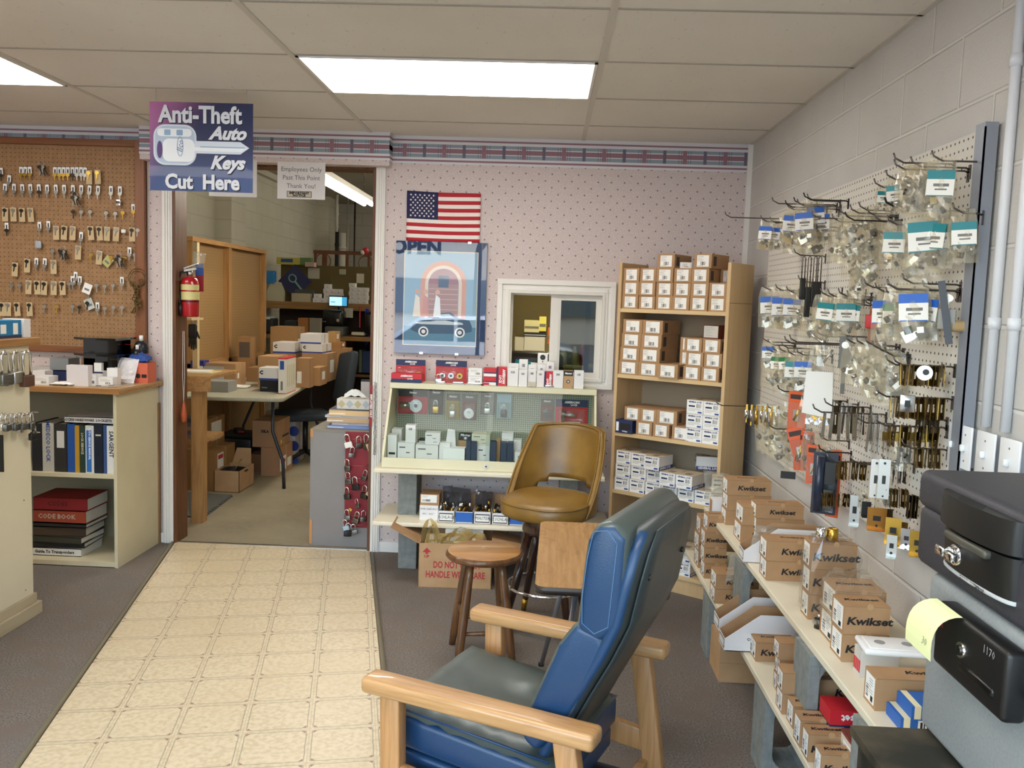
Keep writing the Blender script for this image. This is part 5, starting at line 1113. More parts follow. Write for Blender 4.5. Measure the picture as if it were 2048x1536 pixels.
for nm, bx, mt in (('top_rail', (KX0, KX1, WB-.04, WB-.003, KZ1-.038, KZ1), fw_h), ('bottom_rail', (KX0, KX1, WB-.04, WB-.003, KZ0, KZ0+.036), fw_h), ('side_rail', (KX1-.058, KX1, WB-.042, WB-.003, KZ0, KZ1), fw_v)):
    m = MB(); m.box(*bx, mt); m.build(nm, pg, bevel=.003)
KY = WB-.028
manila = M('manila_tag', 'c9b086', .7); keyst = M('nickel_key', 'a8a49a', .35, 1); keydk = M('dark_key', '3c3831', .4, .8)
def key_mesh(m, mt, x, ztop, L=.052, rot=0, y=-.001):
    c, s = math.cos(rot), math.sin(rot)
    T = Matrix.Translation((x, y, ztop)) @ Matrix.Rotation(rot, 4, 'Y')
    hd = [(.0115*math.cos(a)*(1+.15*math.cos(2*a)), -.011+.011*math.sin(a)) for a in [2*PI*i/12 for i in range(12)]]
    m.prism(hd, .0022, mt, T @ Matrix.Rotation(PI/2, 4, 'X')); z0 = -.020
    bl = [(-.0035, z0), (-.0035, -L+.004), (0, -L), (.0035, -L+.006), (.002, -L+.012), (.0038, -L+.016), (.002, -L+.021), (.0035, z0)]
    m.prism(bl, .0018, mt, T @ Matrix.Rotation(PI/2, 4, 'X'))
def make_key(kind, mt):
    o = thing('tagged_key' if kind in 'wm' else 'blank_key', 'key', 'key')
    if kind == 'w': m = MB(); m.box(-.011, .011, -.0008, 0, -.040, 0, label_w).box(-.0045, .0045, -.0012, -.0008, -.034, -.012, M('tag_print', '4a4a4a', .6)); m.build('paper_tag', o); m = MB(); key_mesh(m, mt, 0, -.034, .046, y=-.003)
    elif kind == 'm': m = MB(); m.box(-.018, .018, -.0008, 0, -.082, 0, manila); m.build('paper_tag', o); m = MB(); key_mesh(m, mt, 0, -.006, .05, .1, y=-.003)
    else: m = MB(); key_mesh(m, mt, 0, 0, .052)
    m.build('key', o); return o
KT = {(k_, n_): make_key(k_, mt) for k_ in 'wmk' for n_, mt in (('b', brass), ('s', keyst), ('d', keydk))}
rowsK = [
 ('top', [(5, 455, 'wd'), (125, 450, 'wb'), (150, 450, 'wb'), (175, 450, 'wb'), (325, 452, 'wb'), (350, 452, 'wb'), (375, 452, 'wb'), (400, 452, 'wb'), (427, 452, 'wd'), (452, 452, 'ws'), (478, 452, 'ws'), (503, 454, 'ws'), (528, 470, 'mb'), (577, 468, 'mb')]),
 ('second', [(30, 550, 'ws'), (55, 500, 'ws'), (82, 550, 'ws'), (130, 552, 'ws'), (178, 552, 'ws'), (228, 553, 'wd'), (277, 555, 'ws'), (328, 555, 'ws'), (378, 556, 'ws'), (430, 558, 'wd'), (480, 558, 'ws'), (530, 560, 'ws'), (580, 562, 'ws'), (655, 563, 'ws'), (708, 565, 'ws')]),
 ('third', [(32, 690, 'md'), (80, 690, 'ms'), (130, 692, 'md'), (180, 692, 'ms'), (432, 705, 'kd'), (482, 705, 'ks'), (532, 705, 'ks'), (627, 712, 'ks'), (682, 715, 'ks'), (727, 710, 'kb'), (787, 670, 'wb')]),
 ('fourth', [(38, 780, 'wd'), (232, 775, 'ws'), (285, 770, 'ws'), (333, 798, 'ms'), (383, 798, 'md'), (433, 800, 'ms'), (480, 835, 'ws'), (535, 800, 'md'), (587, 802, 'md'), (635, 804, 'ms'), (690, 806, 'ms'), (782, 808, 'md'), (818, 808, 'ms')]),
 ('fifth', [(310, 935, 'ks'), (355, 935, 'kd'), (372, 945, 'kd'), (465, 915, 'ms'), (540, 960, 'kb'), (590, 945, 'ms'), (655, 975, 'kb'), (695, 970, 'kd'), (737, 980, 'kb'), (765, 925, 'ws'), (797, 960, 'ks')]),
 ('sixth', [(92, 1015, 'md'), (163, 992, 'md'), (215, 988, 'ws'), (265, 990, 'ws'), (318, 1000, 'ms')]),
 ('seventh', [(67, 1140, 'ks'), (115, 1140, 'ks'), (172, 1120, 'ms'), (220, 1122, 'md'), (265, 1125, 'md'), (320, 1125, 'ms'), (370, 1125, 'md'), (408, 1130, 'ks'), (428, 1095, 'ws'), (447, 1070, 'ws'), (472, 1095, 'ws'), (520, 1150, 'ws'), (570, 1140, 'ks'), (620, 1145, 'ks'), (668, 1140, 'ks'), (720, 1100, 'ws')]),
 ('bottom', [(12, 1250, 'md'), (50, 1250, 'ms'), (100, 1250, 'md'), (175, 1250, 'md'), (262, 1265, 'ks'), (337, 1265, 'kb'), (430, 1265, 'ks'), (470, 1270, 'kd'), (515, 1245, 'kd'), (575, 1250, 'ws'), (620, 1275, 'ks'), (672, 1270, 'ks'), (722, 1270, 'ks')])]
kn = {'w': 'white tagged', 'm': 'manila tagged', 'k': 'untagged'}; mn = {'b': 'brass', 's': 'nickel', 'd': 'dark'}
for rn, L in rowsK:
    for i, (cx_, cy_, kd) in enumerate(L):
        p = at(cx_/2.954, 180+cy_/2.954, Y=KY-.008)
        dup(KT[(kd[0], kd[1])], (p.x, KY-.008-(.004 if kd[0] == 'm' else 0), p.z-.004), 0, '%s %s key in the %s row of the brown pegboard, %s from left' % (kn[kd[0]], mn[kd[1]], rn, ORD[i]), 'keys hanging on the brown pegboard', rot=(0, random.uniform(-.08, .08), 0), first=True)
        m = MB(); m.tube([(p.x, WB-.012, p.z), (p.x, KY-.016, p.z-.002), (p.x, KY-.019, p.z+.005)], .0014, steel, 5); m.build('hook', pg) if sum(len(l[1]) for l in rowsK) and len([c for c in pg.children]) < 100 else None
for k_ in KT.values():
    if k_.name not in USED: [bpy.data.objects.remove(c) for c in list(k_.children)]; bpy.data.objects.remove(k_)
# odd shapes on the board
def hang(fn, cx_, cy_, name, label, cat, dy=.01):
    p = at(cx_/2.954, 180+cy_/2.954, Y=KY-dy); m = MB(); fn(m); return m.build(name, label=label, cat=cat, loc=(p.x, KY-dy, p.z))
def bunch(m):
    rnd = random.Random(9); m.tube([(.016*math.cos(2*PI*i/14), 0, -.016+.016*math.sin(2*PI*i/14)) for i in range(14)], .0015, steel, 5, closed=True)
    for i in range(7): key_mesh(m, rnd.choice((keydk, keyst, keydk)), rnd.uniform(-.014, .014), -.026, .06, rnd.uniform(-.5, .5), y=-.003*i)
hang(bunch, 245, 420, 'key_bunch', 'dark bunch of keys in the top row between two groups of white tags', 'key ring')
hang(bunch, 370, 920, 'key_bunch', 'bunch of dark keys in the fifth row of the brown pegboard', 'key ring', .02)
hang(bunch, 700, 965, 'key_bunch', 'black bunch of keys near the right end of the fifth row', 'key ring', .03)
hang(bunch, 440, 600, 'key_bunch', 'bunch of dark keys hanging over the second row of white tags', 'key ring', .03)
hang(lambda m: m.rbox(-.018, .018, -.008, 0, -.055, -.01, .008, M('pale_grey_fob', 'a9b0b3', .5)).tube([(0, -.004, -.01), (0, -.004, .012)], .0015, steel, 5), 228, 880, 'grey_fob', 'rounded pale grey fob alone below the fourth row, left half', 'key fob')
hang(lambda m: m.rbox(-.014, .014, -.01, 0, -.03, -.008, .006, label_w).tube([(0, -.004, -.01), (0, -.004, .01)], .0015, steel, 5), 732, 815, 'white_key_cover', 'small white plastic cap hanging in the fourth row near the right', 'key cap')
hang(lambda m: m.rbox(-.014, .014, -.012, 0, -.045, -.006, .004, chrome).rbox(-.012, .012, -.014, -.001, -.03, -.016, .002, darksteel), 702, 640, 'chrome_lock', 'little chrome lock under the last white tag of the second row', 'lock part')
def diamond(w, h_, rot, mt): return lambda m: m.box(-w/2, w/2, -.0008, 0, -h_, 0, mt, Matrix.Rotation(rot, 4, 'Y')).box(-w*.3, w*.3, -.0012, -.0008, -h_*.7, -h_*.5, grey_ink, Matrix.Rotation(rot, 4, 'Y'))
hang(diamond(.05, .06, .35, label_w), 525, 1145, 'paper_tag', 'larger tilted white paper tag in the seventh row', 'tag', .02)
hang(diamond(.05, .06, .7, M('yellow_green_tag', 'b9b878', .7)), 655, 990, 'paper_tag', 'tilted yellowish tag behind brass keys in the fifth row', 'tag', .006)
hang(diamond(.05, .065, -.4, M('pale_grey_tag', 'c6cac4', .7)), 515, 1235, 'paper_tag', 'tilted pale grey tag behind black keys in the bottom row', 'tag', .004)
def oldring(m):
    for r, cz in ((.055, -.045), (.045, -.05)): m.tube([(r*math.cos(2*PI*i/28), -.006*math.sin(i), cz+r*math.sin(2*PI*i/28)) for i in range(28)], .0022, M('old_brass', '6d5a38', .45, .9), 6, closed=True)
    ob = MATS['old_brass']; rnd = random.Random(2)
    for i in range(8):
        x = rnd.uniform(-.03, .02); z = -.07-.018*i; T = Matrix.Translation((x, -.006-.003*i, z)) @ Matrix.Rotation(rnd.uniform(-.5, .5), 4, 'Y')
        m.add([T @ Vector(p) for p in ()], [], ob)
        m.tube([T @ Vector((0, 0, 0)), T @ Vector((0, 0, -.065))], .0035, ob, 6); m.tube([T @ Vector((.011*math.cos(2*PI*j/10), 0, .01+.011*math.sin(2*PI*j/10))) for j in range(10)], .003, ob, 5, closed=True)
        m.box(0, .014, -.002, .002, -.062, -.045, ob, T)
hang(oldring, 812, 1065, 'old_key_ring', 'large ring of old dark brass skeleton keys at the right edge of the brown pegboard', 'key ring', .02)

# ---------------------------------------------------------------- low cream cabinet of binders under the key board
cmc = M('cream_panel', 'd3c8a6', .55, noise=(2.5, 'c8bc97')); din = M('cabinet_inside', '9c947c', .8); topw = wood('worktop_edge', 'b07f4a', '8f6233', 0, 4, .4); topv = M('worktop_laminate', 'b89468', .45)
cab = thing('open_cabinet', 'low cream open cabinet of binders under the brown key pegboard', 'cabinet', loc=(0, 0, 0))
CX0, CX1, CY0, CY1 = -3.5, -2.296, 4.585, 5.10
m = MB(); m.box(CX1-.018, CX1, CY0, CY1, 0, .968, cmc); m.build('side_panel', cab)
m = MB(); m.box(CX0, CX0+.018, CY0, CY1, 0, .968, cmc); m.build('side_panel', cab)
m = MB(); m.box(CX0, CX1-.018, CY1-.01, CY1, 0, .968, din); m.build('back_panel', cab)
CS = zat(232, 951, CY0); m = MB(); m.box(CX0+.018, CX1-.018, CY0, CY1-.01, CS-.02, CS, cmc); m.build('shelf', cab)
m = MB(); m.box(CX0+.018, CX1-.018, CY0, CY1-.01, .005, .03, cmc); m.build('floor_panel', cab)
m = MB(); m.box(CX0-.02, CX1+.03, CY0-.03, CY1+.01, .968, .982, topw).box(CX0-.02, CX1+.03, CY0-.03, CY1+.01, .982, .996, topv).box(CX0-.021, CX1+.031, CY0-.031, CY0-.029, .966, .996, topw); m.build('worktop', cab, bevel=.002)
m = MB(); m.box(-2.333, -2.288, 5.085, 5.108, 0, .86, wood('cork_brown_strip', '8a6a48', '6d5136', 2, 4, .7)); m.build('wood_strip', label='brown wooden strip standing against the wall beside the cream cabinet', cat='wood strip')
TZ2 = .9965
def binder(px0, px1, ptop, col, label, lab=None, h=None, txt=None, tcol=None, Y=4.62, z0=None, name='ring_binder', dep=.26, sz=None):
    z0 = CS+.0005 if z0 is None else z0; x0, x1 = W_(px0, px1, 900, Y); z1 = zat(px0, ptop, Y); w, h = x1-x0-.0008, z1-z0
    m = MB(); c_ = M('binder_'+col, col, .45); m.box(0, w, 0, .003, 0, h, c_).box(0, .003, .003, dep, 0, h, c_).box(w-.003, w, .003, dep, 0, h, c_).box(.004, w-.004, .012, dep-.01, .006, h-.006, M('page_block', 'd9d4c6', .8))
    o = m.build(name, label=label, cat='binder', group='binders on the cream cabinet shelf', loc=(x0, Y, z0))
    if lab: l = MB(); (lambda a: l.box(w*a[0], w*a[1], -.0006, 0, h*a[2], h*a[3], M('spine_'+a[4], a[4], .6)))(lab); l.build('spine_label', o)
    if txt: l = MB(); l.text(txt, sz or w*.5, M('spine_ink_'+tcol, tcol, .6), face('-yd', w*.5, -.0012, h*.62), bold=.0006, sx=1); l.build('spine_lettering', o)
    return o
gBi = 'binders'
binder(64, 84, 846, '1b1b1c', 'black binder with two thin tape lines, leftmost on the cabinet shelf', (.15, .85, .80, .82, 'd8cfae'))
binder(85, 108, 846, 'b9b6a8', 'pale grey wide binder with a blue title strip on the cabinet shelf', None, txt='MEDECO LOCK', tcol='27509a')
binder(109, 134, 847, '2b2724', 'dark binder with a white square label on the cabinet shelf', (.2, .8, .5, .85, 'd5d2ca'))
binder(135, 150, 848, '1f4f97', 'plain bright blue binder on the cabinet shelf', None)
binder(150, 159, 851, 'b98e2c', 'narrow mustard yellow book between blue and green binders', None, name='book')
binder(160, 170, 851, '24392f', 'narrow dark green book on the cabinet shelf', None, txt='LOCK SERVICE', tcol='c9c4a4', sz=.018, name='book')
binder(171, 188, 851, 'd8d8d2', 'white binder with a blue service manual spine on the cabinet shelf', (.12, .72, .02, .9, '2b6cb5'), txt='AUTO SERVICE MANUAL', tcol='e6eef6', sz=.016)
binder(188, 206, 848, '17202f', 'dark navy binder with two cream tapes on the cabinet shelf', (.2, .8, .76, .79, 'd8cfae'))
binder(207, 214, 850, '3a5586', 'slim blue book left of the white lettered binder', None, name='book')
binder(214, 231, 852, 'e9e7e1', 'white binder with a bold black word down its spine, rightmost on the shelf', None, txt='SARGENT', tcol='161616', sz=.034)
def flatbook(px0, px1, pt, pb, Y, col, label, txt=None, tcol='c9c4b0', dep=.2, rz=0, name='book', cat='book', pages=True, zb=None, z1=None):
    x0, x1 = W_(px0, px1, pt, Y); z0 = zat(px0, pb, Y) if zb is None else zb; z1 = z1 or zat(px0, pt, Y); w, h = x1-x0, z1-z0; c_ = M('cover_'+col, col, .55); m = MB()
    m.box(0, w, 0, dep, 0, .004, c_).box(0, w, 0, dep, h-.004, h, c_).box(0, w, 0, .004, 0, h, c_); m.box(.004, w-.002, .004, dep-.003, .004, h-.004, M('page_block', 'd9d4c6', .8))
    o = m.build(name, label=label, cat=cat, group=None, loc=(x0, Y, z0), rz=rz)
    if txt: l = MB(); l.text(txt, h*.5, M('cover_ink_'+tcol, tcol, .6), face('-y', w*.45, -.0008, h*.5), bold=.001, sx=1); l.build('spine_lettering', o)
    return z1
flatbook(129, 230, 832, 845.5, 4.63, 'e0ded8', 'white binder lying flat across the tops of the upright binders', 'ACCESS HARDWARE  LOCKSETS', '57534d', name='ring_binder', cat='binder')
zz = .0305
for i, (px1, pt, col, lab, tx, tc, rz) in enumerate(((162, 1108, 'd8d6cf', 'white binder with black lettering, lowest in the stack on the cabinet floor', 'Guide To Transponders', '2a2a2a', 0), (166, 1093, '24221d', 'black binder just above the lowest white one in the floor stack', None, '', .05), (164, 1076, '3c3a2c', 'dark olive binder in the floor stack of books', None, '', -.04),
    (168, 1052, '4b3b2a', 'worn brown book under the two red ones in the floor stack', None, '', .06), (172, 1042, '26231f', 'thin black book below the orange red code book', None, '', 0), (171, 1014, '9a4128', 'orange red thick book with pale raised lettering in the floor stack', 'CODE BOOK', 'b9a894', .0), (173, 987, '8d1f20', 'dark red thick book on top of the orange red one', 'CODES', '5f1416', .02))):
    x0, x1 = W_(66, px1, pt, 4.66); z1 = zz+(.046, .028, .036, .052, .024, .072, .070)[i]; pt_ = z1
    if 1: flatbook(66, px1, pt, 0, 4.66, col, lab, tx, tc or 'c9c4b0', dep=.24, rz=rz, zb=zz, z1=z1); zz = z1+.0006
x0, x1 = W_(130, 228, 970, 4.8); m = MB(); m.box(0, x1-x0, 0, .2, 0, .04, M('dim_book', '3b3c3f', .6)).box(0, x1-x0-.02, 0, .2, .042, .075, M('dim_book2', '4b4b4a', .6)); m.build('book_pair', label='dim grey books lying behind the red book under the shelf', cat='books', loc=(x0+.0, 4.86, zz)) if 0 else None
x0, x1 = W_(208, 232, 1060, 4.75); m = MB(); m.box(0, .05, 0, .2, 0, .24, M('dim_grey_binder', '6e7280', .6)).box(0, .05, -.001, 0, 0, .02, label_w); m.build('ring_binder', label='grey blue binder standing in shadow at the right of the cabinet floor', cat='binder', loc=(-2.385, 4.78, .0305))
# things on top of the cabinet
def topbox(px0, px1, pt, Y, dep, mt, label, name='small_box', cat='box', deco=None, rz=0, z0=TZ2): return smallbox(px0, px1, pt, Y, z0, dep, label, cat, name, mt, deco, None, rz)
topbox(66, 98, 752, 4.61, .09, wc, 'white printed box on the cabinet top beside the counter panel', deco=d_lines)
topbox(66, 90, 741, 4.74, .08, wc, 'white box behind the printed one on the cabinet top', deco=None)
topbox(63, 100, 733, 4.86, .10, M('grey_white_box', 'b9b6b0', .6), 'grey white stack box near the wall on the cabinet top')
gs = topbox(100, 137, 716, 4.88, .12, M('grey_machine', '85898a', .5), 'rounded grey machine case on a blue box at the back of the cabinet top', 'machine_case', 'machine', z0=TZ2+.06)
topbox(100, 139, 742, 4.87, .13, navy, 'dark blue box under the grey machine case')
topbox(133, 176, 730, 4.62, .05, M('pinkish_white_box', 'dcd6d6', .6), 'large blank pale box lid standing at the front of the cabinet top')
topbox(176, 192, 748, 4.66, .05, wc, 'small printed white box right of the blank pale one', deco=d_lines)
m = MB(); x0, x1 = W_(163, 236, 714, 4.93); w = x1-x0; m.box(0, w*.58, 0, .004, 0, .13, card).box(w*.62, w, 0, .004, 0, .115, card2).box(0, w, .11, .114, 0, .13, card).box(0, .004, 0, .11, 0, .13, card).box(w-.004, w, 0, .11, 0, .115, card).box(w*.58, w*.62, 0, .11, 0, .1, card)
m.build('cardboard_organizer', label='open brown cardboard organizer at the back of the cabinet top', cat='box', loc=(x0, 4.93, TZ2))
topbox(188, 206, 742, 4.80, .05, wc, 'small blue edged box before the cardboard organizer', deco=lambda l, w, h: l.box(0, w, -.0006, 0, h*.82, h*.95, navy))
m = MB(); m.box(0, .04, 0, .035, 0, .045, label_w); o = m.build('small_box', label='tilted cream flap box on the blue edged box', cat='box', loc=(at(188, 742, Y=4.80).x-.003, 4.806, zat(188, 742, 4.80)+.0008)); o.rotation_euler = (0, -.0, .12)
topbox(214, 235, 736, 4.74, .04, wc, 'upright white box with a notched top on the cabinet', deco=None)
topbox(196, 226, 754, 4.68, .05, wc, 'low white box in front of the upright notched one', deco=d_lines)
m = MB()
for i in range(5): m.cb((.02+.035*i, .01*(i % 2), .004+.003*i), (.10, .008, .003), (steel, blk, chrome, blk, steel)[i], (0, 0, .25+.1*i))
m.build('metal_picks', label='fan of thin metal lock picks at the front of the cabinet top', cat='tools', loc=(at(210, 770, Z=TZ2).x, 4.62, TZ2))
bag('papers', [(0, 0, .002), (.13, 0, .002), (.13, .07, .004), (0, .08, .004)], .005, 'crumpled white papers at the front edge of the cabinet top', 'paper', mat=label_w, loc=(at(105, 770, Z=TZ2).x, 4.60, TZ2+.008), seed=51, nz=.006)
bag('plastic_bag', [(0, 0, 0), (.14, 0, 0), (.15, .05, .135), (.02, .05, .14)], .03, 'white plastic bag standing beside the coral box', 'bag', mat=M('white_bag', 'e6e3e4', .5), loc=(at(248, 760, Z=TZ2).x, 4.86, TZ2+.002), seed=52, nz=.007)
q = at(293, 758, Z=TZ2); m = MB(); cor = M('coral_carton', 'd0664a', .6); m.box(0, .115, 0, .11, 0, .115, cor); o = m.build('coral_box', label='open coral red box holding a blue cloth, right end of the cabinet top', cat='box', loc=(q.x-.0, 4.90, TZ2), rz=0)
l = MB(); l.cyl((.06, -.0008, .04), (.06, 0, .04), .014, ink, 14).box(.08, .11, -.0008, 0, .03, .05, ink).box(.004, .04, -.0008, 0, .006, .014, ink); l.build('printed_mark', o)
bag('cloth', [(0, 0, 0), (.12, 0, 0), (.11, .09, .02), (-.02, .08, .03)], .03, 'blue shop cloth bundled on the coral box', 'cloth', mat=M('blue_cloth', '2f4f97', .85), loc=(q.x-.01, 4.91, TZ2+.125), seed=53, nz=.012)
def spray(loc, s, label):
    o = thing('spray_can', label, 'spray can', None, loc); m = MB(); m.lathe([(.001, 0), (.026*s, 0), (.026*s, .12*s), (.022*s, .135*s), (.012*s, .145*s), (.001, .145*s)], M('can_black', '22232a', .3, .3), n=24)
    m.build('can_body', o); m = MB(); m.lathe([(.0264*s, .03*s), (.0264*s, .10*s)], M('can_label_orange', 'c45a3c', .4), n=24); m.build('can_label', o)
    m = MB(); m.cyl((0, 0, .145*s), (0, 0, .165*s), .007*s, label_w, 14).tube([(0, 0, .16*s), (-.09*s, -.01, .172*s)], .0012, redp, 5); m.build('nozzle', o)
spray((at(284, 700, Y=5.04).x, 5.03, TZ2+.0), 1.62, 'tall spray can with a red straw behind the coral box')
spray((at(277, 720, Y=4.98).x, 4.965, TZ2), 1.3, 'shorter black spray can behind the white plastic bag')
# black paper tray stand
bt_ = thing('tray_stand', 'black two level tray stand on the cabinet top against the key board', 'stand', loc=(0, 0, 0)); gb = M('gloss_black', '0b0b0d', .15, coat=.5)
Yb = 4.95
for pt, w_, nm in ((674, .03, 'upper_tray'), (706, .02, 'lower_tray')):
    z = zat(170, pt+5, Yb-.12); x0 = at(138, pt, Y=Yb-.15).x; m = MB(); m.prism([(x0, -.10), (x0+.10, -.16), (-2.40, -.16), (-2.40, .09), (x0+.13, .09)], .012, gb, Matrix.Translation((0, Yb, z))); m.build(nm, bt_)
x0 = at(167, 700, Y=Yb).x; z1 = zat(170, 679, Yb-.12); m = MB(); m.box(x0+.01, -2.43, Yb-.02, Yb+.08, TZ2, z1, gb).box(-2.56, -2.43, Yb-.08, Yb+.08, TZ2, z1, gb); m.build('stand_body', bt_)

# ---------------------------------------------------------------- foreground counter with hanging padlocks
oc = thing('counter', 'cream counter end panel with a wood top and padlocks hanging on it, left edge', 'counter', loc=(0, 0, 0)); PX = -2.335
m = MB(); m.box(-3.0, PX, 1.6, 3.86, .105, 1.262, M('cream_counter', 'ddd3b6', .5, noise=(1.5, 'd4caab'))); 
for y, z in ((3.8, .56), (3.62, .50), (3.8, .14)): m.cyl((PX-.001, y, z), (PX+.001, y, z), .0035, darksteel, 8)
m.build('counter_body', oc, bevel=.002)
m = MB(); m.box(-3.03, PX+.02, 1.58, 3.92, 1.264, 1.298, wood('counter_wood_top', 'a87a45', '86592b', 1, 4, .4)); m.build('counter_top', oc, bevel=.003)
bs_ = M('pale_baseboard', 'b8a98a', .6, noise=(14, 'a39373', .4, .6, (1, .1, 1)))
m = MB(); m.box(-3.0, PX+.018, 1.6, 3.90, 0, .06, bs_).box(-3.0, PX+.006, 1.6, 3.88, .06, .104, bs_); m.build('plinth_moulding', oc, bevel=.003)
for z, y0, y1, nm in ((1.235, 3.2, 3.80, 'hanging_rod'), (.955, 3.2, 3.88, 'hanging_rod')):
    m = MB(); m.tube([(PX, y1, z), (PX+.03, y1-.01, z), (PX+.03, y0, z), (PX, y0, z)], .003, chrome, 8); m.build(nm, oc)
def hung_lock(px, pt, body, s, label, grp, long=0, X=PX+.034):
    p = at(px, pt, X=X); o = thing('padlock', label, 'padlock', grp, (X, p.y, p.z), PI/2+random.uniform(-.15, .15)); m = MB()
    sh = .05*s*(1+long); m.rbox(-.024*s, .024*s, -.010*s, .010*s, -sh-.036*s, -sh, .004*s, body); m.cyl((0, 0, -sh-.037*s), (0, 0, -sh-.034*s), .008*s, darksteel, 12); m.build('lock_body', o)
    m = MB(); r = .016*s; pts = [(r*math.cos(PI*i/10), 0, -r+r*math.sin(PI*i/10)) for i in range(11)]; m.tube([(r, 0, -sh-.002)]+pts+[(-r, 0, -sh-.002)], .0042*s, chrome, 8); m.build('shackle', o); return o
lam_ = M('laminated_steel', '8c8c88', .3, 1, noise=(60, '6f6f6c', .4, .6, (.2, .2, 8)))
g_ = 'padlocks hanging on the counter end'
for i, (px, bd, lg, w) in enumerate(((10, lam_, .3, 'steel bodied one, first of three'), (31, steel, .2, 'steel bodied one, second of three'), (53, M('brown_lock_body', '5b3a2c', .5), .45, 'brown bodied one, nearest the panel edge'))):
    hung_lock(px, 703, bd, 1.45, 'large padlock in the counter end upper row, %s' % w, g_, lg)
for i, px in enumerate((5, 14, 23, 32, 40, 48, 56, 63)):
    hung_lock(px, 827+(2 if i % 2 else 0)-i*.4, (chrome, lam_, steel, lam_)[i % 4], .85, 'small bright padlock in the lower row on the counter end, %s from left' % ORD[i], g_, (.4 if i == 4 else 0), X=PX+.034+(.012 if i % 2 else 0))
hung_lock(66, 850, blk, .9, 'small black padlock at the very edge of the lower row', g_, -.2)
m = MB(); p = at(2, 870, X=PX+.03); m.box(-.008, .008, -.004, .004, -.16, 0, blk, None); m.build('black_strap', label='black beaded strap hanging at the left frame edge from the lower row', cat='strap', loc=p)
q = at(34, 672, X=PX-.05); m = MB(); cy_ = M('cyan_print', '1479a8', .5); m.box(-.16, 0, -.24, 0, 0, .078, cy_).box(-.161, .0006, -.06, -.025, .015, .065, label_w).box(-.161, .0006, -.15, -.11, .02, .06, label_w).box(-.162, .001, -.241, .001, 0, .012, navy)
m.build('blue_box', label='blue and white printed box with its lid up on the counter top', cat='box', loc=(PX-.03, q.y, 1.2985))
m = MB(); m.add([(-.162, -.24, .079), (-.162, -.005, .079), (-.20, -.03, .20), (-.20, -.24, .20)], [(0, 1, 2, 3)], label_w); f_ = m.build('box_lid', bpy.data.objects['blue_box.002'] if 'blue_box.002' in bpy.data.objects else None)
m = MB(); m.box(0, .10, 0, .05, 0, .082, M('white_carton', 'e6e4e2', .6)); m.build('small_box', label='plain cream box beside the blue printed box on the counter top', cat='box', loc=(PX-.12, q.y+.006, 1.2985))

# ---------------------------------------------------------------- signs
sg = thing('hanging_sign', 'blue and purple auto key cutting sign hanging from the ceiling', 'sign', loc=(-1.876, 4.09, 1.999)); SW, SHh = .488, .408
kk = NT('sign_gradient', .3); g = kk.ma('DIVIDE', kk.x, SW); gz = kk.ma('DIVIDE', kk.z, SHh)
f1 = kk.smooth(kk.ma('ADD', kk.ma('MULTIPLY', g, 1.5), kk.ma('SUBTRACT', 1.0, gz)), 0, 1.05)
kk.col(kk.mix(f1, 'b0699b', kk.mix(kk.smooth(gz, .05, .55), '2d477c', '222a52'))); kk.b.inputs['Coat Weight'].default_value = .2
m = MB(); m.box(0, SW, 0, .004, 0, SHh, kk.m); m.build('sign_panel', sg)
sil = M('sign_silver', 'dfe3ea', .4); shd = M('sign_shadow', '151a33', .5); wkey = M('sign_key_white', 'd5dfea', .4); wk2 = M('sign_key_pale', 'eef3f7', .4); kb2 = M('sign_key_blue', '8fb0cc', .4)
m = MB()
def stxt(t, size, x, z, sx=1, sh=0, al='CENTER', b=.0035):
    m.text(t, size, shd, face('-y', x+.005, -.0006, z-.005), al, bold=b, shear=sh, sx=sx, res=3); m.text(t, size, sil, face('-y', x, -.0012, z), al, bold=b, shear=sh, sx=sx, res=3)
stxt('Anti-Theft', .108, SW*.49, SHh*.855, .86); stxt('Auto', .080, SW*.755, SHh*.655, 1.02, .35); stxt('Keys', .082, SW*.75, SHh*.325, .98, .35); stxt('Cut  Here', .092, SW*.51, SHh*.10, .92)
m.build('sign_lettering', sg)
m = MB(); T = Matrix(((1, 0, 0, 0), (0, 0, -1, 0), (0, 1, 0, 0), (0, 0, 0, 1)))
def rr(x0, x1, z0, z1, r): return rrect(x0, x1, z0, z1, r)
def flat(pts, y, mt): m.poly([(p[0], y, p[1]) for p in pts], mt)
flat(rr(.018, .222, .118, .305, .055), -.0014, wkey); flat(rr(.026, .214, .126, .297, .05), -.0018, M('sign_key_mid', 'b6c8da', .4)); flat(rr(.062, .214, .135, .240, .03), -.0022, wk2)
flat(rr(.036, .200, .250, .286, .017), -.0022, wk2); flat(rr(.070, .100, .255, .281, .004), -.0026, kb2); flat(rr(.128, .158, .255, .281, .004), -.0026, kb2)
flat([(.048+.013*math.cos(a), .188+.040*math.sin(a)) for a in [2*PI*i/24 for i in range(24)]], -.0030, M('sign_key_hole', '5a3f78', .4))
m.poly([(.214, -.0016, .175), (.43, -.0016, .175), (.472, -.0016, .205), (.43, -.0016, .232), (.214, -.0016, .232)], wkey); m.poly([(.214, -.002, .186), (.435, -.002, .186), (.46, -.002, .203), (.214, -.002, .203)], wk2); m.poly([(.24, -.0022, .203), (.455, -.0022, .203), (.45, -.0022, .208), (.24, -.0022, .208)], kb2)
m.tube([(.145+.014*math.cos(a), -.0026, .205+.045*math.sin(a)) for a in [2*PI*i/24 for i in range(24)]], .0012, M('sign_outline', '7f97b4', .5), 4, closed=True)
m.text('Ilco', .038, MATS['sign_outline'], face('-y', .146, -.0028, .205) @ Matrix.Rotation(PI*.46, 4, 'Z'), shear=.3, bold=.0006); m.build('key_picture', sg)
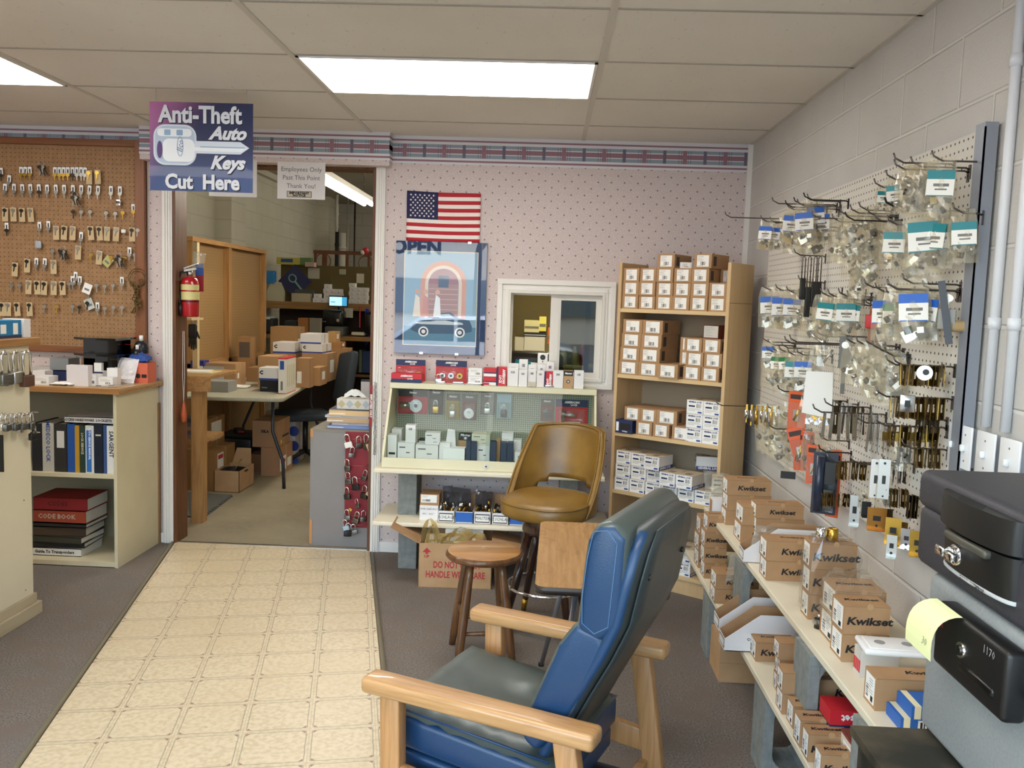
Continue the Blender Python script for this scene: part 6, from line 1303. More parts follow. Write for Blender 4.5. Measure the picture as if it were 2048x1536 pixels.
for x in (.03, SW-.03): m = MB(); m.tube([(x, .002, SHh-.004), (x, .002, CZ-1.999-.003)], .0012, steel, 5); m.build('hanging_wire', sg)
def sheet(px0, px1, pt, pb, label, lines_=None):
    Y = 5.03; x0, x1 = W_(px0, px1, pt, Y); z1, z0 = zat(px0, pt, Y), zat(px0, pb, Y); w, h = x1-x0, z1-z0; m = MB(); m.box(0, w, 0, .0012, 0, h, M('sign_paper', 'dedbd9', .7)); o = m.build('paper_sign', label=label, cat='sign', loc=(x0, Y, z0))
    if lines_:
        l = MB()
        for i, t in enumerate(lines_): l.text(t, .036, M('grey_sign_ink', '77757a', .7), face('-y', w*.5, -.0006, h*(.80-.225*i)), bold=.0002, res=2)
        l.box(w*.2, w*.72, -.0008, 0, h*.045, h*.215, M('notice_border', '6d665c', .7)).box(w*.215, w*.705, -.001, -.0006, h*.062, h*.198, M('notice_tan', 'c4b9a6', .7))
        l.text('IMPORTANT', .017, ink, face('-y', w*.46, -.0014, h*.16), bold=.001, sx=1.2).text('NOTICE', .017, ink, face('-y', w*.46, -.0014, h*.095), bold=.001, sx=1.2); l.build('sign_lettering', o)
sheet(555, 651, 323, 397, 'white employees only paper sign taped to the doorway header', ['Employees Only', 'Past This Point', 'Thank You!'])
sheet(418, 514, 318, 392, 'blank white paper half behind the hanging key sign on the header')
# small speaker-grille key tag strip at the right door casing
gc = thing('employees_only_strip', 'narrow red employees only strip hanging beside the right door casing', 'sign', loc=(at(741, 860, Y=5.09).x, 5.085, zat(741, 853, 5.09)))
hh_ = zat(741, 770, 5.09)-zat(741, 853, 5.09); m = MB(); m.box(-.007, .009, 0, .002, 0, hh_, M('dark_red_tape', '8c1d27', .5)); m.text('EMPLOYEES ONLY', .017, label_w, face('-yd', .001, -.0006, hh_*.5), bold=.0006); m.build('strip_panel', gc)
mg = M('chrome_bead', '9fa0a0', .3, 1); m = MB(); x = at(751, 800, Y=5.08).x
for i in range(46):
    z = zat(751, 765, 5.08)-i*.0095; m.sph((x-.004+random.uniform(-.003, .003), 5.078, z), .0042, mg, 3)
    m.sph((x+.004+random.uniform(-.003, .003), 5.078, z-.004), .0042, mg, 3)
m.build('beaded_chain', label='bunch of silver bead chains hanging on the right door casing', cat='chain')
# ---------------------------------------------------------------- storeroom seen through the doorway
# work-side partition of pegboard on studs
pt = thing('pegboard_partition', 'tall wood framed pegboard partition in the storeroom left of the folding table', 'partition', loc=(0, 0, 0)); XP = -3.0
zt = at(378, 472, X=XP).z; y0 = at(378, 472, X=XP).y; y1 = at(527, 500, X=XP).y; ym = at(452, 486, X=XP).y
kp = NT('storeroom_pegboard', .6); a = kp.cell(kp.y, .0254); b = kp.cell(kp.z, .0254); d = kp.ma('SQRT', kp.ma('ADD', kp.ma('MULTIPLY', a, a), kp.ma('MULTIPLY', b, b)))
kp.col(kp.mix(kp.smooth(d, .0036, .0026), '977649', '64492a'))
m = MB(); m.box(XP-.03, XP-.024, y0, y1, .0, zt-.02, kp.m); m.build('board', pt)
for y, w in ((y0, .05), (ym, .07), (y1-.04, .05)): m = MB(); m.box(XP-.024, XP+.03, y, y+w, 0, zt-.04, pine); m.build('stud', pt)
m = MB(); m.box(XP-.03, XP+.035, y0-.01, y1+.01, zt-.04, zt, pinex); m.build('top_rail', pt)
m = MB(); m.box(XP-.024, XP+.03, y0, y1, .86, .92, pinex); m.build('cross_rail', pt)
# folding table
tb_ = thing('folding_table', 'pale grey folding table piled with cartons in the storeroom', 'table', loc=(0, 0, 0)); tg = M('table_granite_grey', 'b3b09c', .5, noise=(60, 'a6a38f'))
c1 = at(566, 797, Z=.74); c2 = at(655, 745, Z=.74); dv = (c2-c1); dv.z = 0; L_ = 2.3; dv = dv.normalized(); pv = Vector((-dv.y, dv.x, 0)); ang = math.atan2(dv.y, dv.x)
TT = Matrix.Translation((c1.x, c1.y, 0)) @ Matrix.Rotation(ang, 4, 'Z')
def tp(u, v, z): return TT @ Vector((u, v, z))
m = MB(); m.prism(rrect(0, L_, 0, .80, .06), .03, tg, TT @ Matrix.Translation((0, 0, .71)), True); m.build('tabletop', tb_, bevel=.006)
for u in (.22, L_-.22):
    for v in (.12, .68):
        m = MB(); m.tube([tp(u, v, .71), tp(u, v, .45), tp(u-.04, v-.09*(1 if v < .3 else -1), .22), tp(u-.04, v-.1*(1 if v < .3 else -1), 0)], .014, M('table_leg_dark', '3f4047', .4, .5), 10); m.build('leg', tb_)
def bx(p0, p1, pt, Y, z0, dep, col, label, rz=0, deco=None, name='carton', hh=None, z1=None, cat='box', side=None, **k):
    """a carton whose front spans two measured pixel columns at depth Y"""
    mt = col if not isinstance(col, str) else M('carton_'+col, col, .75)
    x0, x1 = at(p0, pt, Y=Y).x, at(p1, pt, Y=Y).x; z1 = z1 or (z0+hh if hh else at(p0, pt, Y=Y).z); w, h = x1-x0, max(z1-z0, .01)
    m = MB(); m.box(0, w, 0, dep, 0, h, mt); m.box(-.0004, w+.0004, dep*.46, dep*.54, -.0, h+.0006, M('tape_tan', 'a5855c', .4)) if name == 'carton' else None
    o = m.build(name, label=label, cat=cat, loc=(x0, Y, z0), rz=rz)
    l = MB(); (deco or (lambda l, w, h, d: l.box(w, w+.0008, d*.3, d*.7, h*.3, h*.75, label_w)))(l, w, h, dep); l.build('printed_label', o); return z0+h
def dz_(l, w, h, d): l.box(0, w, -.0008, 0, 0, h*.16, M('royal_blue_print', '2a3f8f')).box(w, w+.0008, 0, d, 0, h*.16, MATS['royal_blue_print']).text('C', h*.4, ink, face('-y', w*.12, -.001, h*.6), bold=.003)
def dlab(l, w, h, d): l.box(w*.1, w*.6, -.0008, 0, h*.3, h*.7, label_w)
TZT = .7405
# on the table, back to front
z = bx(541, 590, 653, 8.5, TZT, .35, 'a07a4c', 'brown carton at the far left end of the table pile, highest there', z1=at(541, 653, Y=8.5).z)
z = bx(546, 592, 684, 8.0, TZT, .3, 'dedbd8', 'white and blue carton left of the stacked pair on the table', deco=dz_, rz=-.05, z1=at(546, 684, Y=8.0).z) if 0 else 0
za = bx(604, 655, 706, 7.9, TZT, .35, 'a8825a', 'large brown carton under the two white and blue boxes on the table', z1=at(604, 706, Y=7.9).z)
zb = bx(604, 645, 687, 7.92, za, .3, 'dedbd8', 'white and blue box, lower of the stacked pair on the table', deco=dz_, z1=at(604, 687, Y=7.92).z, rz=-.04)
bx(601, 642, 667, 7.92, zb, .3, 'dedbd8', 'white and blue box, upper of the stacked pair on the table', deco=lambda l, w, h, d: l.box(0, w, -.0008, 0, 0, h*.16, MATS['royal_blue_print']), z1=at(601, 667, Y=7.92).z, rz=.02)
zc = bx(546, 592, 706, 8.0, TZT, .3, 'b08c5e', 'brown carton carrying a white and blue box left of the pair', z1=at(546, 706, Y=8.0).z)
bx(546, 590, 684, 8.0, zc, .28, 'dedbd8', 'white and blue box left of the stacked pair on the table', deco=dz_, z1=at(546, 684, Y=8.0).z)
bx(593, 619, 716, 7.35, TZT, .14, 'a67e57', 'upright brown carton with a white slip beside the tall mail box', deco=lambda l, w, h, d: l.box(w*.05, w*.4, -.0008, 0, h*.15, h*.55, label_w))
bx(622, 640, 735, 7.55, TZT, .25, 'ab8154', 'small brown carton by the right edge of the table')
bx(640, 656, 728, 8.0, TZT, .2, 'a77f52', 'small brown carton farther along the right table edge')
zd = bx(657, 696, 696, 8.6, TZT, .2, 'a87c50', 'low brown carton at the far right corner of the table', z1=at(657, 696, Y=8.6).z)
ze = bx(657, 682, 684, 8.6, zd, .2, 'a57646', 'brown carton stacked on the low one at the far right corner', z1=at(657, 684, Y=8.6).z); bx(655, 671, 663, 8.6, ze, .2, 'b8905c', 'topmost brown carton at the far right corner of the table', z1=at(655, 663, Y=8.6).z)
bx(476, 500, 674, 8.05, TZT, .22, '9a7247', 'tall brown carton with a dark square print near the partition', deco=lambda l, w, h, d: l.box(w*.1, w*.95, -.0008, 0, h*.5, h*.88, M('dark_print2', '5a4c40', .7)), rz=.1)
bx(493, 516, 735, 7.7, TZT, .25, '9b7449', 'low open brown carton behind the tall mail box')
bx(409, 471, 726, 7.22, TZT, .25, 'a9835c', 'wide brown carton behind the grey flat box at the near table end', deco=lambda l, w, h, d: l.box(w, w+.0008, d*.2, d*.35, h*.35, h*.7, label_w))
bx(381, 407, 721, 7.18, TZT, .12, '2b2f7e', 'dark blue printed box at the left end of the table', name='blue_box', deco=lambda l, w, h, d: l.box(w*.5, w*.95, -.0008, 0, h*.6, h*.8, label_w))
z = bx(404, 456, 762, 6.78, TZT, .2, '8e8c88', 'grey flat open box at the near edge of the table', name='open_box', deco=lambda l, w, h, d: l.box(w*.02, w*.1, -.0008, 0, h*.2, h*.8, label_w))
m = MB(); x0, x1 = W_(389, 446, 740, 6.95); m.add([(x0, 6.97, z), (x1, 6.97, z), (x1-.02, 7.03, z+.10), (x0+.05, 7.03, z+.10)], [(0, 1, 2, 3)], M('carton_8e8c88')); lid = m.build('box_lid', [o for o in C.objects if o.name.startswith('open_box') and o.get('label', '').startswith('grey flat')][0])
lid.location = -Vector(lid.parent.location)
z = bx(520, 556, 760, 6.95, TZT, .2, '17171a', 'black low box under the white and blue box at the table corner', name='black_box', deco=lambda l, w, h, d: l.box(w*.1, w*.4, -.0008, 0, h*.3, h*.4, grey_ink))
bx(518, 556, 735, 6.95, z, .2, 'dedbd8', 'white and blue box on the black one at the table corner', deco=dz_)
z = bx(516, 556, 712, 7.25, TZT, .28, 'a9835c', 'open brown carton behind the white box at the table corner')
def mailbox(l, w, h, d):
    l.box(-.0004, w+.0008, -.0008, d, 0, h*.02, redp).box(-.0004, w+.0008, -.0008, d, h*.97, h*1.002, redp).box(w*.2, w*.75, -.0008, 0, h*.68, h*.92, blueink).box(w*.3, w*.6, -.0008, 0, h*.1, h*.35, grey_ink)
    for i in range(4): l.box(w, w+.0008, d*(.15+.2*i), d*(.22+.2*i), h*.2, h*.8, M('pale_mail_print', 'c9c2a0', .7))
bx(557, 572, 716, 6.83, TZT, .28, 'e3dfd6', 'tall white mail carton with red edges at the table corner', name='mail_carton', deco=mailbox, rz=0)
for (pa, pb_, w, dd, col, lab) in ((455, 776, .16, .10, 'f0eee6', 'white crumpled wrapping'), (515, 779, .10, .05, 'd6cf7a', 'yellow papers'), (545, 779, .12, .05, 'e9e3b4', 'pale yellow papers')):
    q = at(pa, pb_, Z=TZT); bag('papers', [(0, 0, 0), (w, 0, 0), (w, dd, .01), (0, dd, .014)], .006, lab+' lying on the near edge of the storeroom table', 'paper', mat=M('paper_'+col, col, .7), loc=(q.x, q.y+.02, TZT+.006), seed=int(pa), nz=.006)
# office chair by the table
oc2 = thing('office_chair', 'dark fabric swivel chair beside the storeroom table', 'chair', loc=(at(650, 800, Y=8.0).x+.07, 8.0, 0), rz=.5); fab = M('dark_slate_fabric', '2b333b', .85, bump=(200, .3))
m = MB(); T = Matrix.Translation((0, 0, .48)) @ Matrix.Rotation(-.12, 4, 'X'); m.rbox(-.05, .03, -.21, .21, .08, .55, .035, fab, Matrix.Rotation(.18, 4, 'Y') @ T, 4); m.build('backrest', oc2)
m = MB(); m.rbox(-.50, -.03, -.23, .23, .40, .47, .03, fab); m.build('seat', oc2)
m = MB(); m.cyl((-.25, 0, .08), (-.25, 0, .40), .025, blk)
for i in range(5): a = 2*PI*i/5; m.tube([(-.25, 0, .1), (-.25+.28*math.cos(a), .28*math.sin(a), .03)], [.02, .018], blk)
m.build('chair_base', oc2)
# work bench at the left with mat
wb = thing('workbench', 'rough pine workbench corner just inside the doorway on the left', 'workbench', loc=(0, 0, 0)); zt = at(400, 752, Y=5.56).z
m = MB(); m.box(-3.3, -2.16, 5.53, 5.57, zt-.10, zt, pinex).box(-3.3, -2.16, 5.57, 6.1, zt-.02, zt, pine); m.build('bench_top', wb)
x0, x1 = W_(383, 405, 900, 5.58)
m = MB(); m.box(x0, x1, 5.575, 5.66, 0, zt-.02, pine); m.build('leg', wb)
m = MB(); m.box(x0-.8, x0-.72, 5.575, 5.66, 0, zt-.02, pine); m.build('leg', wb)
zs = at(385, 885, Y=5.6).z; m = MB(); m.box(-3.3, x0+.02, 5.665, 6.1, zs-.03, zs, pine); m.build('lower_shelf', wb)
m = MB(); q = at(378, 751, Y=5.6); m.box(-.12, .10, 0, .2, 0, .006, M('magazine', 'd8d39a', .6)).box(-.09, .08, .02, .18, .006, .012, label_w, Matrix.Rotation(.2, 4, 'Z')); m.build('magazines', label='pale magazines on the corner of the pine workbench', cat='magazines', loc=(q.x, 5.72, zt+.0005))
for i in range(5): m = MB(); m.box(-.14, .06, 0, .22, 0, .026, M(('mag_grey', 'mag_mauve', 'mag_tan', 'mag_slate', 'mag_dark')[i], ('8a8a8d', '6b6072', 'a08c70', '5b6670', '45424a')[i], .6)); m.build('book', label='book in the stack on the lower bench shelf, %s from the bottom' % ORD[i], cat='book', group='books on the lower bench shelf', loc=(at(370, 880, Y=5.75).x, 5.75, zs+.0005+i*.0265), rz=.04*i)
m = MB(); a0, a1, a2 = at(463, 992, Z=0), at(405, 1036, Z=0), at(367, 985, Z=0); gm = M('grey_foam_mat', '5c5c56', .9, bump=(60, .4)); e = (a1-a0); n = 13
pts = [(-3.3, a1.y-.02), (a1.x, a1.y)]
for i in range(n*2):
    t = (i+.5)/(n*2); p = a1.lerp(a0, t); out = .016 if i % 2 == 0 else -.006; pts.append((p.x+out, p.y-.012)); pts.append((p.x+out, p.y+.012))
pts += [(a0.x, a0.y), (-3.3, a0.y+.05)]; m.prism(pts, .012, gm); m.build('foam_mat', label='grey interlocking foam mat on the concrete under the workbench', cat='mat')
# cartons on the concrete
z = bx(368, 431, 898, 6.53, 0, .42, '9c7446', 'tall brown carton on the floor behind the bench leg', deco=lambda l, w, h, d: l.box(w, w+.0008, d*.1, d*.4, h*.4, h*.9, label_w).box(w+.0008, w+.001, d*.13, d*.37, h*.75, h*.85, redp), z1=at(368, 899, Y=6.53).z)
z2 = bx(402, 418, 838, 6.62, z, .33, '9c7446', 'brown carton with a white label on the tall floor carton', deco=lambda l, w, h, d: l.box(w, w+.0008, d*.15, d*.8, h*.2, h*.85, label_w), z1=at(402, 838, Y=6.62).z)
q = at(433, 981, Z=0); w = at(486, 981, Z=0).x-q.x; o = thing('open_carton', 'low open brown carton holding black cable on the storeroom floor', 'box', loc=(q.x, 6.5, 0)); h = at(433, 941, Y=6.5).z
m = MB(); m.box(0, w, 0, .004, 0, h, card2).box(0, w, .33, .334, 0, h, card2).box(0, .004, 0, .33, 0, h, card).box(w-.004, w, 0, .33, 0, h, card).box(0, w, 0, .33, 0, .004, card); m.build('carton_body', o)
m = MB(); m.add([(.02, .334, h), (w-.02, .334, h), (w-.03, .36, h+.12), (.05, .36, h+.12)], [(0, 1, 2, 3)], card2); m.build('flap', o)
m = MB()
for k_ in range(4): m.tube([(w/2+(.07+.01*k_)*math.cos(2*PI*i/20), .16+(.07+.01*k_)*math.sin(2*PI*i/20), h-.045+.008*k_) for i in range(20)], .008, blk, 6, closed=True)
m.tube([(w*.5, .15, h-.05), (w*.6, .2, h+.03), (w*.7, .22, h+.055)], .004, brass, 5); m.build('cable_coil', label='coil of black cable inside the low open carton', cat='cable', loc=(q.x, 6.5, 0))
cs = thing('tool_case', 'large black tool case on the floor under the folding table', 'case', loc=(at(438, 900, Y=7.35).x, 7.35, 0)); w = at(503, 900, Y=7.35).x-at(438, 900, Y=7.35).x; h = at(438, 868, Y=7.35).z
m = MB(); m.rbox(0, w, 0, .3, 0, h*.9, .02, blk); m.build('case_body', cs); m = MB(); m.rbox(-.01, w+.01, -.01, .31, h*.9, h, .02, M('case_lid', '232522', .5)); m.tube([(w*.35, .1, h), (w*.35, .1, h+.04), (w*.6, .1, h+.04), (w*.6, .1, h)], .01, blk, 8).cb((w*.62, .05, h+.02), (.05, .02, .012), redp); m.build('case_lid', cs)
bx(498, 521, 912, 7.3, 0, .2, '77573c', 'narrow dark brown carton beside the black tool case', z1=at(498, 908, Y=7.3).z)
z = bx(522, 559, 895, 7.16, 0, .38, 'a57c5a', 'brown carton with a red striped label under the table leg', deco=lambda l, w, h, d: l.box(w, w+.0008, d*.05, d*.5, h*.15, h*.65, label_w).box(w+.0008, w+.001, d*.1, d*.45, h*.42, h*.54, redp).box(w, w+.0008, d*.6, d*.9, h*.2, h*.5, label_w), z1=at(522, 895, Y=7.16).z)
bx(505, 555, 841, 7.18, z, .36, 'a57e5c', 'brown carton with black lettering stacked under the folding table', deco=lambda l, w, h, d: (l.text('XILA', h*.14, ink, face('-y', w*.5, -.001, h*.6), bold=.002), l.cyl((w, d*.3, h*.15), (w+.001, d*.3, h*.15), .02, M('yellow_sticker', 'e6cf2a', .6), 12), l.box(w, w+.0008, d*.4, d*.9, h*.3, h*.38, ink)), z1=at(505, 841, Y=7.18).z)
z = 0
bx(580, 604, 880, 8.15, 0, .2, 'a88356', 'brown carton on the floor at the far end of the under table stack', z1=at(580, 880, Y=8.15).z)
for i in range(3): bx(566, 590, 888, 7.75, .0+.135*i, .3, 'cfcbd0', 'white and blue carton in the stack behind the lettered one, %s' % ('lowest', 'middle', 'top')[i], deco=lambda l, w, h, d: l.cyl((w*.9, -.001, h*.2), (w*.9, 0, h*.2), h*.35, MATS['royal_blue_print'], 16), hh=.134)
m = MB(); x0 = at(540, 832, Y=7.75).x; m.box(0, .2, 0, .25, 0, .4, M('carton_cfcbd0')); o = m.build('carton', label='white lidded carton left of the white and blue stack under the table', cat='box', loc=(x0-.12, 7.75, 0))
m = MB(); m.box(-.005, .205, -.005, .255, .36, .402, M('pale_lid', 'b9b29a', .7)); m.build('lid', o)
# fire extinguisher on the jamb, brush, glove
fe = thing('fire_extinguisher', 'red fire extinguisher hanging inside the left door jamb', 'fire extinguisher', loc=(at(380, 600, Y=5.19).x, 5.19, at(380, 633, Y=5.19).z)); rr_ = .052; ht = at(380, 553, Y=5.19).z-at(380, 633, Y=5.19).z
er = M('extinguisher_red', 'b01722', .25, coat=.6); m = MB(); m.lathe([(.001, 0), (rr_*.95, 0), (rr_, .006), (rr_, ht*.86), (rr_*.8, ht*.96), (rr_*.45, ht), (.001, ht)], er, n=28); m.build('cylinder', fe)
m = MB(); m.lathe([(rr_+.0006, ht*.42), (rr_+.0006, ht*.62)], M('label_cream_yellow', 'd9cf8e', .5), n=28).lathe([(rr_+.0008, ht*.66), (rr_+.0008, ht*.80)], MATS['label_cream_yellow'], n=28).lathe([(rr_+.001, ht*.36), (rr_+.001, ht*.40)], blk, n=28); m.build('label_band', fe)
m = MB(); m.lathe([(.001, ht), (.018, ht), (.018, ht+.035), (.001, ht+.035)], steel, n=14).cb((.01, -.02, ht+.04), (.07, .02, .012), steel, (0, -.2, 0)).cb((.015, -.02, ht+.062), (.09, .018, .006), steel, (0, -.35, 0)); m.build('valve_handle', fe)
m = MB(); m.tube([(-.01, -.02, ht+.03), (-.05, -.02, ht+.02), (-.062, -.02, ht-.03), (-.055, -.03, ht*.5), (-.04, -.045, ht*.3)], .008, blk, 8).cyl((-.04, -.045, ht*.32), (-.038, -.045, ht*.04), .012, blk, 12); m.build('hose', fe)
m = MB(); m.box(-rr_-.014, -rr_, -.02, .02, ht*.3, ht*1.1, darksteel); m.build('wall_bracket', fe)
bag('plastic_bag', [(0, 0, 0), (.07, 0, 0), (.08, .01, .09), (.0, .01, .10)], .015, 'small clear bag of tags hanging above the fire extinguisher', 'bag', loc=(at(385, 535, Y=5.25).x, 5.25, at(385, 535, Y=5.25).z), seed=61, nz=.006)
m = MB(); m.box(0, .05, 0, .004, 0, .17, M('inspection_tag_red', 'a02630', .6), None).box(0, .05, -.001, 0, .10, .17, blueink); m.build('inspection_tag', label='red and blue inspection tag hanging behind the extinguisher', cat='tag', loc=(at(391, 580, Y=5.255).x, 5.255, at(391, 583, Y=5.255).z))
q = at(356, 845, Y=5.16); m = MB(); m.lathe([(.001, 0), (.014, .006), (.018, .05), (.010, .10), (.004, .125), (.001, .13)], M('orange_brush', 'b5542c', .6), n=14); o = m.build('orange_brush', label='orange whisk brush hanging on a cord from the left door jamb', cat='brush', loc=(-2.172, 5.17, q.z))
m = MB(); zt2 = at(356, 662, Y=5.16).z-q.z; m.tube([(0, 0, .125), (-.006, 0, zt2*.5), (-.004, 0, zt2), (.004, 0, zt2), (.006, 0, zt2*.5), (0, 0, .125)], .0014, label_w, 5); m.build('cord', o)
m = MB(); q = at(386, 648, Y=5.9)
for i, (dx, L_g) in enumerate(((-.022, .13), (-.009, .155), (.004, .165), (.017, .15))): m.tube([(dx, 0, -.08), (dx*1.2, 0, -.08-L_g*.6)], [.009, .006], blk, 8)
m.rbox(-.032, .028, -.012, .012, -.10, 0, .010, blk); m.tube([(.026, 0, -.05), (.045, 0, -.10)], [.008, .006], blk, 8)
m.tube([(0, 0, 0), (0, 0, .03)], .002, steel, 5); m.build('glove', label='black work glove hanging below the fire extinguisher', cat='glove', loc=(q.x, 5.9, q.z))
m = MB(); m.box(q.x-.09, q.x-.055, 6.11, 6.15, 0, at(372, 480, Y=5.9).z, M('pale_post', 'c9b88e', .6)).box(q.x-.09, q.x-.01, 5.90, 6.11, q.z+.025, q.z+.04, M('pale_post')); m.build('door_post', label='pale wooden post standing between the jamb and the pegboard partition', cat='post')
# grey cabinet in the doorway with a red key board
gc2 = thing('grey_cabinet', 'worn grey painted cabinet standing in the right side of the doorway', 'cabinet', loc=(0, 0, 0)); gz = .724; gx0 = -1.397
gy = M('worn_grey_paint', '8d8a89', .6, noise=(2.5, '86817f')); worn = M('bare_wood_wear', 'c08a58', .7)
m = MB(); m.box(gx0, -1.026, 5.19, 5.95, 0, gz-.018, gy).box(gx0, -1.026, 5.188, 5.95, gz-.018, gz, M('grey_top', '8b8577', .6, noise=(5, '7c7568')))
m.box(gx0-.0006, gx0+.018, 5.1872, 5.21, gz-.05, gz-.002, worn).box(gx0-.0006, gx0+.016, 5.1874, 5.2, .01, .16, worn).box(gx0-.0004, gx0+.012, 5.1874, 5.4, gz-.022, gz-.008, worn); m.build('cabinet_body', gc2)
rbx0, rbx1 = W_(690, 741, 960, 5.185); rz0, rz1 = zat(690, 1054, 5.185), zat(690, 863, 5.185); rb = thing('padlock_board', 'dark red board of sample padlocks on the front of the grey cabinet', 'display board', loc=(0, 0, 0))
m = MB(); m.box(rbx0, rbx1-.004, 5.183, 5.1865, rz0, rz1, M('dark_red_board', '8a1d2a', .55)); m.build('board', rb)
for i, pz in enumerate((877, 930, 955, 981, 1030, 1048)):
    z = zat(700, pz, 5.17); m = MB(); m.tube([(rbx0+.005, 5.183, z+.012), (rbx0+.015, 5.155, z), (rbx1-.02, 5.155, z), (rbx1-.008, 5.183, z+.012)], .0022, M('copper_wire', 'a05a50', .4, .6), 6); m.build('wire_loop', rb)
LK = [(689, 873, 'w', 1.0, 'square'), (715, 876, 's', .9, ''), (729, 873, 's', 1.1, ''), (737, 880, 'd', .8, ''), (703, 898, 's', .8, ''), (691, 922, 's', .85, ''), (692, 948, 's', .9, ''), (706, 957, 'k', 1.0, ''), (729, 944, 's', .8, ''), (690, 978, 'd', .9, ''), (727, 975, 'd', 1.0, ''), (710, 1001, 's', .7, ''),
      (690, 1023, 's', .8, ''), (713, 1027, 's', .9, ''), (725, 1025, 's', .85, ''), (686, 1043, 'b', .8, ''), (694, 1050, 'k', 1.0, ''), (703, 1052, 's', .75, '')]
mm = {'w': label_w, 's': lam_, 'd': darksteel, 'k': blk, 'b': M('pale_blue_lock', 'a9bfd0', .4)}
nm_ = {'w': 'white tagged', 's': 'steel', 'd': 'dark steel', 'k': 'black', 'b': 'pale blue'}
for i, (px, py, kd, s_, _) in enumerate(LK):
    p = at(px+3, py, Y=5.155); o = hung_lock(px+3, py, mm[kd], s_*.95, '%s sample padlock on the red board, %s counting from the top' % (nm_[kd], (ORD+['seventeenth', 'eighteenth'])[i]), 'sample padlocks on the red board', X=p.x); o.rotation_euler = (0, random.uniform(-.3, .3), random.uniform(-.5, .5)); o.location = (p.x, 5.152-.006*(i % 2), p.z+.012)
m = MB(); key_mesh(m, brass, 0, 0, .045); p = at(700, 1016, Y=5.165); m.build('brass_key', label='brass key hanging low on the red padlock board', cat='key', loc=(p.x, 5.165, p.z))
for px, py, rz in ((735, 888, -.4), (733, 985, -.9)):
    m = MB(); m.box(-.012, .012, -.001, 0, -.06, 0, manila, Matrix.Rotation(rz, 4, 'Y')); p = at(px, py, Y=5.135); m.build('manila_tag', label='manila tag on a padlock near the %s right of the red board' % ('upper' if py < 900 else 'lower'), cat='tag', loc=(p.x, 5.135, p.z))
zq = gz+.0005
for i, (p0, hh, mt, lab, nmx, dx) in enumerate(((658, .018, '7f93c8', 'blue folder at the bottom of the pile on the grey cabinet', 'folder', 0), (662, .018, 'b5b3b2', 'grey booklet above the blue folder on the grey cabinet', 'booklet', .01), (657, .028, 'c9a982', 'tan soft book in the pile on the grey cabinet', 'book', 0), (655, .014, 'c3c4cb', 'grey papers sticking out of the cabinet pile', 'papers', -.01), (661, .032, 'dfbf8f', 'thick buff block of paper near the top of the pile', 'paper_block', 0), (660, .006, '4c4a52', 'thin dark folder under the tissue box', 'folder', 0))):
    x0 = at(p0, 840, Y=5.28).x+dx; m = MB(); m.box(0, -1.045-x0-.01*(i % 2), 0, .28, 0, hh-.0006, M('pile_'+mt, mt, .7)); m.box(.001, .1, -.0006, 0, hh*.3, hh*.5, label_w); m.build(nmx, label=lab, cat='papers', loc=(x0, 5.24+.015*(i % 2), zq), rz=.03*(i % 3-1)); zq += hh
tx = thing('tissue_box', 'patterned white tissue box on top of the paper pile on the grey cabinet', 'tissue box', loc=(at(675, 830, Y=5.3).x, 5.28, zq)); w = -1.05-tx.location.x; m = MB(); m.box(0, w, 0, .12, 0, .062, M('tissue_box_white', 'd9d6cd', .6))
for k_ in range(4):
    for rw in (0,): cx_ = w*(.14+.24*k_); m.poly([(cx_-.024, -.0008, .031), (cx_, -.0008, .005), (cx_+.024, -.0008, .031), (cx_, -.0008, .057)], M(('diamond_tan', 'diamond_grey')[k_ % 2], ('c3b68c', 'b4bcbf')[k_ % 2], .6))
m.build('box_body', tx)
m = MB(); rnd = random.Random(4); vs = [(w*(.15+.75*u), .05+.04*v+rnd.uniform(-.006, .006), .062+.075*math.sin(PI*min(1, u*.9+.15))*(1-abs(2*v-1)*.8)+rnd.uniform(-.006, .006)) for u in [i/7 for i in range(8)] for v in [j/3 for j in range(4)]]
m.add(vs, [(i*4+j, (i+1)*4+j, (i+1)*4+j+1, i*4+j+1) for i in range(7) for j in range(3)], label_w); m.build('tissue', tx)
m = MB(); q = at(722, 763, Y=5.7); qh = q.z-gz-.001; m.box(0, .14, 0, .003, 0, qh, M('notice_paper', 'cfc9c6', .7)).box(0, .14, .003, .02, 0, qh+.012, blk); m.build('clipboard', label='pale notice sheet clipped upright behind the tissue box', cat='clipboard', loc=(q.x, 5.7, gz+.0005))
# far wall bench, shelves, monitor
hb2 = thing('wall_bench', 'long olive brown back bench with upper shelf at the far side of the storeroom', 'bench', loc=(0, 0, 0)); YB2 = 11.0; olive = M('olive_brown_board', '66582f', .7); tanb2 = wood('bench_edge_wood', '9a7440', '7f5c2e', 0, 3, .5)
xl, xr = at(545, 560, Y=YB2).x, -.9; z_sh = at(640, 605, Y=YB2).z; z_top = at(640, 531, Y=YB2+.3).z; z_dk = at(700, 672, Y=YB2-.1).z
m = MB(); m.box(xl, xr, YB2+.35, YB2+.38, 0, z_top, olive); m.build('back_board', hb2)
m = MB(); m.box(xl-.08, xr, YB2, YB2+.35, z_sh-.09, z_sh, tanb2); m.build('upper_shelf', hb2)
m = MB(); m.box(xl-.08, xr, YB2-.35, YB2+.35, z_dk-.05, z_dk, tanb2); m.build('desk_surface', hb2)
m = MB(); m.box(at(674, 727, Y=YB2-.3).x, at(685, 727, Y=YB2-.3).x, YB2-.34, YB2+.3, 0, z_dk-.05, M('brown_panel', '6b4c2b', .6)); m.build('side_panel', hb2)
m = MB(); m.box(at(690, 745, Y=YB2).x, xr, YB2-.2, YB2+.3, at(700, 746, Y=YB2).z-.03, at(700, 746, Y=YB2).z, M('brown_panel')); m.build('lower_shelf', hb2)
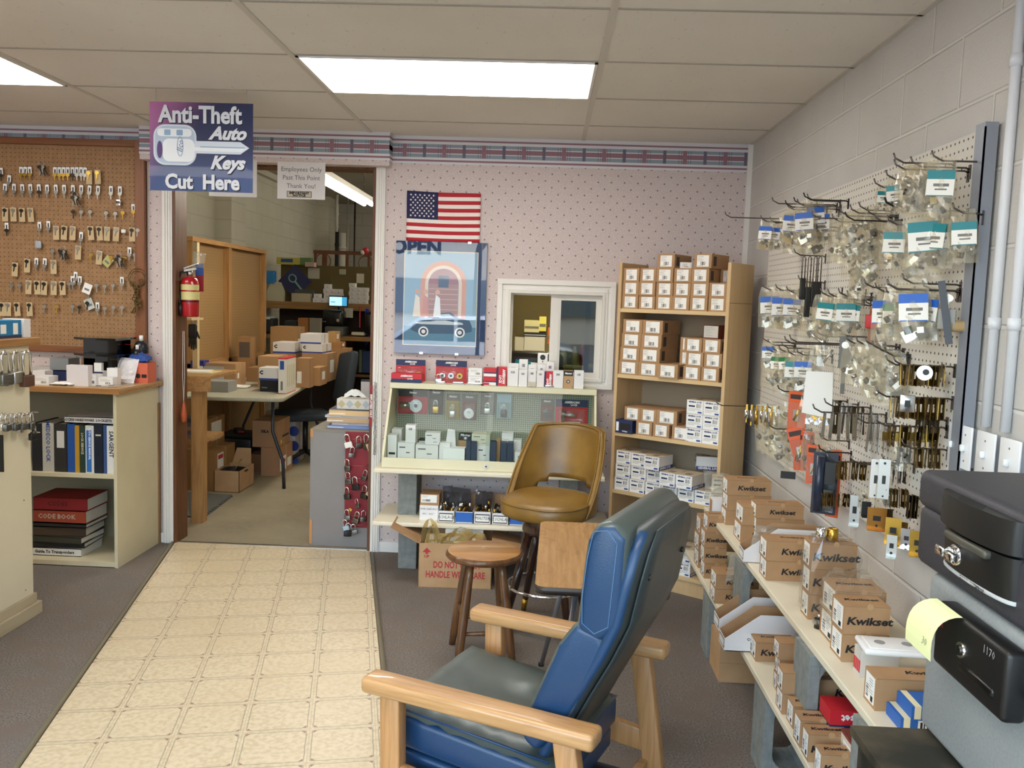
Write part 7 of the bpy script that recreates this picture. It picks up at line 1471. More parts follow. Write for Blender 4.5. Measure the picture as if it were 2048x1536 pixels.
m = MB(); m.box(xl, xr, YB2+.30, YB2+.34, 0, z_sh-.1, M('bench_dark', '2b1d12', .8)); m.build('dark_backing', hb2)
mon = thing('monitor', 'small lit computer screen on the far storeroom shelf', 'monitor', loc=(at(656, 612, Y=10.9).x, 10.93, at(656, 613, Y=10.93).z)); w = at(694, 612, Y=10.9).x-at(656, 612, Y=10.9).x; h = at(660, 591, Y=10.9).z-at(660, 613, Y=10.9).z
m = MB(); m.box(0, w, 0, .02, 0, h, blk); m.build('bezel', mon); m = MB(); m.box(w*.04, w*.96, -.001, 0, h*.1, h*.9, M('screen_glow', 'b9e3f2', .4, emit=1.3, ecol='a6dcf2')).box(w*.7, w*.96, -.0015, -.001, h*.1, h*.9, M('screen_panel', '4fa3cf', .4, emit=1.0, ecol='3d97c8')).box(w*.12, w*.35, -.0015, -.001, h*.4, h*.46, M('screen_text', '3a7fa8', .4, emit=.4)); m.build('screen', mon)
m = MB(); m.cyl((w*.5, .03, -.06), (w*.5, .03, h*.3), .012, blk).box(w*.3, w*.7, -.03, .08, -.09, -.06, blk); m.build('stand', mon)
KM = (.075, .12, .042, 'gen', 'white_lock_box')
CTW = None
def wstack(p0, p1, rows, Y, z0, label, n, w_=.078, h_=.044):
    x0 = at(p0, 590, Y=Y).x; x1 = at(p1, 590, Y=Y).x; k_ = 0; nn = max(1, int((x1-x0)/w_))
    for r in range(rows):
        cols = nn if r < rows-1 else max(1, nn-2)
        for c_ in range(cols):
            put((w_-.002, .12, h_-.001, 'white', 'white_lock_box'), (x0+c_*w_+(.01 if r % 2 else 0), Y+random.uniform(0, .02), z0+r*h_), 0, 'small white lock box %s, %s, %s from left' % (label, rows_n[r], ORD[c_]), 'small white lock boxes on the far storeroom shelf')
rows_n = ['bottom row', 'second row', 'third row', 'fourth row', 'fifth row']
wstack(625, 656, 2, 11.03, z_sh, 'left of the monitor', 5, .078, .055)
wstack(646, 690, 4, 11.17, z_sh+.0, 'behind the monitor', 12, .078, .06)
wstack(697, 745, 5, 11.05, z_sh, 'right of the monitor', 24, .078, .052)
def far(p0, p1, pt, pb, Y, col, name, label, cat, dep=.12, rnd_=0):
    x0, x1 = at(p0, pt, Y=Y).x, at(p1, pt, Y=Y).x; z0, z1 = at(p0, pb, Y=Y).z, at(p0, pt, Y=Y).z; m = MB(); mt = col if not isinstance(col, str) else M('far_'+col, col, .6)
    (m.rbox(0, x1-x0, 0, dep, 0, z1-z0, rnd_, mt) if rnd_ else m.box(0, x1-x0, 0, dep, 0, z1-z0, mt)); return m.build(name, label=label, cat=cat, loc=(x0, Y, z0))
far(553, 600, 514, 528, 11.2, 'c9bd52', 'sign_box', 'yellow and blue long box on top of the far bench board', 'box'); o = far(600, 621, 515, 529, 11.2, '5c7f4b', 'sign_box', 'green and yellow end box on top of the far bench board', 'box')
m = MB(); x0, x1 = W_(562, 585, 520, 11.19); m.box(x0, x1, 11.185, 11.199, at(562, 524, Y=11.19).z, at(562, 517, Y=11.19).z, M('box_blue_oval', '27518f', .5)); m.build('blue_label', [c for c in C.objects if c.name.startswith('sign_box')][0]).location = -Vector([c for c in C.objects if c.name.startswith('sign_box')][0].location)
far(610, 628, 524, 533, 11.15, 'c7a9a0', 'small_box', 'pinkish box at the right end of the yellow ones', 'box')
far(530, 547, 541, 566, 11.0, '2d7fc0', 'blue_box', 'bright blue package at the left end of the far shelf', 'package')
far(616, 639, 536, 557, 11.34, 'c9c3ab', 'paper_notice', 'square paper notice pinned on the far olive board', 'notice', .01)
far(678, 691, 538, 549, 11.33, 'a9a58a', 'switch_box', 'small pale wall box on the far olive board', 'box', .03, .01)
far(713, 728, 547, 566, 11.33, 'cfc9b4', 'paper_notice', 'crumpled receipt paper pinned right of the far olive board', 'notice', .01)
far(583, 620, 586, 606, 11.02, 'b9b092', 'paper_pile', 'pile of binders and papers on the far shelf', 'papers'); far(590, 625, 578, 586, 11.05, '54504a', 'folders', 'dark folders lying on the paper pile on the far shelf', 'folders')
m = MB(); x0, x1 = W_(534, 568, 580, 11.05); m.prism([(0, 0), (x1-x0, 0), (x1-x0+.0, .12), ((x1-x0)*.8, .24), (.05, .24), (0, .12)], .06, M('pale_display', 'c8c2a8', .7), Matrix(((1, 0, 0, 0), (0, 0, -1, 0), (0, 1, 0, 0), (0, 0, 0, 1)))); m.build('paper_display', label='pale cut-out display board at the left of the far shelf', cat='display', loc=(x0, 11.1, z_sh+.0))
dm = MB(); s2 = .155; dm.box(-s2, s2, 0, .006, -s2, s2, M('poster_navy', '2d3058', .5), Matrix.Rotation(math.radians(45), 4, 'Y')); p = at(591, 563, Y=11.1); o = dm.build('key_poster', label='dark blue diamond tilted poster with a pale key on the far shelf', cat='poster', loc=(p.x, 11.08, p.z))
dm = MB(); gk = M('poster_key_green', '7fb3a6', .5); T = Matrix.Rotation(math.radians(-40), 4, 'Y'); dm.tube([T @ Vector((.045*math.cos(2*PI*i/16), -.003, .05+.05*math.sin(2*PI*i/16))) for i in range(16)], .008, gk, 6, closed=True); dm.tube([T @ Vector((0, -.003, 0)), T @ Vector((0, -.003, -.14))], .012, gk, 6); dm.build('key_picture', o)
km = thing('key_machine', 'black hooded key cutting machine on the far bench under the monitor', 'machine', loc=(at(645, 660, Y=10.85).x, 10.8, z_dk)); w = at(690, 660, Y=10.85).x-at(645, 660, Y=10.85).x; h = at(650, 619, Y=10.8).z-z_dk
m = MB(); m.rbox(.0, w*.95, 0, .3, h*.35, h, .04, M('machine_black', '1a1b1b', .25)); m.build('hood', km); m = MB(); m.rbox(.05, w, -.05, .3, 0, h*.36, .02, M('machine_grey', '5c5f58', .5)); m.build('machine_base', km); m = MB(); m.cyl((w*.72, -.004, h*.6), (w*.72, .01, h*.6), .02, chrome, 14).box(w*.02, w*.2, -.003, .01, h*.52, h*.56, chrome); m.build('knob', km)
far(728, 746, 624, 668, 10.8, M('machine_black', '1a1b1b'), 'key_machine', 'black machine cut off by the right door jamb on the far bench', 'machine', .25, .03)
far(719, 721, 613, 655, 10.9, redp, 'red_rod', 'thin red rod standing on the far bench', 'rod', .015)
far(689, 706, 616, 635, 10.95, 'b8b5a6', 'paper_notice', 'paper hanging below the shelf right of the monitor', 'notice', .004)
far(596, 616, 636, 668, 10.6, 'a06a38', 'carton', 'orange brown carton on the far desk', 'box', .2); far(619, 640, 636, 665, 10.62, '8c8576', 'padded_bag', 'grey padded parcel beside the orange brown carton', 'package', .1)
far(568, 596, 640, 668, 10.7, '20272c', 'tool_bag', 'dark tool bag heaped on the far desk', 'bag', .2, .03); far(522, 545, 636, 665, 10.7, '202022', 'printer', 'black printer at the left end of the far desk', 'printer', .25, .02); far(525, 540, 633, 638, 10.7, 'c6d2cf', 'white_tray', 'pale tray on the black printer', 'tray', .2)
far(703, 728, 664, 670, 10.8, 'd9d5c4', 'papers', 'papers lying on the far desk by the jamb', 'papers', .15)
far(546, 595, 672, 684, 10.3, '2a2118', 'dark_case', 'dark flat case behind the table cartons', 'case', .3)
for i in range(5): m = MB(); p = at(731+2.2*(i % 3), 655+5*i, Y=10.99); m.tube([(0, .02, z_sh-.06-p.z), (0, 0, 0), (.03*(-1)**i, 0, -.03), (.01, 0, -.06), (-.02*(-1)**i, 0, -.09)], .012, M('blue_cable', '1b3fd0', .3), 6); m.build('blue_cable', label='bright blue cable loop at the far bench by the jamb, %s from the top' % ORD[i], cat='cable', group='blue cable loops', loc=p)
zz2 = at(700, 745, Y=YB2).z
for i, (p0, p1, col, pt) in enumerate(((697, 702, '1f2a2c', 703), (703, 709, '4a4a3e', 704), (710, 716, '2b2523', 702), (711, 717, '5d6b58', 701), (718, 724, '54604f', 700), (725, 741, '1d3766', 702))):
    if i == 3: continue
    far(p0, p1, pt, 745, YB2-.15, col, 'ring_binder', 'dim %s binder on the dark lower shelf of the far bench' % ('black', 'olive', 'brown', '', 'green', 'wide blue')[i], 'binder', .25)
# frame structure, pipes, strip light
wf = wood('red_brown_timber', '7d4c2a', '5f371c', 0, 3, .5); fr2 = thing('timber_frame', 'red brown timber frame standing on the far bench', 'frame', loc=(0, 0, 0)); Yf = 11.4
zt = at(690, 502, Y=Yf).z; m = MB(); m.box(at(627, 500, Y=Yf).x, -1.2, Yf, Yf+.06, zt-.045, zt, wf); m.build('top_beam', fr2)
for px, w in ((628, 4), (644, 9), (691, 5), (735, 4)): m = MB(); x0 = at(px, 520, Y=Yf).x; m.box(x0, x0+w*.0064, Yf, Yf+.05, z_top, zt-.045, wf); m.build('post', fr2)
for px, r in ((646, .10), (731, .09)): m = MB(); p = at(px, 535, Y=Yf-.03); m.tube([(p.x+r*math.cos(2*PI*i/28), Yf-.03, z_top+r*.6+r*math.sin(2*PI*i/28)) for i in range(28)], .007, wf, 6, closed=True); m.build('wire_ring', label='round hoop leaning by the timber frame, %s one' % ('left' if px < 700 else 'right'), cat='hoop', loc=(0, 0, 0))
p = at(731, 502, Y=Yf-.05); m = MB(); m.sph((0, 0, 0), .045, redp, 8).sph((-.03, -.02, -.02), .03, label_w, 8); m.build('red_ornament', label='red and white round ornament on the timber frame beam', cat='ornament', loc=(p.x, Yf-.05, p.z))
for px, r, mt, zb, zt_, Y, lab in ((674, .03, M('black_pipe', '23231f', .5), 0, 2.55, 13.2, 'black vertical drain pipe at the far storeroom corner'), (685, .055, M('white_duct', 'c9c6b8', .6), 0, at(685, 466, Y=13.4).z, 13.4, 'thick pale duct beside the black pipe'),
    (673, .025, M('white_duct'), 2.5, 3.05, 13.1, 'pale pipe above the black drain pipe'), (695, .014, M('grey_pipe', 'a29f92', .5), 0, 3.05, 13.6, 'thin pale conduit in the far corner'), (709, .012, darksteel, 0, 3.05, 13.6, 'thin dark conduit in the far corner')):
    m = MB(); m.cyl((0, 0, zb), (0, 0, zt_), r, mt, 14); x = at(px, 480, Y=Y).x; m.cyl((0, 0, zt_*.9), (0, 0, zt_*.9+.04), r*1.2, mt, 14); m.build('pipe', label=lab, cat='pipe', loc=(x, Y, 0))
sl = thing('strip_light', 'bare fluorescent strip light hanging on chains in the storeroom', 'strip light', loc=(0, 0, 0)); e1 = at(737, 410, Y=8.2); e0 = Vector((e1.x-.04, 5.78, e1.z+.0)); e0 = at(628, 362, Z=e1.z) if False else Vector((e1.x, e1.y-2.4, e1.z))
tubem = M('tube_glow', 'ffffff', .4, emit=38, ecol='fff6e6')
m = MB(); m.box(-.06, .06, 0, 2.4, .02, .06, white); o = m.build('housing', sl); o.location = e0
for x in (-.035, .035): m = MB(); m.cyl((x, .02, .004), (x, 2.38, .004), .018, tubem, 12); o = m.build('lamp_tube', sl); o.location = e0
for y in (.25, 2.2):
    m = MB(); zc = 3.07-e0.z
    for i in range(int((zc-.06)/.03)): z = .06+i*.03; m.tube([(.006*math.cos(2*PI*k_/6)*(1 if i % 2 else 0), y+.006*math.cos(2*PI*k_/6)*(0 if i % 2 else 1), z+.015+.018*math.sin(2*PI*k_/6)) for k_ in range(6)], .002, darksteel, 4, closed=True)
    o = m.build('chain', sl); o.location = e0
for (x, y) in ((-.6, 7.5), (-1.2, 12.0), (.6, 10.4)):  # extra hidden strip lights, added to brighten the storeroom
    s2_ = thing('strip_light', 'added fluorescent strip light on the storeroom ceiling %s' % {-.6: 'to the right of the doorway', -1.2: 'over the far bench right side', .6: 'hidden far to the right'}[x], 'strip light', loc=(x, y, 2.9))
    m = MB(); m.box(-.06, .06, -1.2, 1.2, .02, .06, white).tube([(0, -.9, .06), (0, -.9, .17)], .004, darksteel, 4).tube([(0, .9, .06), (0, .9, .17)], .004, darksteel, 4); m.build('housing', s2_); m = MB(); m.cyl((0, -1.18, .0), (0, 1.18, .0), .02, tubem, 12); m.build('lamp_tube', s2_)
# ---------------------------------------------------------------- white pegboard of bagged parts on the block wall
XB = 1.125
wpb = NT('white_pegboard', .5); a = wpb.cell(wpb.y, .0254); b = wpb.cell(wpb.z, .0254); d = wpb.ma('SQRT', wpb.ma('ADD', wpb.ma('MULTIPLY', a, a), wpb.ma('MULTIPLY', b, b)))
wpb.col(wpb.mix(wpb.smooth(d, .0042, .0032), 'dcd8cf', '3a3633'))
PY0, PY1, PZ0, PZ1 = 2.375, 4.49, .82, 2.018
wpg = thing('parts_pegboard', 'large white pegboard crowded with bagged lock parts on the block wall', 'pegboard', loc=(0, 0, 0))
m = MB(); m.box(XB, XB+.006, PY0, PY1, PZ0, PZ1, wpb.m); m.build('board', wpg)
m = MB(); ch_ = M('grey_steel_channel', '9aa0ab', .4, .3)
m.box(XB-.012, XB+.022, PY0-.05, PY0, PZ0-.02, PZ1+.012, ch_).box(XB-.012, XB-.008, PY0-.05, PY0-.046, PZ0, PZ1, M('channel_edge', '3f3a55', .5)); m.build('edge_channel', wpg)
m = MB()
for y in (2.6, 3.4, 4.2): m.box(XB+.006, WX-.008, y, y+.04, PZ0, PZ1, M('batten', 'a08a6a', .7))
m.build('wall_battens', wpg)
hookm = M('hook_steel', '6f6a68', .35, 1); hkb = M('hook_black', '2a2728', .4, .5); NH = [0]
def hook(P, L, mt=None, r=.0026):
    m = MB(); m.tube([(XB, P.y, P.z-.004), (XB-.012, P.y, P.z), (XB-L+.03, P.y, P.z+.0), (XB-L+.006, P.y, P.z+.012), (XB-L, P.y, P.z+.026)], r, mt or hookm, 6).box(XB-.003, XB, P.y-.006, P.y+.006, P.z-.03, P.z+.008, mt or hookm); NH[0] += 1
    if NH[0] < 92: m.build('hook', wpg)
A3 = lambda cx, cy, t: at(1480+cx/3.491, 260+cy/3.491, X=XB-t); A4 = lambda cx, cy, t: at(1480+cx/3.2, 640+cy/3.2, X=XB-t)
# templates
bdull = M('dull_brass_part', '8d7a50', .4, 1)
bf = glassy('parts_bag_film', 'faf8f2', 1.5, .15, 'e2dac6', .1)
hb_, ht_ = M('bag_blue', '1d5fc0', .4), M('bag_teal', '15818a', .4)
def bag_template(col, seed, hw=1.0):
    rnd = random.Random(seed); o = thing('parts_bag', 'bag', 'bag'); w, h = .088, .165; n, k_ = 7, 9; m = MB(); vs = []; fs = []
    for s_ in (1, -1):
        b0 = len(vs)
        for i in range(n):
            for j in range(k_):
                u, v = i/(n-1), j/(k_-1); e = (4*u*(1-u))**.6*min(1, 3*v)*(1-.2*v); pin = 1-.28*(1-min(1, v*3))
                vs.append(((u-.5)*w*pin+rnd.uniform(-.002, .002), s_*(.010+.010*v)*e+rnd.uniform(-.0025, .0025)*e, .012-v*h+rnd.uniform(-.003, .003)*(v > .9)))
        for i in range(n-1):
            for j in range(k_-1): a_ = b0+i*k_+j; fs.append((a_, a_+k_, a_+k_+1, a_+1))
    m.add(vs, fs, bf); m.build('film', o)
    if col:
        m = MB(); m.box(-w*.40, w*.40, -.0135, -.0125, -.052, -.028, col).box(-w*.40, w*.40, -.0135, -.0128, -.098, -.052, label_w)
        m.box(-w*.2, w*.25, -.0139, -.0135, -.072, -.064, grey_ink).box(-w*.15, w*.2, -.0139, -.0135, -.082, -.078, grey_ink).box(-w*.38, w*.38, -.0139, -.0135, -.0985, -.096, col); m.build('header_label', o)
    m = MB()
    for _ in range(5 if col else 9):
        z = rnd.uniform(-.145, -.105) if col else rnd.uniform(-.145, -.04); c = Vector((rnd.uniform(-.025, .025), rnd.uniform(-.006, .006), z)); mt = rnd.choice((steel, darksteel, bdull, darksteel, steel))
        if rnd.random() < .5: m.cyl(c, c+Vector((rnd.uniform(-.012, .012), 0, rnd.uniform(.01, .02))), rnd.uniform(.006, .011), mt, 10)
        else: m.cb(c, (rnd.uniform(.01, .03), .006, rnd.uniform(.01, .035)), mt, (0, rnd.uniform(-.8, .8), 0))
    m.build('packed_parts', o); return o
BT = {'b': [bag_template(hb_, 1), bag_template(hb_, 2)], 't': [bag_template(ht_, 3), bag_template(ht_, 4)], 'p': [bag_template(None, 5), bag_template(None, 6), bag_template(None, 7)], 'g': [bag_template(M('bag_green', '2c7a48', .4), 8)]}
cnm = {'b': 'blue headed', 't': 'teal headed', 'p': 'plain clear', 'g': 'green headed'}; areaN = {}
def hbag(kd, P, t, s, area, rz=None, sz=1.0, hk=True, i=[0]):
    i[0] += 1; T_l = BT[kd]; T0 = T_l[i[0] % len(T_l)]; areaN[(kd, area)] = areaN.get((kd, area), 0)+1; nn = areaN[(kd, area)]
    o = dup(T0, P, 0, '%s parts bag %s, %s from left' % (cnm[kd], area, ORD[nn-1]), 'bags of lock parts on the white pegboard', rot=(random.uniform(-.05, .05), random.uniform(-.12, .12), rz if rz is not None else random.uniform(-.75, -.1)), first=True)
    s *= P.y/4.15; o.scale = (s, 1, s*sz)
    if hk: hook(P, t+.03)
a1 = 'in the top right cluster of the white pegboard'
for x, y, t, s in ((1000, 400, .10, .75), (1085, 345, .12, 1.05)): hbag('t', A3(x, y, t), t, s, a1)
for x, y, t, s in ((1150, 275, .17, 1.3), (1190, 268, .16, 1.3), (1225, 262, .15, 1.35), (1265, 256, .13, 1.35), (1300, 250, .11, 1.35), (1340, 243, .09, 1.35)): hbag('p', A3(x, y, t), t, s, a1, rz=-1.15, hk=x in (1150, 1265))
hbag('t', A3(1415, 215, .10), .10, 1.65, a1, rz=-.35)
hook(A3(1500, 238, .0), .17)
a2 = 'in the upper left row of the white pegboard'
for x, y, t, s in ((190, 640, .17, .85), (255, 650, .12, .8)): hbag('b', A3(x, y, t), t, s, a2, rz=-.5)
hook(A3(345, 622, 0), .30)
for x, y, t, s in ((375, 555, .10, 1.05), (450, 530, .14, 1.15), (520, 495, .10, 1.1), (585, 550, .06, 1.0)): hbag('b', A3(x, y, t), t, s, a2)
for x, y, t, s in ((330, 600, .08, 1.0), (410, 610, .06, 1.1), (480, 600, .05, 1.1), (545, 620, .05, 1.1)): hbag('p', A3(x, y, t), t, s, a2, hk=False)
for x, y in ((760, 495), (680, 525), (610, 545), (500, 520)): hook(A3(x, y, 0), .17, hkb if x > 600 else None)
a3 = 'in the middle brownish cluster of the white pegboard'
for x, y, t, s in ((700, 640, .12, 1.25), (760, 600, .14, 1.35), (761, 800, .12, 1.0), (820, 990, .10, .8), (830, 580, .12, 1.3), (840, 850, .11, 1.15), (860, 960, .10, .95), (890, 560, .08, 1.3), (900, 820, .09, 1.1), (950, 600, .07, 1.4), (1000, 640, .05, 1.2)): hbag('p', A3(x, y, t), t, s, a3, hk=(y < 700))
for x, y in ((720, 620), (700, 680), (690, 705)): hook(A3(x, y, 0), .12)
a4 = 'in the right hand group under the top cluster'
hbag('t', A3(1095, 660, .12), .12, 1.35, a4, rz=-.55); hook(A3(1130, 640, 0), .18, hkb)
hbag('t', A3(1275, 560, .12), .12, 1.95, a4, rz=-.25); hook(A3(1400, 545, 0), .16, hkb, .0035)
for x, y, t, s, z_ in ((1400, 590, .08, 1.6, -1.0), (1445, 590, .06, 1.6, -1.05), (1480, 590, .05, 1.5, -1.1), (1560, 580, .05, 1.5, -.3)): hbag('t', A3(x, y, t), t, s, a4, rz=z_, hk=x > 1500)
for x, y, t, s in ((1190, 700, .08, 1.5), (1360, 700, .07, 1.4)): hbag('p', A3(x, y, t), t, s, a4, hk=False)
a5 = 'in the second pegboard row by the bookcase'
for x, y, t, s in ((205, 1115, .13, 1.15), (295, 1120, .12, 1.2), (372, 1135, .10, 1.1)): hbag('b', A3(x, y, t), t, s, a5, rz=-.3)
for x, y, t, s in ((455, 1060, .08, 1.2), (500, 1230, .05, 1.0), (420, 1160, .07, 1.0)): hbag('p', A3(x, y, t), t, s, a5)
a6 = 'in the second row middle of the white pegboard'
for x, y, t, s, z_ in ((620, 1160, .12, 1.15, -.8), (670, 1165, .10, 1.2, -.9), (745, 1160, .10, 1.2, -.3), (805, 1175, .07, 1.1, -.8)): hbag('t', A3(x, y, t), t, s, a6, rz=z_)
for x, y, t, s in ((590, 1170, .10, 1.3), (700, 1165, .08, 1.3)): hbag('p', A3(x, y, t), t, s, a6, hk=False)
a7 = 'in the right part of the second pegboard row'
hbag('b', A3(1010, 1130, .12), .12, 1.3, a7, rz=-.75, sz=1.15); hbag('g', A3(1085, 1160, .12), .12, 1.35, a7, rz=-.6); hbag('b', A3(1205, 1070, .13), .13, 1.8, a7, rz=-.25); hbag('b', A3(1345, 1120, .07), .07, 1.45, a7, rz=-.9)
for x, y, t, s in ((1060, 1110, .09, 1.4), (1140, 1100, .12, 1.5), (1270, 1130, .10, 1.6), (1310, 1130, .08, 1.5)): hbag('p', A3(x, y, t), t, s, a7, hk=False)
hook(A3(1545, 1125, 0), .20, None, .003); hook(A3(1130, 1105, 0), .12)
# black U brackets, long locks, small red and orange items
for x, y in ((715, 1100), (800, 1135), (880, 1110), (1080, 1090)): p = A3(x, y, .05); m = MB(); m.tube([(p.x, p.y, p.z), (p.x, p.y, p.z-.035), (p.x+.04, p.y-.05, p.z-.045), (p.x+.04, p.y-.05, p.z-.0)], .003, hkb, 6); m.build('hook', wpg)
hook(A3(600, 880, 0), .13)
for i, (x, L_) in enumerate(((450, .17), (490, .24), (530, .20), (562, .20))):
    p = A3(x, 885, .03+.022*(3-i)); o = thing('shackle_lock', 'tall thin black lock hanging below the bookcase height hook, %s from left' % ORD[i], 'padlock', 'tall thin black locks on one hook', p); m = MB()
    m.tube([(-.006, 0, -L_*.55), (-.006, 0, -.004), (0, 0, .002), (.006, 0, -.004), (.006, 0, -L_*.55)], .0024, hookm, 6); m.build('shackle', o); m = MB(); m.rbox(-.011, .011, -.006, .006, -L_, -L_*.5, .003, blk); m.build('lock_body', o)
p = A3(930, 1290, .06); m = MB(); m.rbox(-.022, .022, -.01, .01, -.045, 0, .004, redp).box(-.005, .005, -.002, .002, 0, .03, redp); m.build('red_tag', label='small red plastic block at the middle of the white pegboard', cat='lock part', loc=p, rz=-.4)
hook(p+Vector((0, 0, .028)), .09)
def card_(P, w, h, col, label, rz, name='orange_card', fill=True, tilt=0, group=None):
    o = thing(name, label, 'package', group, P, 0); o.rotation_euler = (0, tilt, rz); m = MB(); m.box(-w/2, w/2, 0, .002, -h, 0, col); m.build('backing_card', o)
    if fill: m = MB(); m.cb((0, -.006, -h*.62), (w*.3, .008, h*.3), steel).cyl((-w*.1, -.006, -h*.75), (w*.2, -.006, -h*.45), w*.09, brass, 8).box(-w*.4, w*.4, -.0008, 0, -h*.2, -h*.08, M('card_dark_print', '3b2a26', .6)); m.build('packed_lock', o)
    m = MB(); m.box(-w*.42, w*.42, -.013, -.0005, -h*.95, -h*.28, BL); m.build('blister', o); return o
org = M('orange_card', 'dd5c2c', .5); gO = 'orange carded locks on the white pegboard'
card_(A3(955, 1235, .04), .05, .16, M('tan_orange_card', 'a8683a', .6), 'narrow tan and orange card beside the red plastic block', -.9)
card_(A4(372, 458, .10), .075, .155, org, 'upper orange card left of the long white bag', -.7, group=gO); hook(A4(372, 450, .10), .13, hkb)
card_(A4(345, 690, .14), .06, .16, org, 'leftmost tilted orange card in the fan of orange cards', -.4, tilt=-.3, group=gO)
for i, x in enumerate((375, 398, 421, 444)): card_(A4(x, 715, .12-.02*i), .062, .15, org, 'orange card seen nearly edge on in the fan, %s from left' % ORD[i], -1.25, tilt=-.08, group=gO)
hook(A4(460, 705, 0), .18)
card_(A4(478, 800, .08), .055, .15, org, 'orange card between the fan and the dark blue pack', -.6, group=gO); card_(A4(612, 830, .05), .05, .25, org, 'tall orange card right of the dark blue pack', -.8, group=gO)
card_(A4(553, 850, .09), .085, .225, M('dark_blue_pack', '1e2638', .35), 'large dark blue tubular pack low on the white pegboard', -.45, 'dark_pack', False); hook(A4(553, 845, .09), .12, hkb)
p = A4(553, 870, .10); m = MB(); m.tube([(-.018, -.012, 0), (-.018, -.012, -.20)], .016, M('dark_tube', '232c40', .3), 12).box(.0, .035, -.012, 0, -.10, -.02, blk).box(0, .03, -.012, -.002, -.19, -.12, darksteel); m.build('tube_lock', label='dark tube lock fixed on the large dark blue pack', cat='lock', loc=p, rz=-.45)
# third row
a8 = 'in the third row near the bookcase'
hbag('b', A4(185, 140, .12), .12, .8, a8, rz=-.4)
for x, y in ((250, 205), (292, 205)): hbag('g', A4(x, y, .10), .10, .85, a8, rz=-.8)
for x, y in ((350, 225), (410, 225)): hbag('b' if x > 400 else 't', A4(x, y, .11), .11, 1.1, a8, rz=-.35)
for x, y, s in ((210, 180, 1.2), (300, 200, 1.3), (390, 330, .9), (460, 170, 1.2)): hbag('p', A4(x, y, .08), .08, s, a8, hk=False)
for x, y, L_ in ((370, 210, .14), (350, 165, .12), (305, 405, .10), (420, 462, .12), (750, 165, .26), (745, 155, .24), (480, 185, .14)): hook(A4(x, y, 0), L_, hkb if y > 400 else None)
p = A4(520, 195, .14); m = MB(); vs = []; rnd = random.Random(5)
for i in range(9):
    for j in range(7):
        v, u = i/8, j/6; w_ = .05+.05*min(1, v*1.2); vs.append(((u-.5)*w_*1.3, -.006*math.sin(u*PI)+rnd.uniform(-.003, .003), .02-v*.30-.015*u*(v > .9)))
m.add(vs, [(i*7+j, i*7+j+1, (i+1)*7+j+1, (i+1)*7+j) for i in range(8) for j in range(6)], bf); o = m.build('long_bag', label='long clear bag with a big blank white insert hanging mid pegboard', cat='bag', loc=p, rz=-.35)
m = MB(); m.add([(-.045, -.009, -.075), (.045, -.009, -.075), (.05, -.009, -.24), (-.052, -.009, -.225)], [(0, 1, 2, 3)], label_w); m.build('white_insert', o); m = MB()
for i in range(7): m.cb((-.03+.01*i, -.004, -.255+.006*(i % 3)), (.016, .01, .02), (steel, chrome, brass)[i % 3], (0, i, 0))
m.build('packed_parts', o)
a9 = 'right of the long white bag on the pegboard'
for x, y, t, s in ((735, 150, .10, 1.25), (800, 160, .10, 1.3), (860, 165, .08, 1.55), (905, 190, .07, 1.5), (950, 215, .06, 1.6), (985, 230, .05, 1.5)): hbag('p', A4(x, y, t), t, s, a9, rz=-.5)
def hardware(P, fn, name, label, rz=-.4, cat='lock part', group=None): m = MB(); fn(m); return m.build(name, label=label, cat=cat, loc=P, rz=rz, group=group)
hardware(A4(680, 105, .08), lambda m: m.box(-.02, .02, -.006, .006, -.11, 0, darksteel).box(-.008, .006, -.005, .005, -.20, -.10, darksteel).cyl((0, -.008, -.03), (0, .008, -.03), .012, steel, 14), 'door_closer_arm', 'dark grey flat arm part hanging beside the long white bag'); hook(A4(680, 105, .08), .10)
hardware(A4(545, 100, .10), lambda m: m.tube([(-.045, 0, 0), (0, 0, -.03), (.02, 0, -.035)], .006, chrome, 8).cyl((0, 0, -.015), (0, 0, -.05), .012, chrome, 12).cyl((.03, 0, -.05), (.0, 0, -.10), .005, steel, 8), 'chrome_lever', 'chrome lever part above the long white bag'); hook(A4(560, 105, .08), .12)
# cylinders on the far left hook, clear tubes
p0 = A4(250, 560, .0); hook(p0, .30)
for i in range(7):
    p = A4(45+32*i, 545+3*i, .27-.033*i); hardware(p, lambda m: m.box(-.004, .004, -.003, .003, -.02, .004, brass).cyl((0, 0, -.02), (0, 0, -.055-.012*(i % 3)), .0085, (chrome, steel, brass)[i % 3], 12).cb((0, 0, -.062-.012*(i % 3)), (.004, .01, .02), brass), 'cam_lock', 'small brass and chrome cam lock on the far left hook, %s from the tip' % ORD[i], random.uniform(-.6, .2), group='cam locks on the far left hook')
a10 = 'at the lower left corner of the white pegboard'
for x, y, s in ((170, 560, 1.35), (215, 575, 1.4), (250, 700, 1.0), (265, 590, 1.2), (300, 640, 1.1), (320, 540, 1.1), (470, 720, 1.2), (560, 770, 1.1)): hbag('p', A4(x, y, .08), .08, s, a10, hk=x in (215, 300, 560))
p = A4(312, 925, .08); m = MB(); m.box(-.03, .03, -.004, .004, -.06, -.03, blk).add([(-.028, 0, -.04), (.028, 0, -.04), (.012, 0, .01), (-.012, 0, .01)], [(0, 1, 2, 3)], bf); m.build('small_bag', label='tiny clear bag with a black end at the pegboard bottom left', cat='bag', loc=p, rz=-.3)
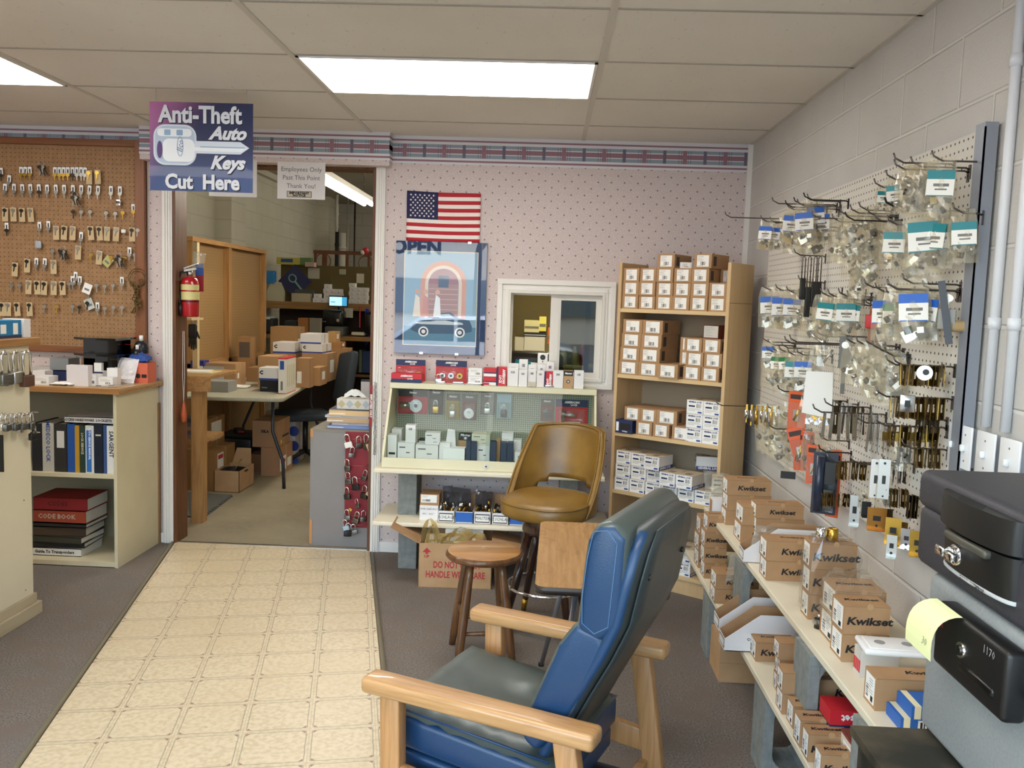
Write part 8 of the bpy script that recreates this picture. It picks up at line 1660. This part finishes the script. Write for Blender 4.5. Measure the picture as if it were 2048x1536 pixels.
# rows of strike plates
bd = M('dull_brass', '8d7136', .35, 1, noise=(30, '6a5428')); ob2 = M('bronze_dark', '4a3d28', .4, 1); sil2 = M('satin_plate', 'b9b9b4', .35, 1); wht = M('white_plate', 'dcdcd8', .4)
def plate_t(mt, w, h, t=.002, hole=True, lip=False, name='strike_plate'):
    m = MB(); T = Matrix(((0, 0, 1, 0), (1, 0, 0, 0), (0, 1, 0, -h+.004), (0, 0, 0, 1))); pts = rrect(-w/2, w/2, 0, h, w*.22, 3)
    if hole:
        a, b, c_, d_ = -w*.2, w*.2, h*.32, h*.68
        for q in ((-w/2, w/2, 0, c_), (-w/2, w/2, d_, h), (-w/2, a, c_, d_), (b, w/2, c_, d_)): m.box(0, t, q[0], q[1], q[2]-h+.004, q[3]-h+.004, mt)
    else: m.prism(pts, t, mt, T)
    if lip: m.box(-.012, t, w*.5, w*.5+t, h*.3-h, h*.7-h, mt)
    for q in (h*.12, h*.88): m.cyl((-.0006, 0, q-h+.004), (t+.0006, 0, q-h+.004), w*.09, ink, 8)
    return m.mesh('plate'), name
PM = {}
def plates(P, L_, n, mt, w, h, row, hole=True, lip=False, gap=None, start=.03, nm='strike plate', hk=True, mtn='brass'):
    w, h = w*.8, h*.74
    key = (mt.name, w, h, hole, lip)
    if key not in PM: PM[key] = plate_t(mt, w, h, .0022, hole, lip)[0]
    if hk: hook(P, L_)
    for i in range(n):
        t = start+(L_-.04-start)*(i/(max(1, n-1))); o = bpy.data.objects.new('strike_plate', PM[key]); C.objects.link(o); o.location = (XB-t, P.y+random.uniform(-.002, .002), P.z-.002); o.rotation_euler = (random.uniform(-.12, .12), random.uniform(-.05, .05), random.uniform(-.35, .25))
        tag(o, '%s %s %s, %s out from the board' % (mtn, nm, row, ORD[i]), 'strike plate', 'strike plates on the white pegboard hooks')
plates(A4(1380, 300, 0), .19, 12, bd, .036, .078, 'in the top plate row'); plates(A4(1365, 505, 0), .21, 13, bd, .038, .082, 'in the second plate row'); plates(A4(1330, 690, 0), .20, 10, bd, .038, .08, 'in the third plate row', lip=True)
plates(A4(1300, 300, 0), .14, 5, ob2, .034, .075, 'behind the top plate row', mtn='dark bronze'); plates(A4(1330, 640, 0), .12, 5, ob2, .034, .08, 'at the third row near the channel', mtn='dark bronze')
hardware(A4(1185, 290, .12), lambda m: m.cyl((0, -.002, -.02), (0, .002, -.02), .02, steel, 24).cyl((.003, -.003, -.018), (.003, .003, -.018), .008, blk, 16), 'round_plate', 'round grey plate with a dark hole in the top plate row', -.3)
hardware(A4(1075, 480, .15), lambda m: m.rbox(-.019, .019, -.002, .002, -.046, 0, .0015, steel, seg=1).box(-.007, .007, -.003, .003, -.032, -.014, blk), 'square_plate', 'dark steel square plate at the tip of the second plate row', -.25)
plates(A4(940, 605, 0), .24, 8, sil2, .03, .125, 'in the long plate row', hole=False, nm='long plate', mtn='silver'); plates(A4(840, 560, 0), .16, 7, ob2, .036, .13, 'in the long plate row middle', hole=True, nm='long plate', mtn='dark bronze'); plates(A4(760, 540, 0), .10, 5, wht, .03, .12, 'at the left of the long row', nm='long plate', mtn='white'); plates(A4(690, 520, 0), .10, 3, blk, .03, .12, 'beside the long white bag', nm='long plate', mtn='black')
plates(A4(990, 665, 0), .12, 4, sil2, .028, .13, 'in the lower long plate row', hole=False, nm='long plate', mtn='silver')
plates(A4(860, 915, 0), .16, 8, bd, .03, .085, 'in the fourth row left'); plates(A4(1335, 830, 0), .13, 7, bd, .032, .075, 'in the fourth row right', hole=True); plates(A4(1150, 760, 0), .10, 3, M('blue_steel_card', '27415f', .4, .3), .045, .10, 'under the third row', nm='card', mtn='dark blue')
for x, mt, lab in ((878, wht, 'white'), (930, sil2, 'silver')):
    hardware(A4(x, 900, .10), lambda m: m.box(-.016, .016, -.002, 0, -.115, .004, mt).box(-.005, .005, -.003, 0, -.07, -.045, blk).cyl((0, -.003, -.107), (0, 0, -.107), .003, blk, 8).cyl((0, -.003, -.008), (0, 0, -.008), .004, blk, 8), 'long_strike', 'long %s flat strike plate hanging face on in the fourth row' % lab, -.45)
hook(A4(990, 930, 0), .14); plates(A4(1120, 920, 0), .10, 4, darksteel, .028, .085, 'in the fourth row middle', mtn='dark steel')
plates(A4(770, 1120, 0), .17, 10, bd, .026, .062, 'in the bottom row left', nm='small plate'); plates(A4(1130, 1090, 0), .13, 7, bd, .03, .075, 'in the bottom row right'); plates(A4(1190, 1130, 0), .09, 5, ob2, .03, .09, 'at the bottom row by the safe', mtn='dark bronze')
def bracket(m, mt, w=.045, h=.075):
    w *= .78; h *= .8; m.box(-w/2, w/2, -.002, 0, -h, .004, mt).box(-w/2, w/2, -.03, 0, -h-.002, -h, mt).box(-w*.2, w*.2, -.003, .001, -h*.6, -h*.35, ink).cyl((0, -.003, -h*.85), (0, .001, -h*.85), .004, ink, 8)
for x, y, t, mt, w, h, lab in ((740, 1130, .10, sil2, .04, .115, 'long silver bracket with a dark slot'), (880, 1210, .10, M('gold_bracket', 'c08a45', .3, 1), .07, .075, 'wide orange gold bracket'), (985, 1275, .10, brass, .055, .085, 'shiny gold hasp bracket'), (975, 1385, .12, sil2, .035, .07, 'small grey hasp below the gold one'), (1070, 1345, .09, chrome, .04, .06, 'bright chrome square bracket'), (1140, 1360, .09, brass, .05, .075, 'gold rounded bracket nearest the safe'), (810, 1170, .10, blk, .035, .05, 'black small bracket'), (935, 1215, .06, ob2, .05, .06, 'dark bronze bracket behind the gold ones'), (1030, 1300, .05, bd, .05, .06, 'dull brass bracket behind the chrome square')):
    hardware(A4(x, y, t), lambda m: bracket(m, mt, w, h), 'bracket', lab+' at the pegboard bottom edge', -.45+random.uniform(-.2, .2), group='brackets at the pegboard bottom edge'); hook(A4(x, y, t), t+.03)
hbag('p', A4(930, 1010, .09), .09, .9, 'among the bottom row of plates', rz=-.4); hbag('p', A4(800, 1080, .08), .08, .6, 'among the bottom row of plates', rz=-.4); hbag('p', A4(1050, 740, .05), .05, 1.1, 'among the bottom row of plates', rz=-.5)
hardware(A3(1410, 1080, .07), lambda m: m.box(-.009, .009, -.004, 0, -.16, .01, M('dark_strip', '2b303c', .4), Matrix.Rotation(-.18, 4, 'Y')), 'dark_strip', 'long dark plastic strip hanging in the second row by the channel', -.5, 'strip')
hardware(A3(1458, 1130, .05), lambda m: (m.tube([(0, 0, 0), (0, 0, -.01)], .002, steel, 5), key_mesh(m, keyst, 0, -.006, .06), m.rbox(-.022, .022, -.004, .004, -.10, -.045, .003, M('grey_key_bag', '8f8f8b', .5))), 'hung_key', 'key with a grey fob at the right end of the second row', -.5, 'key')
hardware(A3(1500, 1330, .03), lambda m: m.rbox(-.03, .03, -.01, .01, -.03, 0, .008, M('tan_wrap', 'a0865a', .6)), 'tan_wrapper', 'small tan wrapped piece under the key by the channel', -.4)
for v_ in BT.values():
    for T0 in v_:
        if T0.name not in USED: [bpy.data.objects.remove(c) for c in list(T0.children)]; bpy.data.objects.remove(T0)
# ---------------------------------------------------------------- conduits and cover plates
cw = M('conduit_white', 'dcdee3', .4)
for (xa, ya), (xb, yb), lab in (((2046, 0), (1966, 870), 'nearer the pegboard'), ((2085, 0), (2004, 885), 'farther right, nearer the camera')):
    p, q = at(xa, ya, X=WX-.018), at(xb, yb, X=WX-.018); y_ = (p.y+q.y)/2 if abs(p.y-q.y) > .0 else p.y
    m = MB(); m.cyl((0, 0, 1.25), (0, 0, CZ), .0125, cw, 14)
    for z in (1.5, 2.15): m.cyl((0, 0, z), (0, 0, z+.03), .0155, cw, 14)
    m.build('conduit', label='white painted vertical conduit on the block wall, '+lab, cat='conduit', loc=(WX-.0135, q.y, 0))
def plate(px0, px1, pt, pb, label, n=1):
    p0, p1 = at(px0, pt, X=WX-.03), at(px1, pb, X=WX-.03); zc = 1.185; h = .115; w = max(abs(p0.y-p1.y), .07)
    o = thing('cover_plate', label, 'wall plate', 'white cover plates beside the pegboard', (WX-.032, p1.y, zc-h/2)); m = MB(); m.rbox(-.006, 0, 0, w, 0, h, .0025, M('plate_white', 'eceef0', .3), seg=2); m.build('plate', o)
    m = MB(); m.box(0, .031, .01, w-.01, .008, h-.008, M('box_grey', '9c9ea3', .5)); m.build('wall_box', o); m = MB()
    for i in range(n): yy = w*(i+.5)/n; m.rbox(-.018, -.006, yy-.006, yy+.006, h*.42, h*.58, .002, MATS['plate_white'], seg=1); m.cyl((-.0065, yy, h*.2), (-.0055, yy, h*.2), .003, grey_ink, 8).cyl((-.0065, yy, h*.8), (-.0055, yy, h*.8), .003, grey_ink, 8)
    m.build('toggles', o)
plate(1900, 1947, 900, 900, 'double white cover plate between pegboard channel and safe', 2); plate(1957, 1995, 900, 900, 'single white cover plate, middle of three above the safe'); plate(2004, 2046, 910, 910, 'single white cover plate at the right frame edge above the safe')

# ---------------------------------------------------------------- outside the shop window
m = MB(); m.box(-30, 30, -45, -1.78, -.18, -.12, M('asphalt', '6d6e70', .9, noise=(3, '7b7c7e'))); m.build('ground', label='grey asphalt parking lot outside the shop front', cat='ground', kind='structure')
m = MB(); m.box(-22, 22, -34, -26, -.12, 4.4, M('far_building_wall', 'c9c4ba', .8)).box(-22, 22, -25.9, -25.8, 1.0, 2.4, M('far_building_glass', '5a6b78', .2)).box(-22.2, 22.2, -34, -25.6, 4.4, 4.8, M('far_roof', '7c6f66', .8)); m.build('street_building', label='long pale building across the street reflected in the picture glass', cat='building')
cr = thing('parked_car', 'white parked car outside the shop window', 'car', loc=(-1.6, -5.6, -.12)); m = MB(); cw2 = M('car_white', 'eef0f2', .15, coat=.8)
prof = [(-2.2, .28), (-2.2, .62), (-2.0, .80), (-1.15, .92), (-.55, 1.36), (.75, 1.40), (1.45, .98), (2.1, .88), (2.2, .62), (2.2, .28)]
T = Matrix(((1, 0, 0, 0), (0, 0, -1, .85), (0, 1, 0, 0), (0, 0, 0, 1))); m.prism(prof, 1.7, cw2, T); m.build('car_body', cr, bevel=.06)
m = MB(); m.prism([(-.98, .95), (-.5, 1.30), (.05, 1.32), (.05, .95)], 1.72, M('car_glass', '20282e', .05), Matrix(((1, 0, 0, 0), (0, 0, -1, .86), (0, 1, 0, 0), (0, 0, 0, 1)))).prism([(.12, .95), (.12, 1.32), (.7, 1.33), (1.25, .97)], 1.72, MATS['car_glass'], Matrix(((1, 0, 0, 0), (0, 0, -1, .86), (0, 1, 0, 0), (0, 0, 0, 1)))); m.build('side_windows', cr)
for x in (-1.35, 1.35):
    for y in (-.82, .82): m = MB(); m.cyl((x, y-.1, .32), (x, y+.1, .32), .32, blk, 24).cyl((x, y-.105, .32), (x, y+.105, .32), .18, steel, 16); m.build('wheel', cr)
def tree(x, y, h, label):
    o = thing('tree', label, 'tree', 'trees across the street', (x, y, -.12)); rnd = random.Random(int(x*10)); m = MB(); bk_ = M('bark', '4d4138', .9)
    def br(p, d, L_, r, k_):
        q = p+d*L_; m.tube([p, q], [r, r*.6], bk_, 6, cap=False)
        if k_ > 0:
            for _ in range(3): dd = (d+Vector((rnd.uniform(-.7, .7), rnd.uniform(-.7, .7), rnd.uniform(-.1, .5)))).normalized(); br(q, dd, L_*.7, r*.6, k_-1)
    br(Vector((0, 0, 0)), Vector((0, 0, 1)), h*.36, .16, 5); m.build('branches', o)
tree(-5.5, -15, 8, 'bare branching tree across the lot, left in the reflection'); tree(-2.2, -18, 9, 'bare branching tree across the lot, right in the reflection')
op = thing('open_sign', 'dark framed open sign hanging at the top of the shop window', 'sign', loc=(-1.75, -1.55, 2.22)); m = MB()
m.text('OPEN', .26, M('open_sign_dark', '2b2f3a', .5), face('-y', 0, 0, 0), bold=.012, res=2); o = m.build('sign_lettering', op); sd = o.modifiers.new('t', 'SOLIDIFY'); sd.thickness = .02
m = MB(); m.box(-.42, .42, -.01, .01, .13, .145, blk).tube([(-.3, 0, .14), (-.3, 0, .249)], .002, blk, 4).tube([(.3, 0, .14), (.3, 0, .249)], .002, blk, 4); m.build('hanging_bar', op)
lb_ = {}
for o in C.objects:
    if o.parent is None and o.get('label'):
        ws = o['label'].split()
        if len(ws) > 16 or len(ws) < 4: print('WORDS', len(ws), o.name, o['label'])
        lb_.setdefault(o['label'], []).append(o.name)
for k_, v_ in lb_.items():
    if len(v_) > 1: print('DUPLABEL', v_, k_)
